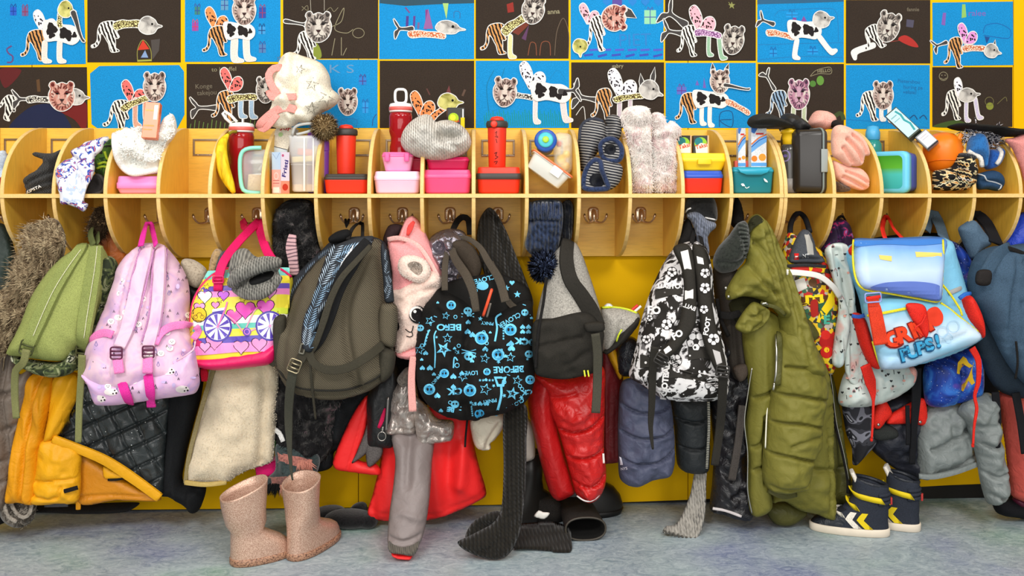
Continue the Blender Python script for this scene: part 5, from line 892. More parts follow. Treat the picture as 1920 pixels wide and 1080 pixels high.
s = soft('beret', [(1787, 236), (1796, 231), (1820, 233), (1850, 235), (1880, 240), (1925, 243), (1940, 250), (1930, 256), (1890, 257), (1868, 256), (1850, 248), (1820, 247), (1798, 243)], -.19, .09, cloth('1F1E1D', .95, .25), None, label='flat black felt hat lying on top of the locker above the blue hats', cat_='hat', back=.8)
s = soft('cap', [(1884, 262), (1900, 258), (1926, 250), (1940, 300), (1936, 345), (1922, 345), (1912, 312), (1898, 280)], -.24, .03, cloth('DE8E88', .9, .1), None, label='coral pink cloth at the right picture edge beside the last divider', cat_='cloth')
# =================== coats, bags and scarves on the hooks ===================
def buckle(name, px, py, wpx, hpx, rot, m, parent, surf=None, y=None, bars=2, off=.006):
    c = Vector(surf.at(px, py, off)[0]) if surf else PV(px, py, y); sc = SCALE(px, c.y); w_, h_ = wpx/sc/2, hpx/sc/2; Mx = TR(c, 0, rot, 0) @ Matrix.Rotation(math.radians(90), 4, 'X'); mb = MB()
    q = rrect(w_, h_, min(w_, h_)*.35, 3); mb.add(*tubev([Mx @ Vector((a, b, 0)) for a, b in q], .0022, 6, True))
    for k in range(bars):
        b = (k+1)/(bars+1)*2*h_-h_; mb.add(*tubev([Mx @ Vector((-w_, b, 0)), Mx @ Vector((0, b, .002)), Mx @ Vector((w_, b, 0))], .0024, 6))
    return mb.build(name, m, parent)
def stitch(pts, surf, parent, c='F0EAD0', r=.0008, off=.006): return tube('stitching', pts, r, cloth(c, .8, .05), parent, surf, off, 5)
DKCOAT = nylon('1B1C1E', .55); 
# ---- far left
s = soft('coat', [(-30, 430), (0, 418), (16, 430), (28, 470), (42, 520), (40, 600), (0, 640), (-40, 640)], -.17, .05, nylon('23302A', .6), None, label='dark green coat at the left edge beside the fur hood', cat_='coat', drape=(.02, .05, 0))
TAU = nylon('74675C', .55, .2, .4)
t = thing('winter_coat', 'taupe quilted winter coat with long grey brown fur hood, leftmost coat', 'coat', tuple(PV(10, 955, -.22)), 'coats on the hooks')
s = soft('body', [(-40, 610), (10, 600), (34, 606), (38, 650), (36, 700), (60, 690), (66, 720), (40, 790), (30, 840), (22, 880), (14, 930), (2, 958), (-40, 960)], (-.22, -.24), .055, TAU, t, drape=(.012, .05, 0), lines=[([(-20, 740), (20, 735), (40, 728)], -.02, .008), ([(-20, 800), (10, 805), (35, 795)], -.02, .008), ([(-20, 860), (10, 862), (28, 852)], -.02, .008), ([(30, 610), (24, 660), (14, 720), (18, 800), (20, 880)], -.02, .007), ([(-20, 910), (18, 900)], -.015, .008)])
tube('zip', [(12, 640), (8, 670), (5, 700)], .002, metal(), t, s, .001)
s = soft('hood', [(50, 520), (90, 500), (112, 500), (108, 540), (88, 575), (66, 602), (40, 606), (30, 590)], -.235, .03, TAU, t)
FURC = patches(((.3, '3C3024'), (.48, '867156'), (.62, 'BAA684')), 90, 'Object', 'noise', 3, .5, 1, interp='LINEAR', stretch=(1, 1, .3))
h = soft('hood_fur', [(50, 440), (58, 424), (82, 412), (104, 410), (118, 428), (124, 455), (118, 485), (100, 515), (82, 545), (66, 570), (56, 592), (36, 625), (24, 660), (-20, 662), (-20, 560), (18, 536), (32, 500), (44, 468)], -.25, .06, fleece('75624C', '3A2E22', 80), t, noise=(.02, .04))
fur('hood_fur_pile', None, h, 4200, .042, lambda b_: np.stack([-.6+0*b_[:, 0], np.full(len(b_), -.25), -.35+.5*np.sin(b_[:, 2]*60)], 1), FURC, t, .0022, .5, .5)
t = thing('coat', 'orange brown lined coat with dark fur collar, mostly hidden by the olive backpack', 'coat', tuple(PV(205, 500, -.12)))
s = soft('lining', [(172, 440), (192, 400), (206, 392), (214, 430), (236, 470), (238, 520), (226, 560), (200, 560), (190, 500)], -.13, .03, nylon('B4601C', .5), t, drape=(.01, .03, 0))
s = soft('collar', [(168, 430), (176, 400), (186, 388), (200, 390), (206, 420), (192, 450), (176, 450)], -.15, .04, fleece('5A4630', '2A2016', 90), t, noise=(.01, .03)); fur('fur', None, s, 700, .03, (.1, -.3, -.4), patches(((.3, '3A2C1E'), (.6, '8A7050')), 90, 'Object', 'noise', 3, .5, 1), t, .002)
# ---- mustard coat
YEL = nylon('E0960E', .5, .16, .3, .3); YEL2 = nylon('EBA812', .5, .14, .25, .3)
t = thing('winter_coat', 'mustard yellow winter coat hanging open over its black quilted lining', 'coat', tuple(PV(150, 945, -.22)), 'coats on the hooks')
QL = []
for k in range(9): QL.append(([(70+k*38, 700), (190+k*38, 960)], -.014, .0035)); 
for k in range(9): QL.append(([(100, 745+k*40), (330, 640+k*40)], -.014, .0035))
s = soft('quilted_lining', [(112, 816), (128, 785), (145, 730), (165, 690), (300, 690), (322, 740), (316, 800), (310, 860), (304, 926), (262, 898), (212, 868), (150, 842)], -.195, .035, nylon('2C3132', .34, .25, .3, .55), t, R=.03, s=.004, lines=QL, noise=(.006, .04))
lint = [disc(random.uniform(150, 318), random.uniform(740, 920), random.uniform(.6, 1.1), 'D8DCDA', None, 6) for _ in range(34)]
lint = [q for q in lint if inside(np.array([q[0][:, 0].mean()]), np.array([q[0][:, 1].mean()]), s.opx)[0]]; decal('lint', lint, s, t, .0008, 'stuff')
soft('lower_panel', [(146, 848), (180, 862), (235, 900), (303, 934), (292, 940), (220, 938), (148, 941)], -.21, .02, nylon('CC820C', .5, .15, .3), t, R=.02, lines=[([(150, 928), (220, 925), (296, 930)], -.008, .004)])
soft('front_panel', [(60, 702), (100, 698), (112, 720), (96, 790), (84, 850), (72, 941), (40, 941), (15, 938), (20, 890), (30, 820), (46, 745)], -.23, .05, YEL, t, drape=(.014, .02, 5), lines=[([(84, 705), (64, 800), (54, 880), (50, 935)], -.02, .006), ([(100, 720), (80, 830)], .012, .008)])
soft('pocket_panel', [(78, 826), (110, 822), (150, 842), (152, 880), (147, 938), (110, 944), (60, 941), (68, 880)], -.245, .035, YEL2, t, lines=[([(70, 900), (110, 896), (150, 893)], -.010, .004), ([(66, 925), (100, 930), (118, 925), (122, 908)], -.010, .004)], noise=(.006, .03))
soft('placket', [(104, 705), (146, 700), (147, 738), (134, 770), (112, 814), (100, 824), (84, 828), (90, 790), (96, 745)], -.25, .03, YEL2, t, drape=(.01, .025, -25), lines=[([(144, 742), (126, 780), (106, 816)], -.012, .004)])
strap('hem_facing', [(100, 822, -.262), (150, 842, -.255), (200, 864, -.248), (255, 900, -.24), (300, 933, -.235)], [15, 18, 20, 18], YEL2, t, th=.006, dome=.004)
soft('pocket_flap', [(194, 874), (212, 882), (238, 895), (210, 898), (195, 896)], -.232, .008, YEL2, t)
strap('pocket_opening', [(203, 899, -.233), (218, 899, -.234), (240, 894, -.233)], 5, BLK, t)
strap('fabric_tab', [(121, 921, -.278), (132, 918, -.278), (146, 914, -.274)], 8, BLK, t)
strap('drawcord', [(147, 938, -.22), (147, 955, -.22)], 9, YEL, t)
s = soft('coat', [(325, 540), (350, 520), (380, 560), (386, 660), (378, 740), (362, 800), (348, 860), (345, 904), (385, 908), (379, 945), (366, 961), (345, 947), (318, 930), (305, 928), (311, 860), (317, 780)], -.165, .045, cloth('191A1C', .9, .3, 600, .5), None, label='plain black coat between the mustard coat and the cream fleece', cat_='coat', group='coats on the hooks', drape=(.015, .03, 0))
s = soft('coat_hem', [(20, 940), (70, 944), (140, 945), (260, 942), (240, 958), (160, 962), (60, 960), (10, 980), (-30, 990), (-30, 950)], -.13, .04, BLK, None, label='black coat hem under the mustard coat, just above the floor', cat_='coat')
strap('hem_patch', [(84, 946, -.19), (128, 945, -.19)], 10, cloth('55565A', .8), s.o)
c0 = (35, 952); s = soft('fur_mitten', [(2, 935), (20, 930), (48, 930), (66, 936), (68, 955), (62, 974), (46, 986), (28, 984), (12, 972), (4, 955)], -.2, .05, fleece('6E675E', '3A342E', 120), None, label='grey striped fur mitten hanging below the mustard coat', cat_='glove', bumps=[(40, 945, 12, 16, -.03)])
for pp in ([(8, 945), (16, 968), (32, 978)], [(20, 938), (28, 958), (44, 970), (56, 962), (60, 944)]): strap('fur_band', pp, 7, fleece('A39A8E', '6A6258', 140), s.o, s, .003)
fur('fur', None, s, 900, .012, (0, -.3, -.6), patches(((.35, '4E473F'), (.55, 'A0978A')), 60, 'Object', 'noise', 2, .5, 1), s.o, .0016)
# ---- olive backpack
OLV = cloth('949C58', .85, .15, 900, .4); OLVD = cloth('868F50', .85, .12, 900, .4); CAMO = patches(((0, '2E3626'), (.42, '4F5A38'), (.5, '8A8F68'), (.58, '30372A'), (.64, 'B9BAA0')), 34, 'Object', 'noise', 2, .8, .85)
t = thing('backpack', 'olive green backpack with camouflage pocket, straps facing out', 'backpack', tuple(PV(110, 705, -.33)), 'school bags on the hooks')
soft('side_panel', [(170, 470), (196, 478), (214, 484), (222, 500), (216, 540), (205, 580), (190, 620), (178, 660), (160, 690), (140, 690), (150, 600)], -.26, .06, CAMO, t)
s = soft('body', [(142, 466), (160, 458), (184, 457), (196, 468), (204, 486), (203, 510), (196, 545), (184, 580), (176, 610), (168, 640), (150, 650), (130, 672), (110, 677), (60, 672), (18, 664), (22, 645), (42, 606), (58, 565), (76, 532), (98, 502), (120, 480)], (-.26, -.345), .075, OLV, t, lines=[([(30, 655), (70, 668), (108, 674)], -.004, .004)], drape=(.006, .05, -25))
soft('camo_pocket', [(24, 664), (50, 672), (108, 678), (128, 668), (142, 640), (146, 660), (144, 688), (130, 702), (100, 707), (60, 696), (30, 680)], -.335, .05, CAMO, t, noise=(.008, .02))
strap('carry_loop', [(176, 460, -.29), (170, 440, -.24), (176, 420, -.16), (182, 425, -.14), (184, 458, -.28)], 12, cloth('5B6238', .9), t)
for pp, ww in (([(156, 462), (128, 500), (100, 545), (78, 592), (62, 630), (56, 646)], [20, 27, 30, 29, 22]), ([(182, 462), (178, 500), (170, 550), (162, 600), (157, 636), (155, 650)], [24, 30, 31, 29, 22])):
    strap('shoulder_strap', pp, ww, OLVD, t, s, .006, .009, dome=.002); stitch(pp[:-1], s, t, 'E9E6C8', .0008, .0195)
WEB = cloth('7E7E50', .9, .1, 1400, .5)
buckle('buckle', 50, 652, 24, 26, 15, PL('454A26', .5), t, s, None, 2, .016); buckle('buckle', 155, 658, 24, 26, 4, PL('4E4E2C', .5), t, s, None, 2, .016)
strap('webbing', [(50, 655, -.435), (44, 680, -.43), (30, 695, -.41), (28, 740, -.39), (31, 784, -.385)], [15, 13], WEB, t); strap('webbing', [(154, 665, -.42), (153, 700, -.41), (149, 760, -.40), (147, 829, -.40)], [14, 12], WEB, t)
# ---- pink backpack
PKB = patches(((.3, 'C4A2CC'), (.42, 'DDB2CC'), (.55, 'E6C2D2'), (.7, 'D2ACD0')), 16, 'Object', 'noise', 3, .8, .6, interp='LINEAR', spec=.35)
PKL = patches(((.28, 'B9A6DC'), (.45, 'E2B4DA'), (.62, 'EBC6E2')), 16, 'Object', 'noise', 3, .8, .6, interp='LINEAR', spec=.35)
MAG = cloth('E2329A', .6, .08, 1200, .25); MAGL = cloth('F083BE', .6, .08, 1200, .25)
t = thing('backpack', 'pale pink backpack with bear and raindrop print and magenta straps', 'backpack', tuple(PV(265, 760, -.34)), 'school bags on the hooks')
s = soft('body', [(262, 459), (282, 455), (304, 458), (318, 470), (336, 492), (350, 518), (356, 545), (357, 590), (362, 615), (368, 650), (374, 700), (350, 720), (300, 730), (230, 740), (180, 730), (154, 698), (160, 676), (168, 648), (186, 608), (206, 560), (220, 522), (224, 502), (240, 478)], (-.235, -.37), .095, PKB, t, R=.09, lines=[([(270, 462), (250, 550), (236, 640), (228, 690)], -.01, .005), ([(304, 462), (296, 560), (288, 650)], -.008, .004)], noise=(.008, .06))
b = soft('bottom_panel', [(153, 697), (180, 702), (230, 702), (280, 690), (330, 676), (362, 655), (368, 670), (374, 705), (374, 722), (364, 738), (300, 748), (230, 758), (186, 759), (176, 746), (166, 718)], (-.41, -.375), .05, PKL, t, R=.05, noise=(.006, .05))
tube('seam_piping', [(153, 697), (180, 703), (230, 703), (280, 691), (330, 677), (362, 656), (366, 640)], .0022, PKB, t, b, .002)
ev = []
for k in range(260):
    x, y = random.uniform(158, 372), random.uniform(462, 752)
    if not inside(np.array([x]), np.array([y]), s.opx)[0]: continue
    kk = k % 6
    if kk == 0:
        ev.append(disc(x, y, 6.5, 'F6EDEA', 5.6)); ev += [disc(x-2, y-1, .9, '2A2226', None, 6), disc(x+2, y-1, .9, '2A2226', None, 6), disc(x, y+1.4, 1.2, '2A2226', .8, 6)]
    elif kk in (1, 2, 4): ev.append(stroke([(x-1.6, y+2.5), (x, y-2), (x+1.6, y+2.5)], 1.3, '2E2834', False))
    elif kk == 3: ev.append(stroke([(x, y-6), (x-2.6, y+1), (x, y+3.5), (x+2.6, y+1), (x, y-6)], 1.1, '7C72A8', False))
    else: ev.append(disc(x, y, random.uniform(3, 6), 'CDB6E2', random.uniform(2, 5)))
up = [q for q in ev if q[0][:, 1].mean() < 690]; lo = [q for q in ev if q[0][:, 1].mean() >= 700]
decal('bear_print', up, s, t, .001, 'stuff')
lo = [q for q in lo if inside(q[0][:, 0], q[0][:, 1], b.opx).all()]
if lo: decal('bear_print', lo, b, t, .001, 'stuff')
for (bx, by) in ((208, 735), (315, 696), (342, 730), (186, 748)):
    decal('bear_print', [disc(bx, by, 13, 'F4E6E4', 7), disc(bx+7, by-3, 1.5, '2A2226'), disc(bx+4, by+3, 1.5, '2A2226'), disc(bx+10, by+2, 1.8, '2A2226')], b, t, .0012, 'stuff')
strap('carry_loop', [(264, 462, -.30), (270, 436, -.25), (276, 420, -.18), (283, 420, -.17), (288, 438, -.22), (293, 460, -.30)], 11, MAG, t)
for pp in ([(263, 466), (247, 520), (237, 575), (224, 640)], [(289, 466), (277, 520), (264, 575), (250, 620)], [(287, 466), (284, 530), (279, 590), (266, 640)], [(313, 466), (310, 530), (304, 590), (296, 630)]): tube('strap_edge', pp, .0022, cloth('C48AB8', .7), t, s, .012)
for pp in ([(276, 468), (262, 520), (250, 575), (238, 620), (224, 652)], [(300, 468), (297, 530), (291, 590), (284, 630), (278, 652)]): strap('shoulder_strap', pp, [26, 27, 27, 22], PKB, t, s, .006, .007, dome=.003)
for pp in ([(168, 646), (180, 630), (196, 624), (212, 628)], [(290, 646), (300, 626), (322, 612), (352, 609), (366, 612)]): strap('side_ribbon', pp, 15, MAGL, t, s, .008, .002)
strap('side_ribbon', [(366, 612, -.37), (373, 620, -.36), (362, 636, -.365)], 13, MAGL, t)
for (bx, by, tail) in ((218, 662, [(220, 672), (224, 700), (232, 728), (243, 756)]), (278, 660, [(277, 672), (277, 700), (281, 730), (284, 763)])):
    strap('webbing', tail[:2], 19, MAGL, t, s, .012); strap('webbing', tail[1:], 18, MAG, t, b, .008); buckle('buckle', bx, by, 21, 22, 0, PL('5A1E3E', .3), t, s, None, 2, .018)
# ---- cream fleece, rainbow cloth
CF = fleece('EBDABD', 'DCC7A6', 190)
t = thing('fleece_jacket', 'cream teddy fleece jacket with olive zip edge below the bicycle bag', 'jacket', tuple(PV(430, 911, -.2)), 'coats on the hooks')
s = soft('body', [(400, 680), (450, 668), (516, 680), (520, 760), (515, 830), (512, 862), (496, 872), (470, 880), (444, 892), (430, 902), (386, 906), (350, 902), (356, 860), (367, 800), (384, 735)], -.2, .06, CF, t, noise=(.012, .07), lines=[([(500, 690), (498, 780), (490, 868)], -.02, .012)])
fur('pile', None, s, 3500, .007, (0, -.4, -.6), cloth('EBDCC2', 1, .12), t, .0014, .5, .8)
strap('zip_edge', [(404, 682, -.25), (384, 745, -.25), (366, 810, -.245), (354, 860, -.24), (348, 905, -.235)], [9, 8], cloth('8C7E58', .8), t, th=.004)
strap('hem', [(347, 904, -.24), (385, 908, -.245), (425, 904, -.235)], [9, 8], nylon('C4A860', .45), t, th=.005)
s = soft('sweater_cuff', [(340, 490), (360, 486), (385, 502), (388, 520), (372, 540), (352, 530)], -.2, .03, fleece('B5A894', '857868', 160), None, label='greyish fleece collar sticking out beside the pink backpack', cat_='jacket'); 
s = soft('jacket', [(352, 520), (376, 538), (392, 560), (386, 600), (366, 590), (352, 560)], -.17, .03, BLKN, None, label='dark jacket shoulder between the pink backpack and the bicycle bag', cat_='jacket')
t = thing('rainbow_cloth', 'rainbow striped cloth peeping out under the cream fleece', 'cloth', tuple(PV(500, 896, -.16)))
for pts, cc in (([(508, 820), (522, 822), (522, 846), (508, 846)], '4E9A3A'), ([(492, 846), (522, 838), (523, 854), (484, 862), (480, 852)], 'E9B62A'), ([(479, 856), (523, 850), (523, 862), (480, 870)], 'F08AA4'), ([(479, 866), (523, 860), (525, 884), (518, 890), (484, 895), (479, 880)], 'DE1F6E')): soft('stripe', pts, -.165, .015, cloth(cc, .9, .1), t, R=.01)
strap('white_tag', [(514, 804, -.2), (524, 812, -.21), (531, 828, -.215)], 9, cloth('EDE8DF', .8), t)
# ---- bicycle bag and its hat
HOT = nylon('E0145E', .42, .1, .15, .4)
t = thing('shoulder_bag', 'shiny pink bag printed with a bicycle, hearts and rainbow stripes', 'bag', tuple(PV(450, 690, -.3)), 'school bags on the hooks')
s = soft('body', [(363, 672), (357, 620), (358, 585), (364, 558), (380, 532), (404, 512), (430, 502), (480, 498), (524, 504), (548, 520), (546, 560), (536, 620), (516, 676), (470, 686), (410, 690), (374, 684)], (-.26, -.32), .06, PL('F2DC3A', .35), t, R=.05, noise=(.004, .05))
KL = '2A1E2A'; it = []
for k, (y0_, y1_, cc) in enumerate(((505, 520, '7CCFC4'), (520, 534, 'F2DC3A'), (534, 544, '6A54B4'), (544, 556, 'F08CC8'), (556, 580, 'F0DE44'), (580, 592, 'D9E84A'), (592, 606, 'F6F0E4'), (606, 616, '62C0B0'), (616, 630, 'F0D840'), (630, 642, '5A48AC'), (642, 660, 'F08CC8'))): it.append(pgon([(364, y0_+6), (450, y0_), (545, y0_-3), (545, y1_-3), (450, y1_), (360, y1_+6)], PL(cc, .35)))
it = [(np.array([(min(max(a, 361+max(0, (560-b)*.55)), 543) , b) for a, b in cat(v, True, 8)]), None, c) for v, f, c in it]
for (hx, hy, r, cc) in ((384, 556, 13, 'F4EFF0'), (419, 554, 10, 'C45ADA'), (440, 592, 15, 'E84AA8'), (460, 580, 18, 'E646B4'), (498, 575, 16, 'E85CC4'), (506, 548, 12, 'F090D0'), (402, 640, 16, 'F08CC0'), (452, 650, 14, 'F49AC8'), (486, 645, 14, 'F28CC0'), (374, 576, 10, 'F0A0CC'), (404, 572, 7, 'F088C0'), (384, 650, 10, 'F29AC8'), (498, 520, 11, 'F2DC3A')): it += [heart(hx, hy, r+1.6, KL), heart(hx, hy, r, PL(cc, .35))]
for (sx, sy) in ((455, 562), (388, 538), (412, 562), (512, 530), (520, 590), (430, 526)): it += [star(sx, sy, 7.5, KL, .2), star(sx, sy, 5.8, PL('F2E03C', .35), .2)]
it += [pgon([(398, 580), (423, 576), (421, 592), (398, 595)], PL('F4F0F4', .35)), pgon([(398, 585), (422, 581), (422, 586), (398, 590)], PL('5A48AC', .35)), disc(373, 590, 15, KL), disc(373, 590, 13.5, PL('F0C430', .35)), ring(367, 594, 3.5, .8, KL), ring(379, 594, 3.5, .8, KL), stroke([(367, 594), (371, 587), (377, 587), (379, 594)], .8, KL), text('Original', 371, 601, 3.6, KL, 4)]
for (wx, wy, wr) in ((408, 613, 27), (506, 611, 27)):
    it += [disc(wx, wy, wr, PL('4A36A0', .35), wr*1.05, 24), disc(wx, wy, wr-3.5, PL('F2EEF8', .35), (wr-3.5)*1.05, 24)]
    for k in range(10): a = k*math.pi/5; it.append(pgon([(wx, wy), (wx+(wr-4)*math.cos(a), wy+(wr-4)*1.05*math.sin(a)), (wx+(wr-4)*math.cos(a+.3), wy+(wr-4)*1.05*math.sin(a+.3))], PL('5B44B0', .35)))
    it.append(disc(wx, wy, 2.5, PL('E890C8', .35)))
it += [stroke([(408, 613), (422, 580), (426, 566)], 3, 'E07AB4'), stroke([(424, 590), (440, 602), (458, 622), (480, 616)], 2.4, 'E8A0B8'), stroke([(458, 622), (476, 584), (484, 576)], 2.4, 'E8A0B8'), stroke([(470, 580), (490, 576)], 4, 'D040A8'), disc(463, 622, 8, PL('6A4AB4', .35)), ring(463, 622, 5, 1.2, PL('E890C8', .35)), star(370, 643, 9, PL('C82A6A', .35), 0, .6)]
it = [q for q in it if inside(np.array([q[0][:, 0].mean()]), np.array([q[0][:, 1].mean()]), s.opx)[0]]
decal('bicycle_print', it, s, t, .0012, 'stuff')
b = soft('base', [(364, 668), (420, 660), (470, 652), (520, 640), (530, 640), (516, 678), (470, 688), (410, 693), (374, 686)], -.325, .055, HOT, t, R=.03)
tube('piping', [(363, 670), (357, 620), (359, 582), (366, 556), (382, 531), (406, 511), (432, 502), (480, 498), (524, 504), (546, 519)], .0035, HOT, t, s, .003)
strap('handle', [(409, 545, -.335), (410, 522, -.335), (420, 490, -.31), (446, 455, -.24), (474, 426, -.16), (486, 414, -.13)], [17, 17, 16], MAG2 if False else cloth('E01B62', .6, .1, 1200, .3), t)
strap('handle', [(484, 414, -.13), (490, 440, -.17), (500, 470, -.22), (514, 492, -.25)], 17, cloth('E01B62', .6, .1, 1200, .3), t); strap('handle', [(462, 414, -.13), (456, 418, -.12), (462, 430, -.13), (480, 420, -.12)], 14, cloth('C01440', .6), t)
buckle('buckle', 409, 524, 19, 12, 0, PL('E01B62', .3), t, None, -.345, 1); strap('tassel', [(382, 690, -.3), (384, 700, -.3), (384, 714, -.3)], [10, 14, 10], cloth('C8102E', .8), t, th=.008)
GRK = knit('6E6C66', 110, 'A8A49A', .95, .7, 120)
s = soft('knitted_hat', [(429, 504), (434, 482), (446, 468), (462, 466), (478, 480), (498, 484), (522, 482), (528, 496), (522, 508), (527, 522), (514, 532), (509, 548), (496, 558), (470, 556), (448, 548), (434, 538), (433, 520)], -.36, .045, GRK, None, label='dark grey ribbed hat draped over the bicycle bag', cat_='hat', lines=[([(450, 540), (470, 520), (500, 512), (524, 510)], -.03, .007), ([(440, 500), (470, 488), (510, 490)], .012, .010), ([(446, 530), (470, 505), (515, 497)], .014, .012)])
GRO = knit('6E6C66', 150, 'B4B0A6', .95, .75, 150, 'Object')
tube('rolled_brim', [(434, 532), (446, 516), (468, 503), (496, 494), (522, 491)], [.012, .021, .022, .02, .012], GRO, s.o, s, -.004, 12); tube('rolled_brim', [(440, 541), (462, 549), (488, 548), (508, 536), (524, 518)], [.01, .019, .02, .017, .01], GRO, s.o, s, -.004, 12)
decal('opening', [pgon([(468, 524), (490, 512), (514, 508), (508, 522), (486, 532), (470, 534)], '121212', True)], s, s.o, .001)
for k in range(0): 
    tube('rib', [(440+k*8.5, 538-k*3.2), (447+k*8, 515-k*2.5), (456+k*7.6, 500-k*1.5)], .0034, fleece('8F8B82', '3E3C38', 260), s.o, s, .0015, 6)
s = soft('fur_trim', [(392, 510), (397, 478), (406, 466), (418, 474), (414, 500), (404, 518)], -.2, .025, fleece('B79A70', '6E563A', 140), None, label='tan fur trim showing behind the magenta bag handle', cat_='coat')
s = soft('knit_scarf', [(404, 510), (412, 478), (424, 470), (432, 490), (424, 512)], -.215, .025, knit('55565C', 140), None, label='charcoal knit peeping behind the magenta bag handle', cat_='scarf')
# ---- marbled fur coat
MF = patches(((.32, '1C1B1C'), (.5, '232223'), (.62, '4C4A48'), (.72, '7A6066')), 22, 'Object', 'noise', 4, 1.2, 1, interp='LINEAR')
t = thing('fur_coat', 'black and grey marbled fur coat left of the palm leaf backpack', 'coat', tuple(PV(560, 880, -.18)), 'coats on the hooks')
s = soft('upper', [(512, 430), (518, 396), (534, 378), (558, 373), (584, 378), (590, 402), (598, 440), (600, 480), (590, 520), (560, 540), (532, 530), (516, 490)], -.15, .06, MF, t, noise=(.02, .04)); fur('fur', None, s, 2200, .016, (0, -.3, -.6), MF, t, .002)
strap('ruffled_tie', [(549, 440, -.24), (546, 462, -.245), (550, 490, -.245), (552, 515, -.24)], [14, 22, 18, 20], patches(((0, '5E4650'), (.5, 'C9A0A4')), 30, 'UV', 'wave', 2, 3, .9, rot=(0, 0, 1.57), interp='LINEAR'), t, th=.006)
s = soft('lower', [(512, 690), (545, 680), (640, 690), (632, 800), (612, 860), (560, 880), (526, 880), (516, 820)], -.17, .05, MF, t, noise=(.015, .04)); fur('fur', None, s, 1800, .016, (0, -.3, -.6), MF, t, .002)
PLD = fleece('3E4A4A', '232A2A', 150)
t = thing('plaid_scarf', 'grey and salmon plaid wool scarf with fringe over the right rubber boot', 'scarf', tuple(PV(545, 922, -.2)))
s = soft('cloth', [(519, 832), (560, 838), (596, 852), (600, 868), (590, 896), (572, 914), (545, 918), (505, 912), (500, 898), (516, 880)], -.2, .035, PLD, t, noise=(.008, .03))
decal('stripe', [pgon([(520, 848), (560, 856), (586, 862), (582, 882), (555, 874), (520, 868)], fleece('B5756A', '6A4640', 150)), pgon([(504, 894), (536, 893), (556, 898), (540, 914), (508, 910)], fleece('A06C62', '5E3E3A', 150))], s, t, .0015, 'stuff')
for (fx, fy, cc, n, dz) in ((572, 866, 'E89A86', 26, -.5), (536, 912, 'E8A890', 26, -.3), (512, 910, '1E1E1E', 26, -1)):
    bb = np.array([s.at(fx+random.uniform(-12, 12), fy+random.uniform(-4, 4), .002)[0] for _ in range(n*3)]); blades('fringe', bb, np.tile([0, -1., 0], (len(bb), 1)), (.25 if cc != '1E1E1E' else 0, -.1, dz-.5), .034, cloth(cc, .9, .2), t, .003, .3, .3)
# ---- black coats in the middle
s = soft('coat', [(592, 745), (640, 735), (700, 725), (690, 760), (668, 805), (655, 840), (628, 846), (624, 872), (610, 882), (586, 882), (578, 850), (584, 790)], -.13, .05, cloth('1E2022', .9, .3, 500, .4), None, label='black coat hanging under the palm leaf backpack', cat_='coat', group='coats on the hooks', lines=[([(604, 760), (600, 820), (606, 848)], .015, .012), ([(640, 760), (635, 846)], .012, .015), ([(580, 848), (606, 852), (626, 846)], -.02, .006)], noise=(.01, .04))
s = soft('jacket_sleeve', [(690, 740), (716, 700), (742, 680), (750, 720), (742, 790), (738, 836), (712, 838), (690, 834), (688, 790)], -.205, .04, BLKN, None, label='black jacket sleeve beside the red raincoat', cat_='jacket', drape=(.012, .03, 0))
# ---- palm backpack
MESHM = patches(((0, '3A352C'), (.5, '554D3F'), (.55, '665D4B')), 80, 'Object', 'wave', 1, 2, .85, rot=(0, .8, 0), interp='LINEAR'); GRB = cloth('3C382E', .85, .15, 900, .5); PLMB = cloth('2C3036', .8, .1, 900, .3)
t = thing('backpack', 'grey brown mesh backpack with blue palm leaf straps', 'backpack', tuple(PV(630, 750, -.34)), 'school bags on the hooks')
sd = soft('leaf_side', [(520, 590), (530, 545), (552, 518), (582, 488), (602, 470), (622, 452), (660, 444), (700, 444), (724, 458), (734, 500), (740, 560), (744, 600), (700, 640), (560, 620)], -.24, .07, PLMB, t)
s = soft('body', [(514, 640), (520, 604), (540, 592), (550, 556), (570, 520), (598, 488), (628, 465), (650, 456), (690, 450), (712, 450), (724, 480), (730, 540), (734, 600), (738, 650), (736, 695), (716, 716), (690, 734), (640, 748), (590, 746), (548, 733), (528, 708), (516, 676)], (-.26, -.345), .10, MESHM, t, R=.1, lines=[([(704, 455), (680, 510), (662, 560), (658, 610), (666, 660), (680, 720)], -.022, .012), ([(540, 728), (590, 730), (650, 730), (700, 710), (728, 690)], -.010, .005), ([(570, 540), (548, 610), (540, 690)], -.012, .010)], bumps=[(700, 700, 20, 20, .012)])
def frond(x, y, L, ang, c='93A9BE', n=6):
    a = math.radians(ang); o = []; ux, uy = math.cos(a), math.sin(a)
    for k in range(n):
        t_ = L*(k+.5)/n; px, py = x+ux*t_, y+uy*t_; w_ = L*.42*(1-.6*abs(t_/L-.4))
        for sg in (-1, 1):
            b = a+sg*.75; o.append(pgon([(px, py), (px+w_*.6*math.cos(b-.08), py+w_*.6*math.sin(b-.08)), (px+w_*math.cos(b), py+w_*math.sin(b)), (px+w_*.55*math.cos(b+.12), py+w_*.55*math.sin(b+.12))], c))
    return o
soft('side_pocket', [(513, 600), (536, 592), (534, 640), (530, 700), (516, 680)], -.36, .02, GRB, t); soft('side_pocket', [(714, 572), (744, 574), (743, 640), (736, 652), (712, 640)], -.365, .03, MESHM, t)
soft('corner_panel', [(712, 650), (736, 655), (742, 668), (736, 700), (716, 716), (708, 690)], -.37, .035, GRB, t)
d1 = []; 
for (x, y, L, a) in ((530, 596, 30, -70), (536, 570, 30, -58), (552, 545, 30, -52), (572, 515, 28, -48), (596, 488, 26, -40), (524, 600, 22, -95)): d1 += frond(x, y, L, a, '7F93A8')
decal('leaf_print', [q for q in d1 if inside(q[0][:, 0], q[0][:, 1], sd.opx).mean() > .9], sd, t, .002, 'stuff')
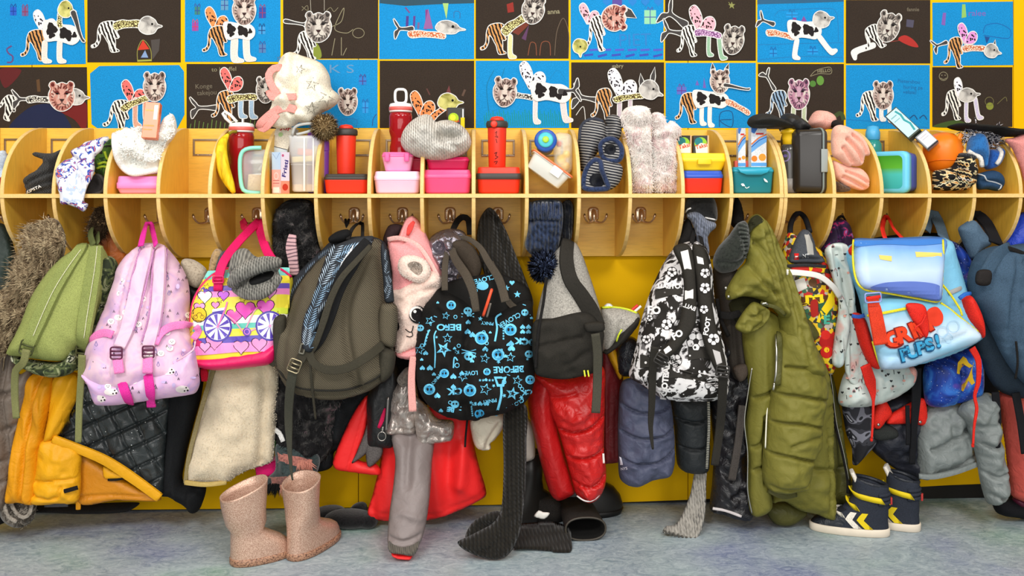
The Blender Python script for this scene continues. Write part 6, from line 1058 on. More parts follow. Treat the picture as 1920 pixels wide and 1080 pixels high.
sp = soft('leaf_panel', [(716, 455), (727, 475), (733, 510), (739, 560), (738, 566), (722, 566), (718, 520), (714, 480)], -.375, .012, PLMB, t)
d2 = []
for (x, y, L, a) in ((722, 562, 26, -75), (734, 540, 22, -110), (724, 515, 24, -80), (724, 490, 20, -85)): d2 += frond(x, y, L, a, 'A6B7C8')
decal('leaf_print', [q for q in d2 if inside(q[0][:, 0], q[0][:, 1], sp.opx).all()], sp, t, .001, 'stuff')
for pp in ([(540, 592), (549, 556), (570, 520), (598, 488), (628, 465), (660, 455)], [(520, 690), (548, 722), (590, 731), (650, 730), (700, 712), (722, 694)], [(718, 480), (724, 520), (730, 570)]): tube('seam_piping', pp, .003, cloth('26241F', .8), t, s, .001)
s1 = soft('shoulder_strap', [(700, 443), (668, 446), (640, 455), (618, 468), (608, 490), (598, 520), (588, 555), (572, 590), (565, 625), (568, 655), (584, 660), (590, 640), (600, 600), (618, 560), (640, 520), (668, 490), (694, 462)], (-.36, -.455), .018, PLMB, t, R=.02, back=1)
d3 = []
for (x, y, L, a) in ((612, 498, 44, -58), (626, 488, 44, -22), (640, 470, 40, -10), (600, 536, 44, -62), (606, 546, 40, -30), (588, 578, 42, -68), (596, 590, 38, -45), (574, 620, 42, -72), (584, 626, 36, -50), (572, 650, 34, -80), (580, 655, 30, -60), (622, 520, 36, -40), (664, 462, 34, -5)): d3 += frond(x, y, L, a, '8FB0CC' if len(d3) % 24 else 'B7C8D8', 8)
d3 += [stroke([(642+i*4, 490-i*6), (638+i*4, 502-i*6)], 2.2, 'E2E6E8', False) for i in range(6)]
decal('leaf_print', [q for q in d3 if inside(q[0][:, 0], q[0][:, 1], s1.opx).mean() > .7], s1, t, .001, 'stuff')
strap('strap_edge', [(694, 462, -.40), (668, 490, -.43), (640, 522, -.45), (620, 562, -.455), (606, 605, -.455), (592, 645, -.45), (584, 660, -.44)], [10, 12, 14, 10], GRB, t, th=.006)
strap('strap_underside', [(690, 452, -.38), (660, 492, -.42), (634, 540, -.43), (618, 590, -.435), (600, 640, -.435), (586, 658, -.43)], [20, 30, 26, 22, 10], cloth('1A1A1B', .9), t, th=.004)
BRZ = metal('A89C80', .35)
strap('lower_strap', [(574, 655, -.45), (560, 680, -.45), (553, 690, -.45)], [20, 17], GRB, t, th=.004)
strap('lower_strap', [(580, 655, -.45), (586, 678, -.455), (612, 693, -.46), (650, 690, -.458), (690, 668, -.45), (718, 646, -.40)], [14, 16, 17, 17], cloth('3B372C', .8, .1, 1200, .4), t, th=.002, dome=.0005)
buckle('buckle', 552, 686, 22, 24, 22, BRZ, t, None, -.462, 2); buckle('ring', 567, 654, 8, 18, 15, PL('6A665A', .3), t, None, -.46, 0)
strap('webbing', [(550, 694, -.455), (544, 730, -.43), (541, 780, -.39), (543, 840, -.37), (547, 890, -.36), (549, 900, -.36)], [18, 17, 15, 8, 3], cloth('45443A', .85, .1, 1200, .4), t)
strap('webbing', [(580, 660, -.45), (583, 700, -.44), (588, 750, -.40), (592, 785, -.38)], [5, 5, 4], GRB, t)
strap('side_loop', [(514, 655, -.33), (506, 672, -.34), (512, 682, -.35), (530, 664, -.35)], 12, GRB, t)
strap('carry_loop', [(652, 450, -.30), (660, 430, -.24), (674, 418, -.12), (680, 420, -.10), (680, 446, -.28)], 7, BLK, t); strap('carry_loop', [(648, 412, -.1), (650, 425, -.14), (654, 412, -.11)], 5, BLK, t)
soft('hood', [(616, 446), (632, 434), (652, 430), (660, 440), (650, 452), (620, 456)], -.27, .03, cloth('151516', .9), None, label='black hood edge behind the palm leaf backpack', cat_='hood')
# ---- red raincoat, grey pants, silver jacket
REDR = nylon('F02A2A', .45, .08, .12, .3); GRL = cloth('5E5856', .9, .15, 600, .4)
t = thing('raincoat', 'bright red raincoat with grey lining and flared hem', 'coat', tuple(PV(800, 977, -.17)), 'coats on the hooks')
soft('body', [(722, 812), (760, 780), (830, 760), (880, 780), (888, 830), (898, 872), (912, 926), (896, 940), (850, 962), (800, 976), (750, 977), (692, 970), (700, 922), (712, 872)], -.16, .05, REDR, t, drape=(.015, .05, 8), lines=[([(700, 955), (760, 962), (820, 958), (905, 920)], -.005, .004), ([(870, 830), (862, 900)], .02, .02), ([(845, 830), (838, 940)], -.015, .02)])
soft('front_flap', [(684, 744), (692, 742), (692, 776), (684, 820), (672, 860), (706, 870), (712, 890), (664, 886), (630, 880), (624, 866), (640, 822), (662, 776)], -.19, .02, REDR, t, R=.02, lines=[([(690, 750), (670, 820), (652, 880)], -.005, .003)])
soft('lining', [(692, 790), (702, 830), (690, 848), (660, 869), (668, 850), (682, 815)], -.212, .01, GRL, t); soft('lining', [(688, 832), (716, 834), (714, 858), (690, 875)], -.215, .012, GRL, t)
t = thing('ski_trousers', 'grey ski trouser leg reaching the floor with ribbed cuff and red inside', 'trousers', tuple(PV(760, 1045, -.375)))
soft('leg', [(734, 806), (770, 800), (812, 808), (810, 870), (806, 930), (798, 985), (786, 1022), (770, 1028), (730, 1022), (727, 1000), (731, 955), (738, 905), (741, 860)], (-.20, -.36), .05, nylon('857976', .5, .1, .25, .4), t, lines=[([(770, 820), (766, 900)], -.015, .012), ([(735, 960), (760, 950), (795, 965)], .006, .008), ([(730, 1000), (760, 1004), (790, 995)], -.01, .006)], noise=(.004, .04))
s = soft('cuff', [(729, 1014), (758, 1019), (786, 1014), (778, 1036), (752, 1034), (731, 1030)], -.37, .04, knit('7A7266', 200), t)
soft('inside', [(733, 1030), (750, 1034), (773, 1035), (772, 1045), (748, 1044), (735, 1038)], -.375, .03, REDR, t)
SIL = nylon('B8ACA4', .22, .12, .7, .8, .55)
t = thing('puffer_jacket', 'shiny silver puffer jacket with ring zip pull behind the skull print tote', 'jacket', tuple(PV(785, 832, -.25)), 'coats on the hooks')
soft('left_front', [(732, 740), (750, 712), (774, 706), (784, 740), (784, 790), (778, 812), (750, 814), (723, 812), (722, 790)], -.225, .035, SIL, t, noise=(.012, .03), lines=[([(724, 800), (776, 800)], -.006, .004)])
soft('right_front', [(772, 740), (800, 760), (820, 784), (850, 790), (849, 822), (842, 828), (790, 833), (782, 826), (776, 790)], -.245, .035, SIL, t, noise=(.012, .03), lines=[([(784, 820), (846, 814)], -.006, .004)])
soft('fur_collar', [(744, 712), (760, 690), (772, 690), (772, 712), (756, 724)], -.25, .03, fleece('8A7E74', '3A3430', 130), t, noise=(.01, .02))
strap('zip', [(728, 744, -.262), (726, 775, -.264), (724, 808, -.264)], 4, metal('8A8480', .3), t); strap('lining', [(722, 765, -.245), (716, 788, -.245), (710, 802, -.245)], [3, 9, 6], cloth('C8184E', .7), t)
V, Fc = tubev([PV(716, 818, -.27)+Vector((.011*math.cos(a), 0, .0125*math.sin(a))) for a in np.linspace(0, 2*math.pi, 22, endpoint=False)], .0014, 6, True); mesh('ring_pull', V, Fc, metal('C9C4BC', .2), t); tube('zip_slider', [(718, 800, -.272), (717, 808, -.272)], .0028, metal('C9C4BC', .2), t)
s = soft('shirt_cuff', [(752, 812), (768, 812), (766, 818), (754, 818)], -.19, .01, cloth('C0184A', .8), None, label='sliver of magenta lining under the silver puffer jacket', cat_='lining')
s = soft('sleeve', [(883, 784), (915, 770), (946, 776), (944, 800), (930, 822), (919, 832), (921, 841), (906, 844), (892, 838), (885, 818)], -.22, .04, nylon('DACDB8', .5, .1, .5), None, label='cream padded sleeve end below the skull print tote', cat_='jacket', lines=[([(935, 790), (916, 820), (912, 838)], -.012, .006)])
tube('drawcord', [(876, 788, -.25), (873, 820, -.25), (872, 838, -.25)], .003, BLK, s.o); 
s = soft('coat', [(968, 800), (984, 780), (1000, 800), (1004, 845), (1000, 860), (976, 862)], -.16, .03, nylon('B9AFA4', .5), None, label='pale grey coat edge between the black scarf and the red trousers', cat_='coat')
soft('coat', [(736, 600), (790, 560), (830, 600), (840, 700), (800, 760), (770, 740), (742, 700)], -.1, .04, cloth('18181A', .9, .2), None, label='dark coat seen in the gap below the pink animal backpack', cat_='coat', group='coats on the hooks')
# ---- pink animal backpack
PKA = cloth('EE9E9E', .8, .08, 1000, .25); PFL = fleece('F1D5C6', 'D9B5A6', 190)
t = thing('animal_backpack', 'pink animal face backpack with cream pink fleece and round ear', 'backpack', tuple(PV(770, 672, -.3)), 'school bags on the hooks')
soft('top', [(727, 450), (745, 444), (752, 430), (760, 412), (770, 405), (780, 408), (790, 420), (802, 446), (818, 484), (828, 520), (800, 560), (740, 560), (734, 510)], (-.19, -.28), .05, PKA, t, lines=[([(732, 447), (760, 449), (790, 468), (812, 505)], .008, .006), ([(758, 450), (764, 425), (772, 412)], -.02, .006)])
strap('rolled_edge', [(728, 449, -.245), (745, 446, -.255), (764, 450, -.262), (786, 462, -.27), (806, 490, -.285), (822, 520, -.295)], [9, 8], cloth('F2B4AC', .8), t, th=.005)
strap('opening', [(764, 442, -.262), (770, 425, -.258), (776, 416, -.25)], [4, 12, 6], cloth('D8443E', .8), t)
s = soft('face', [(736, 545), (752, 535), (780, 520), (812, 506), (829, 524), (818, 556), (800, 578), (800, 620), (792, 645), (770, 655), (742, 662), (742, 600)], -.28, .06, PFL, t, noise=(.012, .05), lines=[([(740, 570), (780, 548), (822, 536)], -.01, .008)])
fur('pile', None, s, 2200, .006, (0, -.4, -.5), cloth('F4DDD0', 1, .08), t, .0013, .5, .8)
tube('ear', [(755, 512), (748, 494), (756, 482), (774, 479), (792, 484), (802, 494)], [.010, .015, .016, .015, .012], PFL, t, s if False else None) if False else None
e = soft('ear', [(746, 500), (750, 484), (764, 478), (786, 481), (802, 492), (808, 510), (800, 526), (784, 530), (766, 524), (752, 516)], -.315, .03, PFL, t, bumps=[(782, 502, 12, 10, -.02)]); decal('inner_ear', [pgon([(764, 496), (776, 490), (790, 496), (792, 508), (784, 516), (772, 508)], fleece('9A8A7C', '5E5248', 140), True)], e, t, .001)
fur('pile', None, e, 900, .006, (0, -.4, -.5), cloth('F6E8DC', 1, .08), t, .0013, .5, .8)
decal('face_print', [disc(783, 590, 16, '1A1718', 17, 18), disc(781, 588, 13.5, 'F2E6DE', 14, 18), disc(782, 590, 11, '1A1718', 12, 18), disc(778, 584, 3, 'F4F0EC'), stroke([(760, 617), (766, 622), (772, 622), (775, 611)], 1.8, '1E1A1A'), stroke([(772, 622), (774, 629), (768, 632), (762, 630)], 1.8, '1E1A1A'), disc(744, 612, 5, '1A1718', 9)], s, t, .0045, 'stuff', None, .0002)
soft('bottom', [(742, 656), (772, 650), (792, 640), (790, 668), (770, 674), (744, 668)], -.29, .04, PKA, t); strap('webbing', [(775, 668, -.335), (772, 700, -.335), (772, 735, -.335), (774, 771, -.335)], [13, 15], cloth('F0A8A0', .7, .06, 1200, .3), t)
soft('pouch', [(718, 450), (728, 424), (742, 420), (756, 424), (752, 440), (726, 462)], -.15, .03, cloth('3A2A2C', .9), None, label='dark plum pouch hanging behind the pink animal backpack', cat_='bag')
# ---- skull print tote, silver bag, scarf
t = thing('silver_bag', 'crumpled shiny silver bag behind the skull print tote', 'bag', tuple(PV(830, 530, -.18)))
soft('body', [(802, 455), (812, 440), (834, 430), (860, 430), (874, 440), (880, 470), (872, 520), (850, 540), (815, 530), (806, 490)], -.19, .05, nylon('8E8890', .2, .3, .9, .8, .8), t, noise=(.025, .025))
TOT = cloth('171513', .85, .15, 900, .35); TOTH = cloth('4A4238', .85, .15, 1000, .4)
t = thing('tote_bag', 'black tote bag with turquoise skull, star and lettering print', 'bag', tuple(PV(890, 788, -.33)), 'school bags on the hooks')
bk = soft('back_panel', [(820, 545), (850, 525), (900, 516), (935, 512), (965, 524), (992, 542), (998, 570), (990, 620), (830, 620)], -.27, .03, TOT, t)
s = soft('front_panel', [(778, 660), (781, 610), (792, 576), (810, 552), (822, 540), (840, 548), (868, 562), (890, 582), (905, 592), (930, 590), (955, 575), (985, 562), (998, 568), (1000, 640), (1003, 700), (998, 730), (985, 754), (960, 768), (920, 780), (886, 788), (842, 783), (815, 770), (795, 750), (783, 725), (779, 695)], (-.29, -.335), .08, TOT, t, R=.09, noise=(.012, .045), drape=(.012, .035, 0), lines=[([(890, 585), (872, 640), (868, 720), (880, 785)], -.02, .010), ([(815, 560), (850, 580), (885, 590)], .012, .012), ([(868, 648), (900, 650), (930, 645)], -.008, .004)])
CY = '6FC6E8'; it = []
def skull(x, y, r, flip=1): return [disc(x, y, r, CY, r*.9, 12), disc(x-r*.35, y-r*.1*flip, r*.24, '1E1C1B', None, 8), disc(x+r*.35, y-r*.1*flip, r*.24, '1E1C1B', None, 8), stroke([(x-r*1.5, y+flip*r*.6), (x+r*1.5, y+flip*r*1.4)], 1.6, CY), stroke([(x+r*1.5, y+flip*r*.6), (x-r*1.5, y+flip*r*1.4)], 1.6, CY)]
it += [text('BEFO', 842, 612, 12, CY, 182, True, 1.25, .03) if False else text('BEFO', 842, 613, 12, CY, 180, False, 1.2, .03), text('BEFORE', 954, 692, 12, CY, 178, False, 1.0, .03), text('LOVE', 884, 699, 8, CY, 178, False, .9), text('CK', 853, 733, 12, CY, 176, False, 1.2, .04), text('K:', 857, 660, 7, CY, 176), text('PINKY', 918, 752, 7, CY, 170), text('BY', 889, 757, 6, CY, 175), text('OCK', 986, 640, 11, CY, 185, False, 1.2, .05), text('CLOVER', 955, 600, 9, CY, 150), text('PINKY', 914, 606, 6, CY, 185), text('CK', 988, 735, 9, CY, 172, False, 1.2, .04), text('PINKY', 817, 712, 6, CY, 130), text('CLOVER', 966, 758, 7, CY, 150), text('BE', 845, 768, 8, CY, 190, False, 1.2, .04)]
for (x, y, r, ro) in ((839, 634, 9, 0), (909, 672, 9, .2), (957, 670, 9, .1), (970, 713, 9, .2), (910, 730, 11, .3), (832, 655, 15, .5), (961, 738, 13, .2), (806, 602, 9, .4), (787, 656, 9, .2), (836, 592, 7, .2), (868, 706, 9, .8)):
    q = star(x, y, r, CY, ro)
    it.append(q if r > 11 else stroke(q[0], 1.6, CY, False, True))
    if r > 11: it += [star(x, y, r*.45, '1E1C1B', ro)]
for (x, y, r) in ((798, 662, 5), (836, 612, 4), (878, 604, 5), (877, 622, 6), (886, 628, 6), (910, 655, 6), (958, 644, 6), (959, 653, 7), (980, 613, 5), (991, 613, 5), (980, 622, 5), (991, 622, 5), (820, 742, 6), (806, 690, 6), (866, 700, 5), (850, 706, 6), (900, 757, 5), (912, 757, 5), (782, 680, 5), (792, 690, 5), (850, 725, 5), (880, 590, 5)): it.append(heart(x, y, r, CY, math.pi))
for (x, y, r) in ((903, 634, 13), (957, 618, 12), (934, 665, 12), (881, 732, 12), (899, 775, 13), (833, 700, 9), (805, 730, 11), (994, 712, 9), (790, 730, 9), (846, 572, 9), (913, 697, 7), (984, 555, 8)):
    it += [disc(x, y, r, CY, r*.95, 16), disc(x, y+r*.1, r*.72, '3A9BCB', r*.7, 12), disc(x-r*.3, y, r*.2, '1E1C1B', r*.28, 8), disc(x+r*.3, y, r*.2, '1E1C1B', r*.28, 8), stroke([(x-r*.3, y-r*.45), (x, y-r*.6), (x+r*.3, y-r*.45)], 1.2, '1E1C1B')]
it += skull(877, 583, 8)+skull(879, 668, 9, -1)+skull(992, 664, 8)+skull(853, 758, 8)+skull(984, 586, 7)+skull(788, 615, 7)
it += [stroke([(930, 780), (940, 740), (938, 710)], 4.5, CY), pgon([(926, 706), (950, 706), (945, 725), (932, 725)], CY), pgon([(931, 710), (944, 710), (940, 720), (935, 720)], '1E1C1B'), stroke([(928, 640), (932, 615), (930, 596), (940, 588)], 3.5, CY), stroke([(815, 690), (816, 660), (814, 630), (818, 620)], 2.5, CY), stroke([(850, 690), (852, 670), (858, 676)], 2.5, CY), stroke([(795, 650), (800, 630), (806, 618)], 2.5, CY), ring(857, 685, 4, 1.6, CY)]
for k in range(5): it += [star(900+k*6, 713, 3, CY), star(797+k*1.5, 645-k*6, 3, CY), star(944, 615+k*5, 2.6, CY), star(884+k*.5, 763+k*4, 2.4, CY)]
for k in range(46):
    x, y = random.uniform(784, 998), random.uniform(560, 780)
    it.append(random.choice([lambda: heart(x, y, random.uniform(2.5, 4.5), CY, math.pi), lambda: star(x, y, random.uniform(2.5, 5), CY, random.random()), lambda: stroke([(x-3, y), (x+3, y+2)], 1.6, CY), lambda: ring(x, y, 3.2, 1.3, CY, None, 8)])())
it = [q for q in it if inside(q[0][:, 0], q[0][:, 1], s.opx).mean() > .85]
decal('skull_print', it, s, t, .0015, 'stuff')
it = [text('CLOVER', 905, 524, 9, CY, 165, False, 1), disc(905, 536, 11, CY, 8), star(950, 540, 6, CY), star(970, 552, 7, CY), heart(936, 528, 5, CY), heart(960, 530, 5, CY), text('ROCK', 890, 548, 7, CY, 120)]
decal('skull_print', [q for q in it if inside(q[0][:, 0], q[0][:, 1], bk.opx).mean() > .8], bk, t, .0012, 'stuff')
strap('handle', [(848, 452, -.2), (838, 476, -.25), (834, 505, -.30), (834, 545, -.345)], 12, TOTH, t); strap('handle', [(844, 448, -.21), (852, 482, -.28), (874, 516, -.36), (886, 545, -.395), (893, 584, -.40)], [12, 17, 17, 13], TOTH, t)
strap('handle', [(848, 450, -.2), (872, 446, -.22), (898, 462, -.24), (915, 490, -.27), (936, 525, -.32), (948, 566, -.375)], [9, 10, 14, 16, 16], TOTH, t); strap('handle', [(920, 492, -.24), (938, 530, -.27), (955, 568, -.3), (970, 580, -.31)], 12, TOTH, t)
strap('hanging_loop', [(843, 460, -.2), (848, 435, -.16), (858, 414, -.11), (868, 407, -.09), (878, 412, -.11), (882, 440, -.16)], [10, 12, 12], BLK, t); soft('inside', [(846, 456), (868, 450), (892, 468), (904, 500), (890, 530), (872, 500), (856, 480)], -.24, .02, cloth('3E352C', .9), t)
pn = thing('pen', 'orange red pen sticking out of the skull print tote', 'pen', tuple(PV(914, 590, -.36))); V, Fc = tubev(path3([(906, 592, -.37), (914, 568, -.385), (922, 543, -.38)]), .0042, 8); mesh('barrel', V, Fc, PL('E8522E', .3), pn); V, Fc = tubev(path3([(921.5, 545, -.38), (922.5, 541, -.38)]), .0034, 8); mesh('cap', V, Fc, PL('B83A20', .3), pn)
strap('pen_clip', [(913, 594, -.368), (920, 568, -.38)], 4, PL('6A625A', .4), pn)
SCF = knit('221F1B', 95, '2C2822', .95, .6, 180, 'UV', 1.0)
t = thing('knitted_scarf', 'long black ribbed scarf hanging from its hook down to the floor', 'scarf', tuple(PV(950, 1049, -.3)))
soft('upper', [(894, 450), (898, 415), (908, 396), (918, 389), (930, 398), (948, 430), (966, 475), (984, 520), (1000, 570), (980, 600), (940, 580), (910, 520)], (-.12, -.24), .04, SCF, t, drape=(.006, .01, 0), lines=[([(928, 410), (960, 520)], -.02, .006)])
soft('hanging_end', [(946, 760), (986, 760), (987, 830), (986, 890), (982, 950), (974, 1000), (964, 1025), (950, 1042), (930, 1049), (906, 1046), (882, 1037), (864, 1026), (858, 1016), (872, 1008), (898, 995), (926, 978), (940, 950), (944, 880)], (-.27, -.40), .03, SCF, t, lines=[([(952+k*6, 770), (952+k*6, 900), (948+k*5.5, 965), (930+k*4, 1010), (895+k*7, 1030+k*2)], -.010, .0022) for k in range(6)])
soft('loop_back', [(872, 1006), (884, 982), (906, 966), (932, 958), (944, 970), (926, 992), (898, 1004), (880, 1014)], -.33, .03, SCF, t, bumps=[(912, 984, 22, 12, -.02)])
s = soft('lying_end', [(968, 988), (1000, 980), (1040, 978), (1066, 988), (1071, 1008), (1069, 1036), (1030, 1035), (990, 1032), (962, 1030)], (-.22, -.36), .035, SCF, t, lines=[([(968, 992+k*7.5), (1010, 990+k*7.5), (1068, 994+k*7)], -.014, .0028) for k in range(6)])
soft('care_label', [(1001, 968), (1010, 957), (1018, 960), (1031, 962), (1022, 973), (1010, 972)], -.3, .004, PL('D9D4CC', .5), t)
# ---- navy hat, grey backpacks
NVK = knit('20283C', 90, '3A4866', .95, .7, 110)
t = thing('knitted_hat', 'navy chunky knitted hat with large pompom', 'hat', tuple(PV(1022, 525, -.26)))
s = soft('crown', [(988, 440), (991, 400), (996, 380), (1020, 374), (1050, 376), (1056, 400), (1052, 440), (1042, 474), (1016, 484), (994, 476), (984, 460)], -.22, .06, NVK, t, noise=(.018, .018), lines=[([(992, 414), (1020, 412), (1052, 416)], -.02, .006)])
for k in range(8): tube('rib', [(995+k*7.5, 380), (994+k*7.6, 396), (995+k*7.2, 411)], .0042, fleece('2C3650', '10141E', 220), t, s, .002, 6)
c0 = PV(1021, 500, -.28); V, Fc = lathe([(.001, -.032), (.02, -.026), (.032, -.01), (.032, .01), (.02, .026), (.001, .032)], 16, TR(c0)); mesh('pompom', V, Fc, fleece('20283C', '0C1018', 200), t)
q = sph(900); blades('pompom_yarn', np.array(c0)+q*.028, q, lambda b_: q*1.6, .018, patches(((.4, '1E2438'), (.6, '5A6A8A')), 140, 'Object', 'noise', 2, 0, 1), t, .0042, .9, .15)
soft('scarf', [(1052, 384), (1066, 374), (1074, 384), (1074, 430), (1066, 462), (1046, 478), (1050, 430)], -.17, .04, knit('1A1D26', 120), None, label='black navy knit scarf beside the pompom hat', cat_='scarf', noise=(.012, .02))
HEA = patches(((.3, '7E7A74'), (.5, 'A39E95'), (.7, 'B6B0A6')), 260, 'Object', 'noise', 3, 0, .9, interp='LINEAR'); DGR = cloth('2A2722', .85, .2, 900, .4)
t = thing('backpack', 'heather grey and charcoal backpack with a thick diagonal strap', 'backpack', tuple(PV(1065, 708, -.3)), 'school bags on the hooks')
s = soft('body', [(1001, 680), (1003, 610), (1012, 565), (1024, 520), (1036, 480), (1050, 462), (1064, 453), (1080, 456), (1092, 478), (1104, 512), (1116, 548), (1128, 590), (1134, 618), (1130, 650), (1128, 690), (1100, 702), (1060, 709), (1022, 706), (1004, 697)], (-.25, -.32), .085, HEA, t, R=.09)
b = soft('lower_panel', [(1000, 606), (1040, 596), (1088, 585), (1110, 590), (1132, 620), (1130, 650), (1128, 690), (1100, 703), (1060, 711), (1022, 708), (1003, 698)], -.375, .03, DGR, t, R=.04, lines=[([(1002, 648), (1040, 640), (1090, 628)], -.012, .004), ([(1060, 682), (1080, 672), (1102, 656)], -.007, .006)], noise=(.01, .05))
strap('shoulder_strap', [(1064, 455), (1062, 490), (1070, 525), (1090, 555), (1108, 585), (1118, 612)], [26, 28, 28, 32, 34], DGR, t, s, .01, .009, dome=.003); soft('strap_end', [(1096, 606), (1130, 604), (1134, 618), (1128, 622), (1100, 622)], -.43, .012, DGR, t)
strap('webbing', [(1116, 625, -.435), (1120, 660, -.42), (1120, 720, -.40), (1117, 774, -.40)], [17, 17], cloth('48453A', .85, .1, 1300, .4), t)
for kx in (1095, 1102): strap('zip_pull', [(kx, 694, -.40), (kx+2, 706, -.40)], 3, PL('DDE03A', .4), t)
tube('edge_cord', [(1004, 690, -.4), (1010, 620, -.4), (1020, 560, -.38), (1024, 520, -.37)], .004, BLK, t)
t = thing('backpack', 'grey bag with neon yellow edge beside the heather grey backpack', 'backpack', tuple(PV(1160, 660, -.25)), 'school bags on the hooks')
s = soft('body', [(1126, 580), (1150, 576), (1190, 583), (1200, 592), (1194, 612), (1176, 632), (1150, 652), (1132, 662), (1122, 640)], -.24, .06, HEA, t, lines=[([(1160, 600), (1150, 640)], -.01, .01)])
soft('lower', [(1170, 606), (1196, 594), (1198, 606), (1176, 636), (1140, 664), (1130, 660), (1150, 640)], -.275, .03, DGR, t)
tube('neon_edge', [(1128, 577), (1150, 576), (1176, 580), (1194, 587)], .0032, cloth('D4E83A', .5), t, s, .002); tube('neon_edge', [(1156, 640, -.3), (1160, 628, -.31), (1166, 618, -.31)], .0025, cloth('D4E83A', .5), t)
c_ = thing('paper_roll', 'red and white striped paper rolls in the grey neon edged bag', 'paper', tuple(PV(1180, 582, -.25)))
for k, pp in enumerate(([(1184, 582, -.25), (1196, 572, -.25)], [(1188, 586, -.25), (1202, 574, -.25)])): tube('roll', pp, .004, PL(('D8302A', 'F0ECE6')[k], .5), c_)
soft('bag_content', [(1132, 576), (1138, 569), (1146, 570), (1150, 577)], -.24, .012, cloth('F0ECE4', .8), c_); 
# ---- red trousers, maroon coat
REDS = nylon('C41A18', .38, .12, .45, .5)
t = thing('ski_trousers', 'padded red ski trousers with quilt seams and white hem cord', 'trousers', tuple(PV(1085, 942, -.26)))
soft('rear_leg', [(990, 735), (1010, 690), (1040, 700), (1046, 790), (1060, 850), (1080, 916), (1062, 932), (1042, 936), (1030, 922), (1015, 872), (1003, 822), (993, 778)], -.2, .06, nylon('B01416', .42, .12, .3, .4), t, drape=(.01, .04, 0))
soft('front_leg', [(1002, 700), (1060, 700), (1128, 686), (1134, 740), (1133, 800), (1133, 850), (1137, 882), (1134, 908), (1122, 932), (1102, 941), (1082, 930), (1072, 900), (1060, 856), (1046, 806), (1032, 772), (1026, 735)], -.24, .075, REDS, t, lines=[([(1046, 800), (1070, 802), (1100, 792), (1134, 774)], -.024, .0045), ([(1058, 850), (1084, 850), (1110, 846), (1134, 832)], -.024, .0045), ([(1070, 894), (1095, 902), (1118, 896), (1136, 882)], -.02, .0045), ([(1026, 745), (1050, 738), (1075, 730)], -.015, .006), ([(1085, 900), (1100, 925)], .008, .006), ([(1070, 780), (1100, 760)], .01, .012)], s=.0045, noise=(.008, .03))
tube('hem_cord', [(1082, 930, -.275), (1094, 938, -.29), (1106, 940, -.29), (1118, 934, -.285), (1125, 926, -.27)], .0022, PL('E4E0DC', .4), t); strap('side_label', [(1131, 850, -.28), (1132, 868, -.28)], 4, PL('E6E0DA', .5), t)
s = soft('coat', [(1118, 650), (1150, 640), (1168, 650), (1168, 720), (1163, 800), (1161, 862), (1142, 868), (1128, 866), (1124, 760)], -.13, .04, nylon('6E1016', .55), None, label='maroon coat between the red trousers and the blue grey puffer', cat_='coat', drape=(.012, .03, 0))
soft('jacket', [(1160, 700), (1156, 670), (1160, 645), (1176, 630), (1196, 640), (1200, 690), (1180, 706)], -.19, .03, nylon('20222A', .3, .3, .8), None, label='shiny navy jacket showing left of the football backpack', cat_='jacket')
s = soft('jacket', [(1138, 660), (1150, 648), (1160, 672), (1168, 700), (1162, 712), (1150, 690)], -.18, .02, nylon('D39A14', .5), None, label='sliver of mustard jacket left of the football backpack', cat_='jacket')
# ---- football backpack
FB = patches(((0, '25221F'), (.45, '25221F'), (.46, '777373'), (.48, 'E9E5E4'), (.575, 'D9D4D4'), (.59, '6E6A6A'), (.64, '2E2B29')), 21, 'Object', 'noise', 5, .9, .7, st=.2); FBD = cloth('2B2823', .8, .12, 1000, .35)
t = thing('backpack', 'black and white football print backpack with crossed straps', 'backpack', tuple(PV(1275, 753, -.34)), 'school bags on the hooks')
s = soft('body', [(1244, 494), (1262, 468), (1284, 455), (1306, 452), (1324, 464), (1333, 500), (1338, 556), (1350, 616), (1362, 676), (1365, 716), (1356, 744), (1320, 752), (1262, 751), (1236, 744), (1202, 721), (1180, 706), (1184, 680), (1192, 650), (1200, 610), (1211, 570), (1226, 530)], (-.25, -.345), .095, FB, t, R=.1, lines=[([(1240, 660), (1280, 690), (1340, 712)], -.012, .004), ([(1210, 660), (1225, 640), (1240, 632)], -.012, .004)], noise=(.006, .05))
def ball(x, y, r):
    o = [disc(x, y, r, '2A2725', None, 18), disc(x, y, r-1.2, 'E9E5E4', None, 18), pgon([(x+r*.36*math.sin(a), y-r*.36*math.cos(a)) for a in np.arange(5)*2*math.pi/5], '2A2725')]
    for a in np.arange(5)*2*math.pi/5:
        o.append(stroke([(x+r*.36*math.sin(a), y-r*.36*math.cos(a)), (x+r*.66*math.sin(a), y-r*.66*math.cos(a))], 1.2, '2A2725')); b = a
        o.append(pgon([(x+r*.66*math.sin(b), y-r*.66*math.cos(b)), (x+r*.92*math.sin(b+.32), y-r*.92*math.cos(b+.32)), (x+r*.95*math.sin(b), y-r*.95*math.cos(b)), (x+r*.92*math.sin(b-.32), y-r*.92*math.cos(b-.32))], '2A2725'))
    return o
W_ = 'ECE8E6'; it = []
for (x0_, y0_, x1_, y1_, sl) in ((1240, 485, 1275, 505, -4), (1228, 538, 1280, 556, -10), (1205, 580, 1275, 610, -12), (1200, 665, 1260, 690, 0), (1255, 697, 1360, 716, 14), (1290, 648, 1350, 676, 0)): it.append(pgon([(x0_, y0_-sl*.5), (x1_, y0_+sl*.5), (x1_, y1_+sl*.5), (x0_, y1_-sl*.5)], '33302C'))
it += [text('FO', 1238, 490, 12, W_, 8, True, 1, .04), text('OOTBALL', 1258, 537, 9, W_, 0, True, 1, .04), text('FO', 1226, 582, 14, W_, 4, False, 1, .05), text('FOOTBALL', 1248, 712, 11, W_, -84, False, 1, .05), text('FOO', 1192, 706, 10, W_, -50, False, 1, .04)]
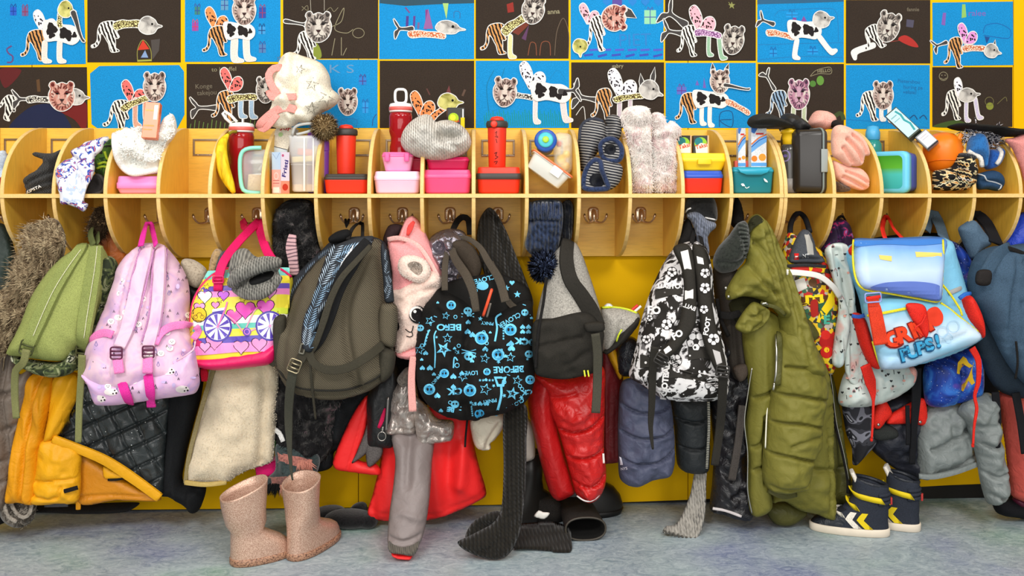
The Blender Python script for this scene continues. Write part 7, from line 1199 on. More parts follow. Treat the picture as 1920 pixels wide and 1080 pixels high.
for (x, y, r) in ((1260, 510, 10), (1250, 608, 11), (1212, 636, 9), (1266, 676, 13), (1305, 640, 18), (1218, 596, 7), (1336, 720, 15), (1322, 530, 12)): it += ball(x, y, r)
for k in range(170):
    x, y = random.uniform(1185, 1362), random.uniform(470, 748); r = random.uniform(.6, 2.6); it.append(disc(x, y, r, random.choice([W_, '2C2927', W_, '8A8686']), r*random.uniform(.6, 1.4), 6))
it = [q for q in it if inside(q[0][:, 0], q[0][:, 1], s.opx).mean() > .95]; decal('football_print', it, s, t, .0012, 'stuff')
sl = soft('shoulder_strap', [(1262, 466), (1284, 456), (1298, 470), (1304, 520), (1306, 580), (1302, 612), (1284, 640), (1258, 668), (1238, 676), (1232, 664), (1246, 650), (1266, 620), (1276, 590), (1282, 540), (1276, 500)], (-.34, -.45), .016, FBD, t, R=.016, back=1)
sr = soft('shoulder_strap', [(1298, 460), (1318, 464), (1330, 500), (1334, 560), (1342, 610), (1354, 650), (1362, 690), (1346, 700), (1334, 680), (1318, 640), (1310, 590), (1304, 530)], (-.34, -.445), .016, FBD, t, R=.016, back=1)
ia = [pgon([(1276, 472), (1290, 468), (1297, 505), (1283, 505)], 'DCD8D6'), text('FOO', 1286, 520, 9, W_, 10, False, 1, .04), pgon([(1284, 545), (1300, 542), (1300, 560), (1284, 562)], 'DCD8D6'), text('BALL', 1293, 576, 8, W_, 20, True, 1), pgon([(1270, 600), (1298, 592), (1298, 604), (1268, 614)], 'DCD8D6'), text('FO', 1270, 628, 12, W_, -30, False, 1, .05), pgon([(1244, 656), (1254, 648), (1260, 656), (1248, 664)], 'DCD8D6')]
ib = ball(1322, 512, 10)+ball(1322, 540, 11)+ball(1320, 580, 9)+ball(1338, 636, 12)+[text('FOOT', 1326, 612, 9, W_, -80, False, 1, .04), pgon([(1306, 480), (1318, 484), (1320, 496), (1308, 494)], 'DCD8D6'), pgon([(1336, 655), (1350, 660), (1354, 680), (1344, 684)], 'B8B4B2')]
decal('football_print', [q for q in ia if inside(q[0][:, 0], q[0][:, 1], sl.opx).mean() > .85], sl, t, .001, 'stuff'); decal('football_print', [q for q in ib if inside(q[0][:, 0], q[0][:, 1], sr.opx).mean() > .85], sr, t, .001, 'stuff')
buckle('buckle', 1240, 674, 24, 20, 30, PL('2E2B28', .4), t, None, -.468, 2); buckle('buckle', 1355, 696, 24, 20, 8, PL('2E2B28', .4), t, None, -.462, 2)
strap('webbing', [(1228, 650, -.43), (1224, 690, -.42), (1222, 760, -.40), (1220, 800, -.39), (1224, 842, -.39)], [16, 15, 12, 4], FBD, t); strap('webbing', [(1356, 704, -.45), (1354, 750, -.42), (1350, 800, -.39), (1340, 872, -.38)], [18, 17, 15], FBD, t)
strap('carry_loop', [(1296, 456, -.3), (1300, 440, -.24), (1306, 424, -.16), (1312, 440, -.22), (1316, 458, -.3)], 9, BLK, t)
s = soft('knitted_hat', [(1284, 388), (1290, 370), (1312, 364), (1334, 368), (1342, 386), (1343, 410), (1336, 418), (1318, 412), (1300, 404), (1286, 402)], -.19, .055, fleece('1E1D1C', '0C0C0C', 160), None, label='black fleece hat with a pale stripe above the football backpack', cat_='hat'); strap('stripe', [(1284, 398), (1290, 392), (1296, 390)], 3, cloth('D8D4D0'), s.o, s, .002); strap('stripe', [(1322, 408), (1332, 410), (1342, 412)], 3, cloth('D8D4D0'), s.o, s, .002)
s = soft('knitted_scarf', [(1286, 404), (1302, 396), (1316, 402), (1326, 412), (1342, 418), (1341, 428), (1332, 436), (1327, 446), (1330, 474), (1318, 480), (1308, 460), (1304, 436), (1296, 416)], -.225, .03, knit('6F7688', 150, '8A90A0'), None, label='blue grey ribbed scarf under the black fleece hat', cat_='scarf', lines=[([(1306, 404), (1316, 440), (1320, 474)], -.012, .005)])
soft('hood', [(1278, 430), (1290, 408), (1304, 440), (1316, 480), (1300, 470), (1270, 478)], -.2, .03, BLK, None, label='black hood beside the blue grey ribbed scarf', cat_='hood')
# ---- puffers under the football bag
BGP = nylon('50546A', .55, .12, .4, .35)
s = soft('puffer_jacket', [(1166, 716), (1200, 710), (1240, 720), (1256, 748), (1263, 800), (1264, 862), (1254, 890), (1222, 899), (1190, 911), (1163, 898), (1159, 850), (1159, 780)], -.22, .07, BGP, None, label='blue grey puffer sleeve hanging under the football backpack', cat_='jacket', group='coats on the hooks', s=.0045, lines=[([(1158, 752), (1190, 764), (1230, 764), (1258, 752)], -.024, .004), ([(1158, 802), (1190, 811), (1230, 808), (1264, 796)], -.024, .004), ([(1160, 852), (1190, 860), (1230, 854), (1264, 836)], -.024, .004)], noise=(.008, .03))
decal('logo', [pgon([(1161, 856), (1165, 858), (1168, 872), (1163, 872)], 'C9C6D0'), text('NYS', 1170, 879, 5, 'C9C6D0', -8)], s, s.o, .0015, 'stuff')
s = soft('puffer_jacket', [(1256, 740), (1300, 736), (1328, 744), (1330, 800), (1328, 876), (1316, 886), (1284, 884), (1270, 870), (1264, 800)], -.19, .06, nylon('26292B', .55, .2, .4, .35), None, label='charcoal puffer jacket beside the blue grey puffer sleeve', cat_='jacket', group='coats on the hooks', s=.0045, lines=[([(1258, 778), (1296, 784), (1330, 778)], -.022, .004), ([(1264, 830), (1296, 834), (1330, 828)], -.022, .004)])
s = soft('knitted_scarf', [(1306, 870), (1324, 874), (1324, 905), (1323, 950), (1318, 985), (1306, 1011), (1288, 1010), (1264, 1004), (1243, 999), (1250, 986), (1266, 984), (1280, 962), (1294, 925)], (-.16, -.262), .025, knit('A29C92', 120, 'B8B2A8', .95, .35, 140), None, label='pale grey ribbed scarf end trailing onto the floor', cat_='scarf', lines=[([(1309+k*3.2, 876), (1300+k*4.6, 940), (1262+k*10, 1000)], -.012, .0022) for k in range(5)])
for k in range(8): strap('frayed_end', [(1246+k*8, 994+min(k*2.4, 14), -.272), (1250+k*7.6, 1000+min(k*2, 9), -.265)], 4, knit('6A655C', 120), s.o, th=.003)
strap('patterned_ribbon', [(1328, 752, -.27), (1329, 800, -.26), (1327, 840, -.25), (1325, 878, -.24)], 5, patches(((0, '26272A'), (.5, 'B8B4A4')), 60, 'UV', 'wave', 1, 1, .9, rot=(0, 0, 1.57)), s.o)
# ---- black trousers and dark bag, dark green hat
t = thing('ski_trousers', 'black ski trousers with pale reflective hem beside the olive parka', 'trousers', tuple(PV(1370, 972, -.22)))
s = soft('leg', [(1336, 640), (1380, 620), (1412, 660), (1410, 760), (1400, 850), (1404, 900), (1410, 935), (1406, 966), (1392, 973), (1350, 963), (1331, 955), (1335, 905), (1338, 840), (1330, 740)], -.19, .06, nylon('1E1C1F', .35, .3, .7, .5), t, noise=(.018, .04), lines=[([(1336, 880), (1370, 900), (1404, 892)], .014, .012)])
strap('reflective_hem', [(1336, 953), (1360, 957), (1390, 968)], 5, PL('CFC6C4', .4), t, s, .002); strap('strap', [(1392, 760, -.27), (1384, 830, -.27), (1372, 900, -.265)], 15, cloth('4A4440', .8), t)
t = thing('backpack', 'dark brown grey bag squeezed between football backpack and parka', 'backpack', tuple(PV(1375, 715, -.2)), 'school bags on the hooks')
s = soft('body', [(1338, 500), (1370, 490), (1392, 540), (1396, 620), (1402, 700), (1388, 716), (1368, 708), (1352, 640), (1342, 570)], -.21, .06, cloth('3A342E', .85, .2, 800, .4), t, lines=[([(1366, 600), (1376, 700)], -.015, .008)])
strap('strap', [(1350, 590, -.28), (1370, 592, -.29), (1396, 584, -.28)], 14, BLK, t); tube('side_cord', [(1344, 560, -.26), (1352, 600, -.27), (1366, 630, -.27)], .006, BLK, t); soft('pocket', [(1374, 690), (1398, 682), (1402, 704), (1386, 716)], -.27, .015, cloth('4A4038', .85), t)
s = soft('knitted_hat', [(1337, 486), (1346, 464), (1366, 442), (1382, 420), (1396, 414), (1402, 424), (1405, 444), (1403, 466), (1392, 492), (1376, 508), (1352, 512), (1339, 502)], -.27, .045, fleece('2E312C', '141614', 160), None, label='dark green grey hat with ribbed cuff beside the parka hood', cat_='hat', lines=[([(1372, 430), (1388, 450), (1394, 480)], -.012, .006), ([(1345, 490), (1375, 490), (1392, 480)], -.012, .006)])
for k in range(9): tube('cuff_rib', [(1384+k*1.2, 420+k*8), (1392+k*.9, 421+k*7.6), (1401+k*.3, 425+k*6.6)], .0034, fleece('454943', '22241F', 200), s.o, s, .002, 6)
soft('hood', [(1370, 420), (1374, 388), (1380, 368), (1388, 380), (1394, 410), (1386, 430)], -.15, .03, BLK, None, label='black hood above the dark green grey hat', cat_='hood')
# ---- olive parka
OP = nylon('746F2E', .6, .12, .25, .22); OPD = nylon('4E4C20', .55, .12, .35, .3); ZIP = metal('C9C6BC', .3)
t = thing('parka', 'big olive green padded parka with hood and silver zips', 'coat', tuple(PV(1480, 985, -.3)), 'coats on the hooks')
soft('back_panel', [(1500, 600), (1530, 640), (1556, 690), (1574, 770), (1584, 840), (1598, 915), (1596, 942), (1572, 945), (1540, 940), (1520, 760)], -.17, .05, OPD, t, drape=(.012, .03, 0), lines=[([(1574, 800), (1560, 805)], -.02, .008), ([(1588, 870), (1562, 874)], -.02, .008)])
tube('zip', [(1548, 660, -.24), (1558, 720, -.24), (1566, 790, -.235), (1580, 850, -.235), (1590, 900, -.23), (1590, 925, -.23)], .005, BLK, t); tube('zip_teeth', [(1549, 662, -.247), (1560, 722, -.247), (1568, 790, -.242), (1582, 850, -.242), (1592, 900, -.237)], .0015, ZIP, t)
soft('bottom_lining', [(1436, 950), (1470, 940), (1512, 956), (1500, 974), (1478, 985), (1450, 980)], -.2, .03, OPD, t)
soft('front_right', [(1462, 575), (1500, 590), (1528, 640), (1552, 695), (1562, 760), (1563, 850), (1565, 971), (1530, 964), (1500, 957), (1470, 940), (1446, 940), (1440, 800), (1456, 660)], -.25, .05, OP, t, lines=[([(1440, 880), (1500, 872), (1564, 880)], -.018, .007), ([(1546, 800), (1550, 880), (1548, 965)], -.012, .004), ([(1550, 760), (1564, 757)], -.015, .006), ([(1546, 820), (1564, 815)], -.015, .006), ([(1440, 930), (1460, 905), (1475, 890)], -.02, .006)], noise=(.008, .03))
soft('front_left', [(1392, 640), (1396, 600), (1430, 580), (1462, 600), (1462, 700), (1446, 760), (1436, 840), (1440, 900), (1446, 950), (1412, 967), (1402, 930), (1404, 870), (1398, 800), (1404, 735)], -.27, .045, OP, t, lines=[([(1400, 748), (1425, 736), (1452, 724)], -.022, .006), ([(1402, 836), (1420, 826), (1430, 790)], -.018, .006), ([(1406, 880), (1424, 870)], -.018, .006), ([(1426, 776), (1427, 830), (1428, 900)], -.018, .005)], drape=(.008, .03, 0))
tube('front_zip', [(1410, 690, -.30), (1402, 740, -.30), (1396, 790, -.30), (1402, 850, -.30), (1402, 920, -.30), (1410, 962, -.29)], .002, ZIP, t)
s = soft('sleeve', [(1450, 640), (1470, 600), (1494, 596), (1512, 620), (1536, 672), (1550, 730), (1546, 760), (1540, 790), (1538, 830), (1524, 862), (1514, 912), (1494, 920), (1466, 924), (1442, 918), (1430, 896), (1430, 850), (1436, 790), (1446, 720)], (-.29, -.33), .075, OP, t, s=.0045, lines=[([(1464, 682), (1500, 682), (1546, 694)], -.024, .004), ([(1444, 733), (1480, 733), (1520, 740), (1550, 750)], -.024, .004), ([(1438, 785), (1480, 784), (1512, 790), (1540, 800)], -.024, .004), ([(1432, 842), (1470, 845), (1510, 855), (1526, 858)], -.024, .004), ([(1440, 905), (1480, 910), (1512, 900)], -.012, .005), ([(1470, 825), (1500, 815), (1530, 812)], -.01, .006)], noise=(.006, .03))
tube('sleeve_zip', [(1455, 628), (1456, 660), (1455, 700), (1453, 716)], .004, ZIP, t, s, .002); strap('zip_garage', [(1460, 624), (1462, 670), (1458, 722)], 10, OPD, t, s, .001); tube('piping', [(1439, 760), (1437, 790), (1435, 840)], .002, PL('E6E2CE', .4), t, s, .002); tube('zip_slider', [(1452, 718), (1450, 732)], .004, ZIP, t, s, .004)
soft('shoulder', [(1424, 406), (1438, 416), (1454, 446), (1474, 492), (1494, 548), (1512, 600), (1532, 660), (1546, 700), (1510, 704), (1474, 660), (1456, 580), (1436, 490)], (-.24, -.33), .065, OP, t, lines=[([(1452, 460), (1472, 530), (1486, 600), (1496, 680)], -.018, .007), ([(1470, 480), (1490, 560), (1510, 640)], .010, .010), ([(1496, 596), (1516, 606)], -.014, .005)], noise=(.006, .02))
h = soft('hood', [(1398, 440), (1404, 412), (1418, 401), (1432, 410), (1442, 440), (1452, 476), (1464, 520), (1476, 566), (1480, 592), (1464, 594), (1444, 574), (1420, 561), (1392, 556), (1366, 563), (1360, 556), (1362, 542), (1382, 508), (1398, 490)], (-.24, -.33), .08, OP, t, lines=[([(1408, 450), (1424, 480), (1440, 530), (1456, 580)], -.022, .006), ([(1400, 500), (1416, 524), (1448, 548)], -.022, .006), ([(1432, 440), (1412, 452), (1404, 462)], -.016, .006), ([(1372, 540), (1396, 534), (1420, 546)], -.014, .006), ([(1420, 420), (1436, 470), (1456, 530)], -.012, .006), ([(1386, 515), (1404, 520)], .008, .008)], noise=(.010, .022))
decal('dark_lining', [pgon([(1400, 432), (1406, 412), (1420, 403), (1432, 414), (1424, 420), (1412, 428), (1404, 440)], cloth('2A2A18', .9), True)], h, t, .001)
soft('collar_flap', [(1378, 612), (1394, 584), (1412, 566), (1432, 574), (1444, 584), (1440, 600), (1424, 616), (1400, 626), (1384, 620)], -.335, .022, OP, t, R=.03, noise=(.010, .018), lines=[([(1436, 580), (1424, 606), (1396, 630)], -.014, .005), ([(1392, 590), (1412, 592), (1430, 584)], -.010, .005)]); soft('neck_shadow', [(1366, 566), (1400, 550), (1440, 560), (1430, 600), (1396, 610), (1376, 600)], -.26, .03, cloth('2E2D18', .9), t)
strap('neck_seam', [(1426, 568, -.375), (1440, 572, -.378), (1458, 578, -.376), (1472, 590, -.37)], 7, OPD, t); tube('snap_hook', [(1428, 570, -.385), (1436, 568, -.387), (1440, 572, -.385)], .003, ZIP, t)
for (sx, sy) in ((1361, 540), (1366, 556)): V, Fc = lathe([(.004, 0), (.0045, .002), (.001, .003)], 12, TR(PV(sx, sy, -.345), 90)); mesh('snap', V, Fc, ZIP, t)
strap('elastic_cuff', [(1440, 918, -.31), (1466, 930, -.32), (1492, 926, -.31)], 10, OPD, t, th=.006); soft('side_band', [(1494, 596), (1520, 602), (1536, 630), (1512, 640)], -.27, .02, OPD, t)
# ---- building-brick bag, purple bag, white printed bag
MOS = patches(((0, 'C2281F'), (.14, 'E8C41E'), (.34, '4A3E30'), (.46, 'B9AFA0'), (.6, '8A2018'), (.7, '3A6A4A'), (.8, 'E4B818'), (.92, '2E2A28')), 85, 'Object', 'mosaic', rough=.5, spec=.4)
t = thing('backpack', 'colourful comic print backpack with grey top flap behind the parka', 'backpack', tuple(PV(1520, 700, -.24)), 'school bags on the hooks')
s = soft('body', [(1462, 505), (1468, 460), (1478, 436), (1492, 440), (1540, 470), (1556, 500), (1568, 540), (1572, 600), (1568, 660), (1558, 702), (1524, 690), (1496, 640), (1476, 570)], -.22, .06, MOS, t)
it = [pgon([(1498, 556), (1556, 552), (1556, 574), (1500, 576)], '5A3A20'), text('NZU', 1528, 563, 17, 'F4D420', -4, True, 1.3, .06), pgon([(1520, 566), (1532, 562), (1533, 590), (1522, 594)], 'A8261E', True), pgon([(1534, 570), (1556, 560), (1560, 600), (1540, 606)], '2E5A40'), text('F', 1540, 596, 20, 'E8C820', 20, False, 1, .06), text('E', 1550, 600, 16, '4AA890', 0, False, 1, .06), disc(1552, 640, 16, 'B01E1C'), disc(1548, 628, 9, 'D02A22'), disc(1550, 660, 12, 'C8241E'), disc(1550, 656, 5, 'F0C020'), pgon([(1490, 526), (1508, 520), (1514, 540), (1496, 548)], 'E4DED4'), disc(1524, 530, 8, '6A4A30'), disc(1548, 524, 8, 'B0221E', 6), pgon([(1540, 580), (1562, 540), (1568, 570), (1550, 590)], 'F0D020')]
decal('comic_print', [q for q in it if inside(q[0][:, 0], q[0][:, 1], s.opx).mean() > .8], s, t, .0012, 'stuff')
f = soft('top_flap', [(1479, 490), (1486, 462), (1496, 440), (1506, 430), (1518, 434), (1526, 452), (1532, 472), (1546, 488), (1536, 494), (1500, 494)], -.28, .03, cloth('45484E', .85, .12, 900, .4), t, lines=[([(1480, 486), (1510, 484), (1544, 486)], -.01, .004)]); decal('flap_stripe', [pgon([(1508, 440), (1518, 436), (1524, 458), (1526, 478), (1514, 478)], 'A8A49C')], f, t, .001)
decal('logo', [rect(1489, 475, 1498, 487, 'C8201E'), rect(1490.5, 480, 1496.5, 484, 'E8E0DC'), text('NT', 1511, 480, 7, 'E4E4E4', -4)], f, t, .0015, 'stuff', None, .0002)
tube('carry_loop', [(1482, 452, -.24), (1482, 424, -.19), (1490, 404, -.13), (1500, 400, -.12), (1510, 410, -.15), (1518, 434, -.22)], .008, cloth('1C1D22', .8), t); strap('zip_band', [(1476, 499, -.3), (1510, 497, -.31), (1548, 500, -.3)], 6, cloth('2A2A2C', .7), t)
strap('white_edge', [(1474, 510, -.30), (1506, 512, -.305), (1536, 518, -.305), (1560, 536, -.295), (1574, 556, -.28)], 11, PL('E6E2DA', .5), t, th=.005); strap('red_band', [(1484, 504, -.298), (1515, 504, -.304), (1545, 508, -.3)], 8, patches(((0, 'C2281F'), (.5, 'D8D0C4'), (.7, 'E8C41E')), 60, 'UV', 'mosaic', rough=.5), t)
t = thing('bag', 'dark purple patterned bag hanging behind the white printed bag', 'bag', tuple(PV(1575, 470, -.15)))
soft('body', [(1540, 470), (1550, 436), (1562, 416), (1580, 411), (1592, 422), (1600, 450), (1604, 476), (1570, 480)], -.16, .04, patches(((0, '2A1A34'), (.5, '3A2048'), (.58, 'A0285A'), (.66, '8A70B0')), 50, 'Object', 'noise', 2, .6, .7), t, lines=[([(1566, 420), (1570, 470)], -.015, .006)]); strap('carry_loop', [(1566, 420, -.16), (1572, 408, -.12), (1580, 406, -.1), (1586, 418, -.15)], 5, BLK, t)
WPR = patches(((.3, 'A9C2C2'), (.45, 'CDD4CE'), (.6, 'BCC8C2'), (.7, 'CDA49C')), 14, 'Object', 'noise', 3, .8, .5, interp='LINEAR', spec=.4)
t = thing('bag', 'white and pale blue bag printed with small black motifs', 'bag', tuple(PV(1640, 762, -.25)), 'school bags on the hooks')
s1 = soft('strap_panel', [(1546, 472), (1556, 459), (1576, 455), (1590, 462), (1594, 490), (1600, 530), (1602, 570), (1592, 620), (1582, 680), (1572, 690), (1560, 680), (1566, 620), (1572, 570), (1560, 520)], -.275, .018, WPR, t, R=.02, drape=(.012, .018, 8), lines=[([(1568, 470), (1580, 520), (1588, 570)], -.012, .006)])
s2 = soft('strap_panel', [(1592, 560), (1602, 565), (1612, 620), (1626, 660), (1634, 705), (1620, 722), (1596, 720), (1584, 690), (1588, 620)], -.285, .016, WPR, t, R=.02, drape=(.012, .018, 0))
s3 = soft('body', [(1574, 758), (1576, 720), (1590, 690), (1620, 670), (1660, 670), (1712, 686), (1714, 712), (1694, 734), (1656, 754), (1612, 763)], -.25, .055, WPR, t, noise=(.008, .04)); soft('pink_side', [(1700, 690), (1714, 688), (1715, 712), (1702, 722)], -.28, .02, cloth('D89A8E', .7), t)
for ss, n in ((s1, 60), (s2, 40), (s3, 70)):
    lo, hi = ss.opx.min(0), ss.opx.max(0); it = []
    for k in range(n):
        x, y = random.uniform(lo[0], hi[0]), random.uniform(lo[1], hi[1])
        it.append([lambda: stroke([(x-3, y), (x+3, y-1)], 1.1, '2A2E30'), lambda: stroke([(x, y-4), (x+1, y+4)], 1.1, '2A2E30'), lambda: disc(x, y, 2.2, '4A4644'), lambda: heart(x, y, 2.8, '2A2E30'), lambda: disc(x, y, 3, 'E0A090', 2.2), lambda: stroke([(x-3, y+3), (x, y-3), (x+3, y+3)], 1, 'B06A70')][k % 6]())
    it = [q for q in it if inside(q[0][:, 0], q[0][:, 1], ss.opx).all()]; decal('motif_print', it, ss, t, .001, 'stuff')
# ---- light blue satchel
LB = nylon('7DBEDD', .42, .08, .25, .4); PIP = cloth('E6D72E', .5, .05); RDW = cloth('DE2A1E', .6, .08, 1000, .3)
t = thing('satchel', 'light blue school bag with picture flap, red pockets and yellow piping', 'backpack', tuple(PV(1710, 693, -.36)), 'school bags on the hooks')
s = soft('body', [(1581, 474), (1602, 456), (1680, 446), (1772, 446), (1788, 482), (1802, 530), (1812, 562), (1830, 610), (1834, 634), (1780, 664), (1700, 688), (1662, 692), (1648, 688), (1634, 650), (1620, 606), (1610, 560), (1596, 520)], (-.26, -.34), .07, LB, t, R=.06)
soft('mesh_pocket', [(1800, 560), (1816, 552), (1832, 578), (1841, 608), (1840, 634), (1828, 622), (1808, 596)], -.36, .04, RDW, t); soft('mesh_pocket', [(1598, 588), (1618, 592), (1634, 640), (1648, 690), (1630, 684), (1612, 648), (1604, 620)], -.34, .035, RDW, t)
strap('pocket_trim', [(1798, 560, -.40), (1808, 552, -.40), (1818, 550, -.39)], 7, cloth('2F6AC0', .6), t, th=.005); strap('pocket_trim', [(1597, 592, -.375), (1610, 594, -.38), (1622, 590, -.38)], 7, cloth('2F5AB0', .6), t, th=.005)
strap('reflector', [(1778, 550), (1792, 544), (1806, 538)], 8, PL('A8A8A4', .3), t, s, .003); soft('shoulder_pad', [(1590, 470), (1600, 458), (1606, 470), (1598, 482)], -.3, .02, RDW, t)
pk = soft('front_pocket', [(1618, 572), (1640, 560), (1700, 556), (1764, 566), (1800, 592), (1834, 622), (1836, 634), (1824, 645), (1756, 670), (1700, 690), (1660, 693), (1650, 690), (1640, 650), (1626, 604)], (-.40, -.41), .035, N('pocket_print').m, t, R=.04, noise=(.004, .05), lines=[([(1640, 668), (1720, 652), (1800, 622)], -.006, .006)])
def vgrad(m, stops):
    q = N.__new__(N); q.m = m; q.t = m.node_tree; q.b = q.t.nodes['Principled BSDF']; sx = q.n('SeparateXYZ', {0: q.co('Generated')}); n = q.n('TexNoise', {'Vector': q.co('Object'), 'Scale': 9, 'Detail': 3})
    a = q.n('Math', {0: n.outputs[0], 1: .3}, operation='MULTIPLY'); b = q.n('Math', {0: sx.outputs[2], 1: a.outputs[0]}, operation='ADD'); c = q.n('Math', {0: b.outputs[0], 1: .15}, operation='SUBTRACT'); q.l(q.ramp(c.outputs[0], stops), q.b.inputs['Base Color']); setp(q.b, .4, spec=.4); return m
vgrad(pk.o.data.materials[0], [(.05, 'B4CBE4'), (.3, '8EC2DE'), (.55, 'CFE0EE'), (.85, '7ABEDC')])
it = []
for k, ch in enumerate('GRIM'): it.append(text(ch, 1674+k*19, 638-k*8, 31, '7E1A14', -10-k*7, False, 1.05, .07))
for k, ch in enumerate('GRIM'): it.append(text(ch, 1675+k*19, 637-k*8, 28, 'E2401F', -10-k*7, False, 1.05, .05))
it += [pgon([(1740, 600), (1738, 584), (1748, 576), (1758, 576), (1768, 590), (1766, 606), (1752, 612)], 'D63A22', True)]
for k, ch in enumerate('PUPS!'): it += [text(ch, 1696+k*15.5, 667-k*6.5, 25, '1D4A6E', -14, False, 1.05, .07), text(ch, 1696.5+k*15.5, 666.5-k*6.5, 22, '3F9CC8', -14, False, 1.05, .045)]
for (x, y, r) in ((1768, 622, 10), (1788, 612, 11), (1778, 634, 8)): it.append(ring(x, y, r, 1.2, '9CC0DA'))
decal('lettering', it, pk, t, .004, 'stuff')
fp = soft('flap', [(1601, 448), (1640, 447), (1700, 445), (1769, 446), (1769, 480), (1766, 520), (1763, 562), (1754, 566), (1720, 559), (1664, 549), (1622, 543), (1607, 532), (1600, 500), (1599, 470)], (-.365, -.43), .03, N('flap_print').m, t, R=.03)
vgrad(fp.o.data.materials[0], [(.05, '5070B4'), (.25, '9DB4DC'), (.5, 'BCD0EA'), (.75, '86B2E0'), (.95, '3A72C0')])
decal('flap_picture', [pgon([(1716, 472), (1766, 474), (1766, 481), (1718, 482)], 'EFCB6A'), pgon([(1648, 478), (1672, 480), (1672, 490), (1650, 486)], 'EFCB6A'), pgon([(1632, 540), (1660, 530), (1720, 528), (1762, 536), (1762, 560), (1720, 556), (1664, 547)], '5A70B8', True), pgon([(1603, 452), (1690, 450), (1768, 449), (1768, 456), (1720, 460), (1660, 458), (1604, 462)], '3E78C4', True)], fp, t, .0015, 'stuff')
tube('piping', [(1600, 450), (1599, 480), (1602, 512), (1610, 534), (1624, 544), (1664, 550), (1720, 560), (1756, 566), (1764, 560), (1767, 520), (1769, 480), (1768, 450)], .0028, PIP, t, fp, .001); tube('piping', [(1764, 568, -.42), (1784, 582, -.42), (1806, 600, -.42), (1834, 622, -.41)], .003, PIP, t); tube('piping', [(1636, 640, -.40), (1644, 668, -.40), (1652, 690, -.41)], .003, PIP, t)
tube('piping', [(1764, 530, -.40), (1782, 552, -.405), (1800, 580, -.41), (1804, 592, -.41)], .003, PIP, t); strap('zip', [(1626, 592), (1660, 586), (1700, 578)], 5, PIP, t, pk, .003)
strap('closing_strap', [(1636, 556), (1640, 580), (1646, 612), (1652, 646)], [24, 27, 28], cloth('DC3E22', .6, .1, 1000, .35), t, pk, .010, .004); buckle('buckle', 1637, 558, 30, 17, -4, PL('8E9FD8', .3), t, None, -.462, 0); strap('buckle_bar', [(1624, 560, -.462), (1650, 556, -.462)], 6, RDW, t)
soft('closing_strap', [(1698, 572), (1716, 568), (1734, 574), (1740, 596), (1742, 620), (1736, 634), (1724, 616), (1710, 600)], -.445, .012, RDW, t); tube('cord', [(1736, 590, -.462), (1728, 606, -.464), (1716, 616, -.464), (1732, 630, -.462)], .002, RDW, t)
strap('carry_loop', [(1660, 450, -.30), (1654, 428, -.22), (1659, 408, -.12), (1666, 412, -.13), (1676, 430, -.22), (1694, 450, -.31)], [13, 12, 14], RDW, t)
strap('webbing', [(1622, 684, -.345), (1632, 716, -.33), (1637, 745, -.32), (1636, 790, -.315), (1634, 822, -.315)], [20, 22, 5, 4, 4], RDW, t); strap('webbing', [(1822, 652, -.37), (1834, 676, -.37), (1834, 715, -.365), (1827, 742, -.36), (1831, 765, -.36), (1826, 800, -.36), (1824, 834, -.36)], [14, 11, 9, 6, 6, 4, 4], RDW, t)
for (kx, ky, ky2) in ((1634, 824, -.315), (1824, 835, -.36)): V, Fc = lathe([(.001, -.006), (.004, -.004), (.004, .003), (.001, .006)], 10, TR(PV(kx, ky, ky2))); mesh('knot', V, Fc, RDW, t)
# ---- galaxy bag, denim strap, blue grey backpack
def galaxy():
    q = N('galaxy_print'); v = q.co('Object'); n = q.n('TexNoise', {'Vector': v, 'Scale': 13, 'Detail': 5, 'Distortion': .8}); p = q.n('TexNoise', {'Vector': v, 'Scale': 7, 'Detail': 2}); st = q.n('TexVoronoi', {'Vector': v, 'Scale': 130}, feature='F1')
    a = q.ramp(n.outputs[0], [(.32, '0A1030'), (.5, '1A3FA0'), (.66, '3E86DC')]); b = q.mix(q.ramp(p.outputs[0], [(.64, (0, 0, 0, 1)), (.8, (1, 1, 1, 1))]), a, lin('D84E9C')); q.l(q.mix(q.ramp(st.outputs[0], [(.07, (1, 1, 1, 1)), (.14, (0, 0, 0, 1))]), b, lin('E8F2FF')), q.b.inputs['Base Color']); setp(q.b, .5, spec=.3); return q.m
GAL = galaxy()
t = thing('backpack', 'blue galaxy print backpack with yellow pickaxe emblems behind the satchel', 'backpack', tuple(PV(1785, 763, -.22)), 'school bags on the hooks')
soft('top', [(1772, 452), (1786, 452), (1802, 466), (1816, 488), (1817, 512), (1806, 560), (1794, 570), (1780, 500)], -.2, .05, GAL, t)
s = soft('body', [(1732, 690), (1748, 668), (1790, 658), (1832, 654), (1840, 690), (1837, 738), (1812, 750), (1764, 763), (1738, 758), (1731, 730)], -.23, .06, GAL, t, lines=[([(1788, 680), (1788, 750)], -.015, .006)])
decal('emblem', [pgon([(1794, 700), (1796, 680), (1806, 668), (1812, 672), (1816, 680), (1824, 686), (1818, 690), (1808, 684), (1802, 690), (1799, 702)], 'D9B02A'), pgon([(1822, 690), (1826, 678), (1824, 708), (1828, 718), (1822, 722), (1816, 714), (1812, 722), (1806, 734), (1799, 730), (1806, 718), (1816, 706)], 'D9B02A')], s, t, .0012, 'stuff')
strap('strap', [(1735, 431, -.15), (1742, 408, -.11), (1752, 406, -.1), (1762, 424, -.14), (1770, 448, -.2)], [24, 26], cloth('55697A', .85, .2, 900, .4), t)
BGB = cloth('3E5468', .8, .14, 900, .45)
t = thing('backpack', 'large blue grey canvas backpack at the right edge', 'backpack', tuple(PV(1880, 740, -.32)), 'school bags on the hooks')
soft('side', [(1812, 560), (1822, 620), (1840, 680), (1862, 722), (1888, 740), (1925, 742), (1925, 640), (1860, 560)], -.27, .05, cloth('26323E', .85, .15, 900, .4), t)
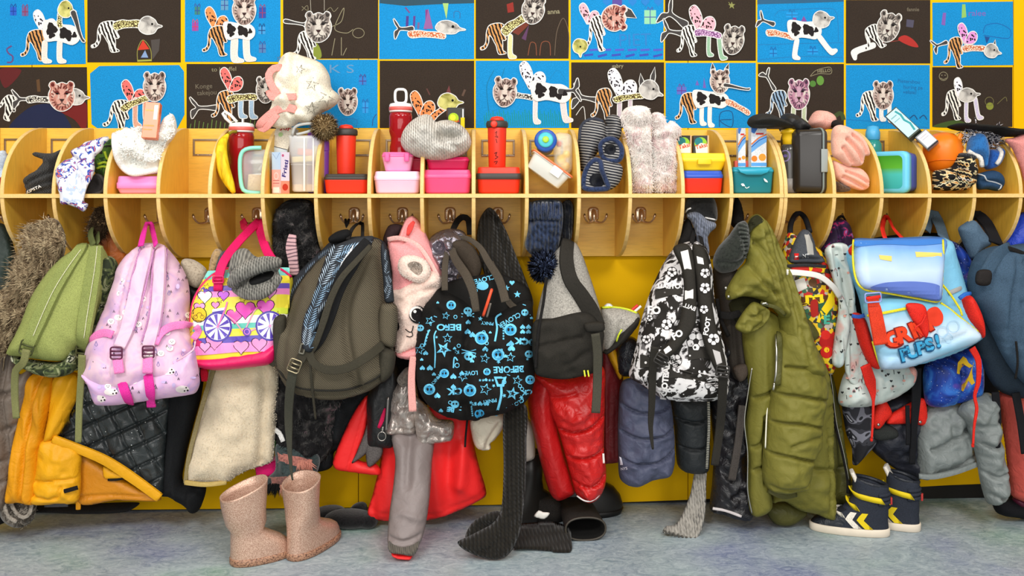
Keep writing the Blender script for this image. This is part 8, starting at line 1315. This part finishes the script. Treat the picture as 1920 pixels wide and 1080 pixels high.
s = soft('body', [(1813, 530), (1818, 500), (1832, 476), (1856, 463), (1890, 460), (1930, 462), (1960, 560), (1950, 720), (1925, 722), (1902, 700), (1880, 668), (1862, 632), (1840, 590), (1820, 562)], (-.28, -.36), .09, BGB, t, R=.09, lines=[([(1880, 480), (1870, 530), (1868, 590), (1880, 650), (1900, 700)], -.014, .004), ([(1890, 490), (1905, 480), (1930, 478)], -.016, .006), ([(1885, 560), (1890, 640)], -.01, .005)], noise=(.01, .06))
strap('top_strap', [(1892, 466), (1870, 478), (1856, 498), (1846, 516)], [26, 24, 22], BGB, t, s, .008, .005); soft('patch', [(1833, 508), (1858, 508), (1855, 534), (1830, 532)], -.385, .012, cloth('231F1E', .8), t)
soft('strap_base', [(1796, 430), (1806, 420), (1824, 412), (1840, 430), (1856, 456), (1838, 470), (1822, 486), (1812, 470)], -.24, .035, cloth('4E6478', .8, .14, 900, .4), t); strap('carry_strap', [(1818, 408, -.15), (1834, 404, -.16), (1852, 425, -.2), (1868, 458, -.27)], [14, 26, 30], cloth('16161A', .85), t, th=.006); tube('zip', [(1905, 640, -.40), (1908, 680, -.40), (1904, 710, -.39)], .003, BLK, t)
strap('top_webbing', [(1876, 462, -.33), (1900, 468, -.34), (1925, 478, -.34)], 8, BLK, t)
s = soft('jacket', [(1880, 466), (1884, 432), (1900, 408), (1916, 398), (1940, 400), (1940, 470), (1910, 470)], -.17, .05, nylon('1F3FB8', .45, .2, .5), None, label='royal blue jacket at the right edge above the canvas backpack', cat_='jacket')
soft('coat', [(1600, 470), (1680, 440), (1790, 440), (1850, 470), (1870, 640), (1868, 752), (1800, 764), (1730, 772), (1690, 766), (1640, 700), (1600, 600)], -.085, .03, cloth('141416', .9, .2), None, label='black coat mostly hidden behind the light blue satchel and galaxy backpack', cat_='coat', group='coats on the hooks')
# ---- coats low on the right
CAMG = patches(((0, '26262A'), (.45, '3A3A40'), (.52, '7C7C86'), (.6, '2A2A2E'), (.66, 'A8A8B0')), 22, 'Object', 'noise', 1, .6, .8)
s = soft('jacket_sleeve', [(1578, 740), (1600, 730), (1634, 750), (1644, 800), (1640, 830), (1622, 852), (1600, 872), (1597, 840), (1586, 810)], -.18, .04, CAMG, None, label='grey camouflage sleeve under the white printed bag', cat_='jacket', group='coats on the hooks')
t = thing('coat', 'dark navy coat with red collar flaps and snap buttons', 'coat', tuple(PV(1690, 898, -.18)), 'coats on the hooks')
soft('body', [(1632, 800), (1640, 760), (1690, 740), (1732, 750), (1730, 830), (1724, 896), (1716, 898), (1680, 880), (1650, 858), (1634, 842), (1630, 820)], -.17, .05, nylon('20222C', .55), t, noise=(.012, .04)); soft('cuff', [(1636, 806), (1660, 796), (1682, 806), (1680, 820), (1650, 826), (1638, 822)], -.215, .02, cloth('2E302E', .9), t)
soft('red_flap', [(1638, 772), (1648, 752), (1660, 750), (1672, 774), (1660, 790), (1648, 804), (1637, 800)], -.225, .018, RDW, t); soft('red_flap', [(1668, 778), (1690, 764), (1716, 750), (1734, 748), (1737, 796), (1710, 794), (1680, 796), (1662, 794)], -.22, .018, RDW, t)
for (sx, sy) in ((1647, 796), (1725, 791)): V, Fc = lathe([(.004, 0), (.0045, .002), (.001, .003)], 12, TR(PV(sx, sy, -.245), 90)); mesh('snap', V, Fc, ZIP, t)
strap('strap', [(1718, 690, -.25), (1718, 740, -.25), (1714, 800, -.24), (1710, 870, -.23)], [20, 18, 12, 12], cloth('17171A', .85), t); strap('strap', [(1701, 760, -.25), (1702, 800, -.25), (1702, 834, -.25)], 8, cloth('17171A', .85), t)
GPF = nylon('7E8482', .5, .12, .4, .4)
t = thing('puffer_jacket', 'grey green puffer jacket with folded hem at the right', 'jacket', tuple(PV(1775, 899, -.2)), 'coats on the hooks')
soft('body', [(1716, 800), (1728, 772), (1756, 752), (1800, 756), (1824, 792), (1832, 850), (1826, 872), (1790, 884), (1752, 894), (1722, 896), (1716, 860)], -.2, .06, GPF, t, lines=[([(1734, 836), (1762, 826), (1790, 806), (1812, 800)], -.025, .008), ([(1772, 770), (1770, 810)], -.015, .01), ([(1750, 880), (1790, 864), (1830, 842)], -.02, .006)], noise=(.014, .04)); strap('hem', [(1722, 892, -.245), (1750, 893, -.25), (1790, 884, -.25), (1828, 870, -.24)], [9, 10], GPF, t, th=.008)
soft('sleeve', [(1796, 770), (1820, 745), (1858, 738), (1868, 780), (1876, 840), (1888, 905), (1886, 930), (1864, 944), (1850, 942), (1838, 905), (1828, 850), (1812, 800)], -.25, .06, GPF, t, lines=[([(1832, 826), (1850, 832), (1874, 822)], -.02, .006), ([(1836, 880), (1856, 888), (1882, 876)], -.02, .006), ([(1846, 920), (1866, 926), (1886, 912)], -.016, .005)], noise=(.012, .03))
s = soft('coat', [(1870, 738), (1900, 730), (1940, 735), (1940, 936), (1900, 932), (1892, 900), (1884, 830), (1876, 780)], -.22, .06, nylon('C9564C', .5, .1, .3), None, label='coral pink coat at the right picture edge', cat_='coat', group='coats on the hooks', drape=(.014, .03, 0), lines=[([(1896, 916), (1930, 912)], -.008, .004)])
strap('strap', [(1866, 735, -.29), (1870, 790, -.29), (1868, 842, -.285)], 15, cloth('17171A', .85), s.o); strap('strap', [(1904, 736, -.31), (1914, 790, -.31), (1922, 850, -.31)], 16, cloth('17171A', .85), s.o)
soft('trousers', [(1862, 940), (1890, 928), (1940, 934), (1940, 972), (1900, 968), (1870, 962)], -.17, .05, cloth('1A1A1E', .9), None, label='black trouser ends under the coral pink coat', cat_='trousers'); soft('sleeve_end', [(1898, 932), (1930, 934), (1935, 952), (1908, 948)], -.2, .03, nylon('5E1A34', .5), None, label='dark magenta sleeve end under the coral pink coat', cat_='jacket')
# =================== on the floor ===================
def hull(rings, n=28, p=2.4):
    """horizontal slices: (z, x centre, y centre, half length, half width, toe sharpness)"""
    V = []; a = np.arange(n)*2*math.pi/n; c, s = np.cos(a), np.sin(a); e = 2/p
    for (z, x, y, hx, hy) in rings: V.append(np.stack([x+hx*np.sign(c)*np.abs(c)**e, y+hy*np.sign(s)*np.abs(s)**e, np.full(n, z)], 1))
    k = len(rings); Fc = [(i*n+j, i*n+(j+1) % n, (i+1)*n+(j+1) % n, (i+1)*n+j) for i in range(k-1) for j in range(n)]
    return np.concatenate(V), Fc
def placed(V, M4): return np.array([M4 @ Vector(v) for v in V])
def m_glitter():
    q = N('rose_gold_rubber'); v = q.co('Object'); n = q.n('TexNoise', {'Vector': v, 'Scale': 420, 'Detail': 2}); n2 = q.n('TexNoise', {'Vector': v, 'Scale': 8, 'Detail': 3})
    q.l(q.mix(q.ramp(n.outputs[0], [(.4, (0, 0, 0, 1)), (.62, (1, 1, 1, 1))]), lin('B58D78'), q.mix(n2.outputs[0], lin('D9B49C'), lin('E2C4B0'))), q.b.inputs['Base Color']); setp(q.b, .38, .35, .5); q.bump(n.outputs[0], .35, .002); return q.m
RG = m_glitter(); RGS = patches(((.35, '5A3A2C'), (.55, 'B08468')), 260, 'Object', 'noise', 2, 0, .5, spec=.5, interp='LINEAR')
def boot(label, heel, toe, top_l, top_r, topy):
    a = G(*heel); b = G(*toe); d = b-a; L = d.length; ang = math.degrees(math.atan2(d.y, d.x)); Mx = TR(a, 0, 0, ang)
    yt = a.y+.02; H = zz((top_l+top_r)/2, topy, yt); wt = (P(top_r, topy, yt)[0]-P(top_l, topy, yt)[0])/2
    t = thing('rubber_boot', label, 'boot', tuple(a), 'rose gold rubber boots'); r0 = L*.205; R_ = [(.016, L*.5, 0, L*.5, .040), (.03, L*.492, 0, L*.49, .040), (.045, L*.47, 0, L*.465, .039), (.058, L*.42, 0, L*.415, .038), (.07, L*.35, 0, L*.345, .036), (.085, L*.27, 0, L*.262, .035), (.105, L*.255, 0, max(L*.24, wt*.87), .040), (H*.66, L*.232, 0, wt*.9, .046), (H*.85, L*.22, 0, wt*.98, .049), (H-.006, L*.218, 0, wt*1.0, .051), (H, L*.218, 0, wt*1.02, .052)]
    R_ += [(H, L*.218, 0, wt*.96, .047), (H-.02, L*.218, 0, wt*.93, .046), (H*.55, L*.22, 0, wt*.8, .04), (H*.4, L*.22, 0, .03, .03), (H*.39, L*.22, 0, .001, .001)]
    V, Fc = hull(R_, 32); sl = np.clip((V[:, 2]-.1)/(H-.1), 0, 1); V[:, 2] += sl*(V[:, 0]-L*.22)*.35; mesh('shaft_and_foot', placed(V, Mx), Fc, RG, t)
    V, Fc = hull([(.0, L*.5, 0, L*.497, .041), (.004, L*.5, 0, L*.51, .044), (.016, L*.5, 0, L*.512, .0445), (.019, L*.5, 0, L*.505, .042)], 32); Fc += [tuple(range(32))[::-1], tuple(3*32+j for j in range(32))]; mesh('sole', placed(V, Mx), Fc, RGS, t)
    return t
boot('rose gold glitter rubber boot, left one, with its heel nearest the camera', (432, 1060), (545, 1036), 416, 502, 914)
boot('rose gold glitter rubber boot, right one, standing under the plaid scarf', (545, 1053), (630, 1002), 530, 592, 906)
# high-top trainers
NAV = cloth('2E323C', .8, .2, 900, .4); NAVD = nylon('22252C', .4, .15, .4); CRMR = PL('E4D6C2', .55, var=.12); YLT = cloth('E4C81E', .55, .08, 900, .2); WHT2 = cloth('EDE4D6', .6, .06)
def trainer(label, heel, toe, H):
    a = G(*heel); b = G(*toe); d = b-a; L = d.length; ang = math.degrees(math.atan2(d.y, d.x)); Mx = TR(a, 0, 0, ang)
    t = thing('high_top_trainer', label, 'shoe', tuple(a), 'navy and yellow high-top trainers')
    V, Fc = hull([(0, L*.5, 0, L*.495, .036), (.003, L*.5, 0, L*.505, .039), (.020, L*.5, 0, L*.508, .0395), (.023, L*.5, 0, L*.50, .037)], 36); Fc += [tuple(range(36))[::-1], tuple(3*36+j for j in range(36))]; mesh('sole', placed(V, Mx), Fc, CRMR, t)
    R_ = [(.022, L*.5, 0, L*.49, .036), (.034, L*.48, 0, L*.465, .036), (.046, L*.43, 0, L*.41, .035), (.058, L*.36, 0, L*.345, .034), (.072, L*.30, 0, L*.285, .033), (.088, L*.26, 0, L*.245, .033), (.105, L*.24, 0, L*.222, .034), (H-.006, L*.235, 0, L*.225, .036), (H, L*.235, 0, L*.22, .035), (H, L*.235, 0, L*.19, .027), (H-.03, L*.235, 0, L*.18, .025), (H-.05, L*.235, 0, .002, .002)]
    V, Fc = hull(R_, 36); tip = np.clip((V[:, 2]-.07)/(H-.07), 0, 1); V[:, 2] += tip*(V[:, 0]-L*.2)*.22
    cen = V[np.array(Fc)].mean(1); ix = ((cen[:, 0] > L*.58) & (cen[:, 2] < .07)).astype(int); mesh('upper', placed(V, Mx), Fc, [NAV, NAVD], t, None, ix)
    sg_ = 1 if abs(ang) > 90 else -1
    class Side:
        def at(s, u, v, off=0):   # u along the foot from heel, v up: find the outer wall on the camera side
            u = np.atleast_1d(u); v = np.atleast_1d(v); zs = np.array([r[0] for r in R_[:9]]); hx = np.interp(v, zs, [r[3] for r in R_[:9]]); xc = np.interp(v, zs, [r[1] for r in R_[:9]]); hy = np.interp(v, zs, [r[4] for r in R_[:9]])
            q = np.clip(np.abs((u-xc)/hx), 0, .97); y = sg_*(hy*(1-q**2.4)**(1/2.4)+off+.0015); z = v+np.clip((v-.07)/(H-.07), 0, 1)*(u-L*.2)*.22; return np.array([Mx @ Vector((p, w, r)) for p, w, r in zip(u, y, z)])
    S = Side()
    def chev(u): return (cat([(u, .024), (u+.022, .024), (u+.045, .048), (u+.030, .070), (u+.012, .070), (u+.024, .048)], True, .006) if False else np.array([(u, .024), (u+.010, .024), (u+.022, .024), (u+.034, .036), (u+.045, .048), (u+.038, .059), (u+.030, .068), (u+.014, .068), (u+.020, .058), (u+.026, .048), (u+.012, .035)]))
    for u, m in ((L*.22, YLT), (L*.36, WHT2)):
        q = chev(u); V = np.concatenate([S.at(q[:, 0], q[:, 1], .001), S.at(q[:, 0], q[:, 1], .0)]); n = len(q); F_ = [(0, 1, 10), (1, 2, 3, 10), (3, 4, 9, 10), (4, 5, 8, 9), (5, 6, 7, 8)]; F_ = [f[::-1] for f in F_]+[f for f in F_]; mesh('chevron', V, (F_ if sg_ > 0 else F_)+[(i, (i+1) % n, n+(i+1) % n, n+i) for i in range(n)], m, t, None, None, False)
    def band(name, u0, z0, u1, z1, w_, m, km=1.5):
        pts = []; zs = np.array([r[0] for r in R_[:9]])
        for k in np.linspace(-km, km, 25):
            f = max(0, 1-abs(k)); z = z0+(z1-z0)*f; hx, xc, hy = [float(np.interp(min(z, R_[8][0]), zs, [r[c] for r in R_[:9]])) for c in (3, 1, 4)]
            if abs(k) <= 1: u = xc+(1-abs(k)**2.4)**(1/2.4)*(hx+.003); y = k*(hy+.003)
            else: u = xc-(abs(k)-1)*u0; y = math.copysign(hy+.003, k)
            pts.append(Mx @ Vector((u, y, z+np.clip((z-.07)/(H-.07), 0, 1)*(u-L*.2)*.22)))
        p = np.array(pts); tg = np.gradient(p, axis=0); tg /= np.linalg.norm(tg, axis=1)[:, None]; up = np.array(Mx.to_3x3() @ Vector((.55, 0, .83))); nm = np.cross(tg, up); nm /= np.linalg.norm(nm, axis=1)[:, None]; nm *= np.sign((nm[8:17]*np.array(Mx.to_3x3() @ Vector((1, 0, .3)))).sum(1).mean()); 
        rows = np.stack([p-up*w_, p+up*w_, p+up*w_+nm*.003, p-up*w_+nm*.003], 1).reshape(-1, 3); n = len(p); mesh(name, rows, [(i*4+j, i*4+(j+1) % 4, i*4+4+(j+1) % 4, i*4+4+j) for i in range(n-1) for j in range(4)]+[(0, 1, 2, 3), (n*4-1, n*4-2, n*4-3, n*4-4)], m, t)
    band('hook_strap', .06, .110, 0, .118, .010, YLT); band('hook_strap', 0, .080, 0, .092, .011, YLT, .92); band('hook_strap', 0, .056, 0, .066, .009, WHT2, .85)
    V, Fc = loft(rb(.006, .022, .026, .003, .006), 3, Mx @ TR((L*.42, 0, H+.004), 0, 26)); mesh('tongue', V, Fc, [WHT2], t)
    for k in range(3): V, Fc = tubev([Mx @ Vector((L*.10+.002*abs(q), q*.036, H-.012-k*.012-.006)) if False else Mx @ Vector((L*.235-L*.222*math.cos(q), .037*math.sin(q), H-.016-k*.012-.012)) for q in np.linspace(-1.2, 1.2, 15)], .0055, 8); mesh('heel_pad', V, Fc, NAV, t)
    for sgn in (1,): V, Fc = tubev([Mx @ Vector((L*.235+L*.205*math.cos(q), .031*math.sin(q), H-.001+(L*.235+L*.205*math.cos(q)-L*.2)*.22)) for q in np.linspace(0, 2*math.pi, 26, endpoint=False)], .006, 8, True); mesh('collar', V, Fc, NAVD, t)
    V, Fc = loft(rb(.003, .006, .010, .001, .002), 2, Mx @ TR((-.004, 0, H-.05))); mesh('heel_loop', V, Fc, PL('B8332E', .5), t)
    return t
trainer('navy high-top trainer with yellow straps, front one of the pair', (1668, 1004), (1518, 990), .150)
trainer('navy high-top trainer with yellow straps, rear one of the pair', (1726, 996), (1590, 972), .150)
# black mitten on the floor
t = thing('glove', 'black knitted mitten lying on the floor behind the right rubber boot', 'glove', tuple(G(650, 985)))
BKM = fleece('1B1B1C', '0A0A0A', 160)
def lump(name, px, py, rx_, ry_, rz_, m, parent, rot=0, p=2.2):
    c = G(px, py); V, Fc = hull([(rz_*(1-math.cos(a)), 0, 0, rx_*math.sin(a)**.7+.0005, ry_*math.sin(a)**.7+.0005) for a in np.linspace(.02, math.pi-.02, 12)], 22, p); Fc += [tuple(range(22))[::-1], tuple(11*22+j for j in range(22))]; V[:, 2] *= .9; mesh(name, placed(V, TR(c, 0, 0, rot)), Fc, m, parent)
lump('palm', 655, 986, .075, .05, .024, BKM, t, -8); lump('thumb', 672, 968, .035, .018, .022, BKM, t, 60); lump('cuff', 618, 976, .05, .045, .022, BKM, t, 20); lump('fingertips', 690, 988, .03, .035, .022, BKM, t, 0)
# black rubber boots lying and standing
RUB = PL('211E1B', .38, .5); RUBM = cloth('2B2724', .7, .15, 600, .3)
t = thing('rubber_boot', 'black rubber boot lying on its side, opening towards the camera', 'boot', tuple(G(1090, 1012)), 'black rubber boots')
a, b = G(1098, 1014), G(1075, 958); d = b-a; ang = math.degrees(math.atan2(d.y, d.x)); Mx = TR(a+Vector((0, 0, .034)), 0, 0, ang) @ Matrix.Rotation(math.radians(90), 4, 'Y') @ Matrix.Rotation(math.radians(90), 4, 'Z'); L = .30
sec = [(0, .056, .031), (.004, .058, .033), (.06, .056, .033), (.14, .052, .033), (.2, .047, .032), (.26, .042, .03), (.30, .03, .024)]
V, Fc = hull([(z, 0, 0, hx, hy) for z, hx, hy in sec]+[], 28); V2, F2 = hull([(0, 0, 0, .056, .031), (.001, 0, 0, .052, .027), (.15, 0, 0, .044, .025), (.151, 0, 0, .001, .001)], 28); mb = MB(); mb.add(V, Fc+[tuple(6*28+j for j in range(28))], 0); mb.add(V2, F2, 1); mb.V = [placed(v, Mx) for v in mb.V]; mb.build('shaft', [RUBM, cloth('0E0D0C', .9)], t)
V, Fc = tubev([Mx @ Vector((.057*math.copysign(abs(math.cos(q))**.83, math.cos(q)), .032*math.copysign(abs(math.sin(q))**.83, math.sin(q)), -.001)) for q in np.linspace(0, 2*math.pi, 30, endpoint=False)], .003, 6, True); mesh('rim', V, Fc, PL('3E382F', .45), t)
t = thing('rubber_boot', 'black boot with its rounded toe pointing right under the red trousers', 'boot', tuple(G(1120, 968)), 'black rubber boots')
a = G(1060, 966); Mx = TR(a+Vector((0, .0, .0)), 0, 0, 8)
V, Fc = hull([(.0, .075, 0, .095, .042), (.006, .078, 0, .10, .046), (.03, .08, 0, .10, .046), (.055, .078, 0, .094, .044), (.08, .07, 0, .082, .04), (.098, .055, 0, .058, .032), (.106, .045, 0, .03, .018), (.108, .045, 0, .001, .001)], 28); mesh('foot', placed(V, Mx), Fc+[tuple(range(28))[::-1]], RUB, t); V, Fc = hull([(0, .075, 0, .099, .047), (.016, .078, 0, .104, .049), (.017, .078, 0, .10, .046)], 28); mesh('sole', placed(V, Mx), Fc+[tuple(range(28))[::-1]], PL('141210', .5), t)
t = thing('rubber_boot', 'black rubber boot shaft standing between the black scarf and red trousers', 'boot', tuple(G(995, 975)), 'black rubber boots')
a = G(992, 975); wt = .036; H = zz(990, 846, a.y); Mx = TR(a, 0, 0, 40)
V, Fc = hull([(0, .03, 0, .085, .038), (.02, .03, 0, .088, .04), (.06, .02, 0, .07, .038), (.09, 0, 0, .045, .037), (.12, 0, 0, .038, .037), (H*.7, 0, 0, .037, .04), (H, 0, 0, .037, .042), (H, 0, 0, .033, .038), (H-.06, 0, 0, .03, .034), (H-.061, 0, 0, .001, .001)], 28); mesh('shaft_and_foot', placed(V, Mx), Fc+[tuple(range(28))[::-1]], RUB, t)
t = thing('shoe', 'dark shoe half hidden behind the lying black boot', 'shoe', tuple(G(1025, 972)))
a = G(1010, 975); V, Fc = hull([(.0, .03, 0, .05, .036), (.03, .03, 0, .05, .036), (.05, .025, 0, .042, .033), (.068, .015, 0, .028, .026), (.07, .015, 0, .001, .001)], 22); mesh('upper', placed(V, TR(a, 0, 0, 10)), Fc+[tuple(range(22))[::-1]], RUBM, t)
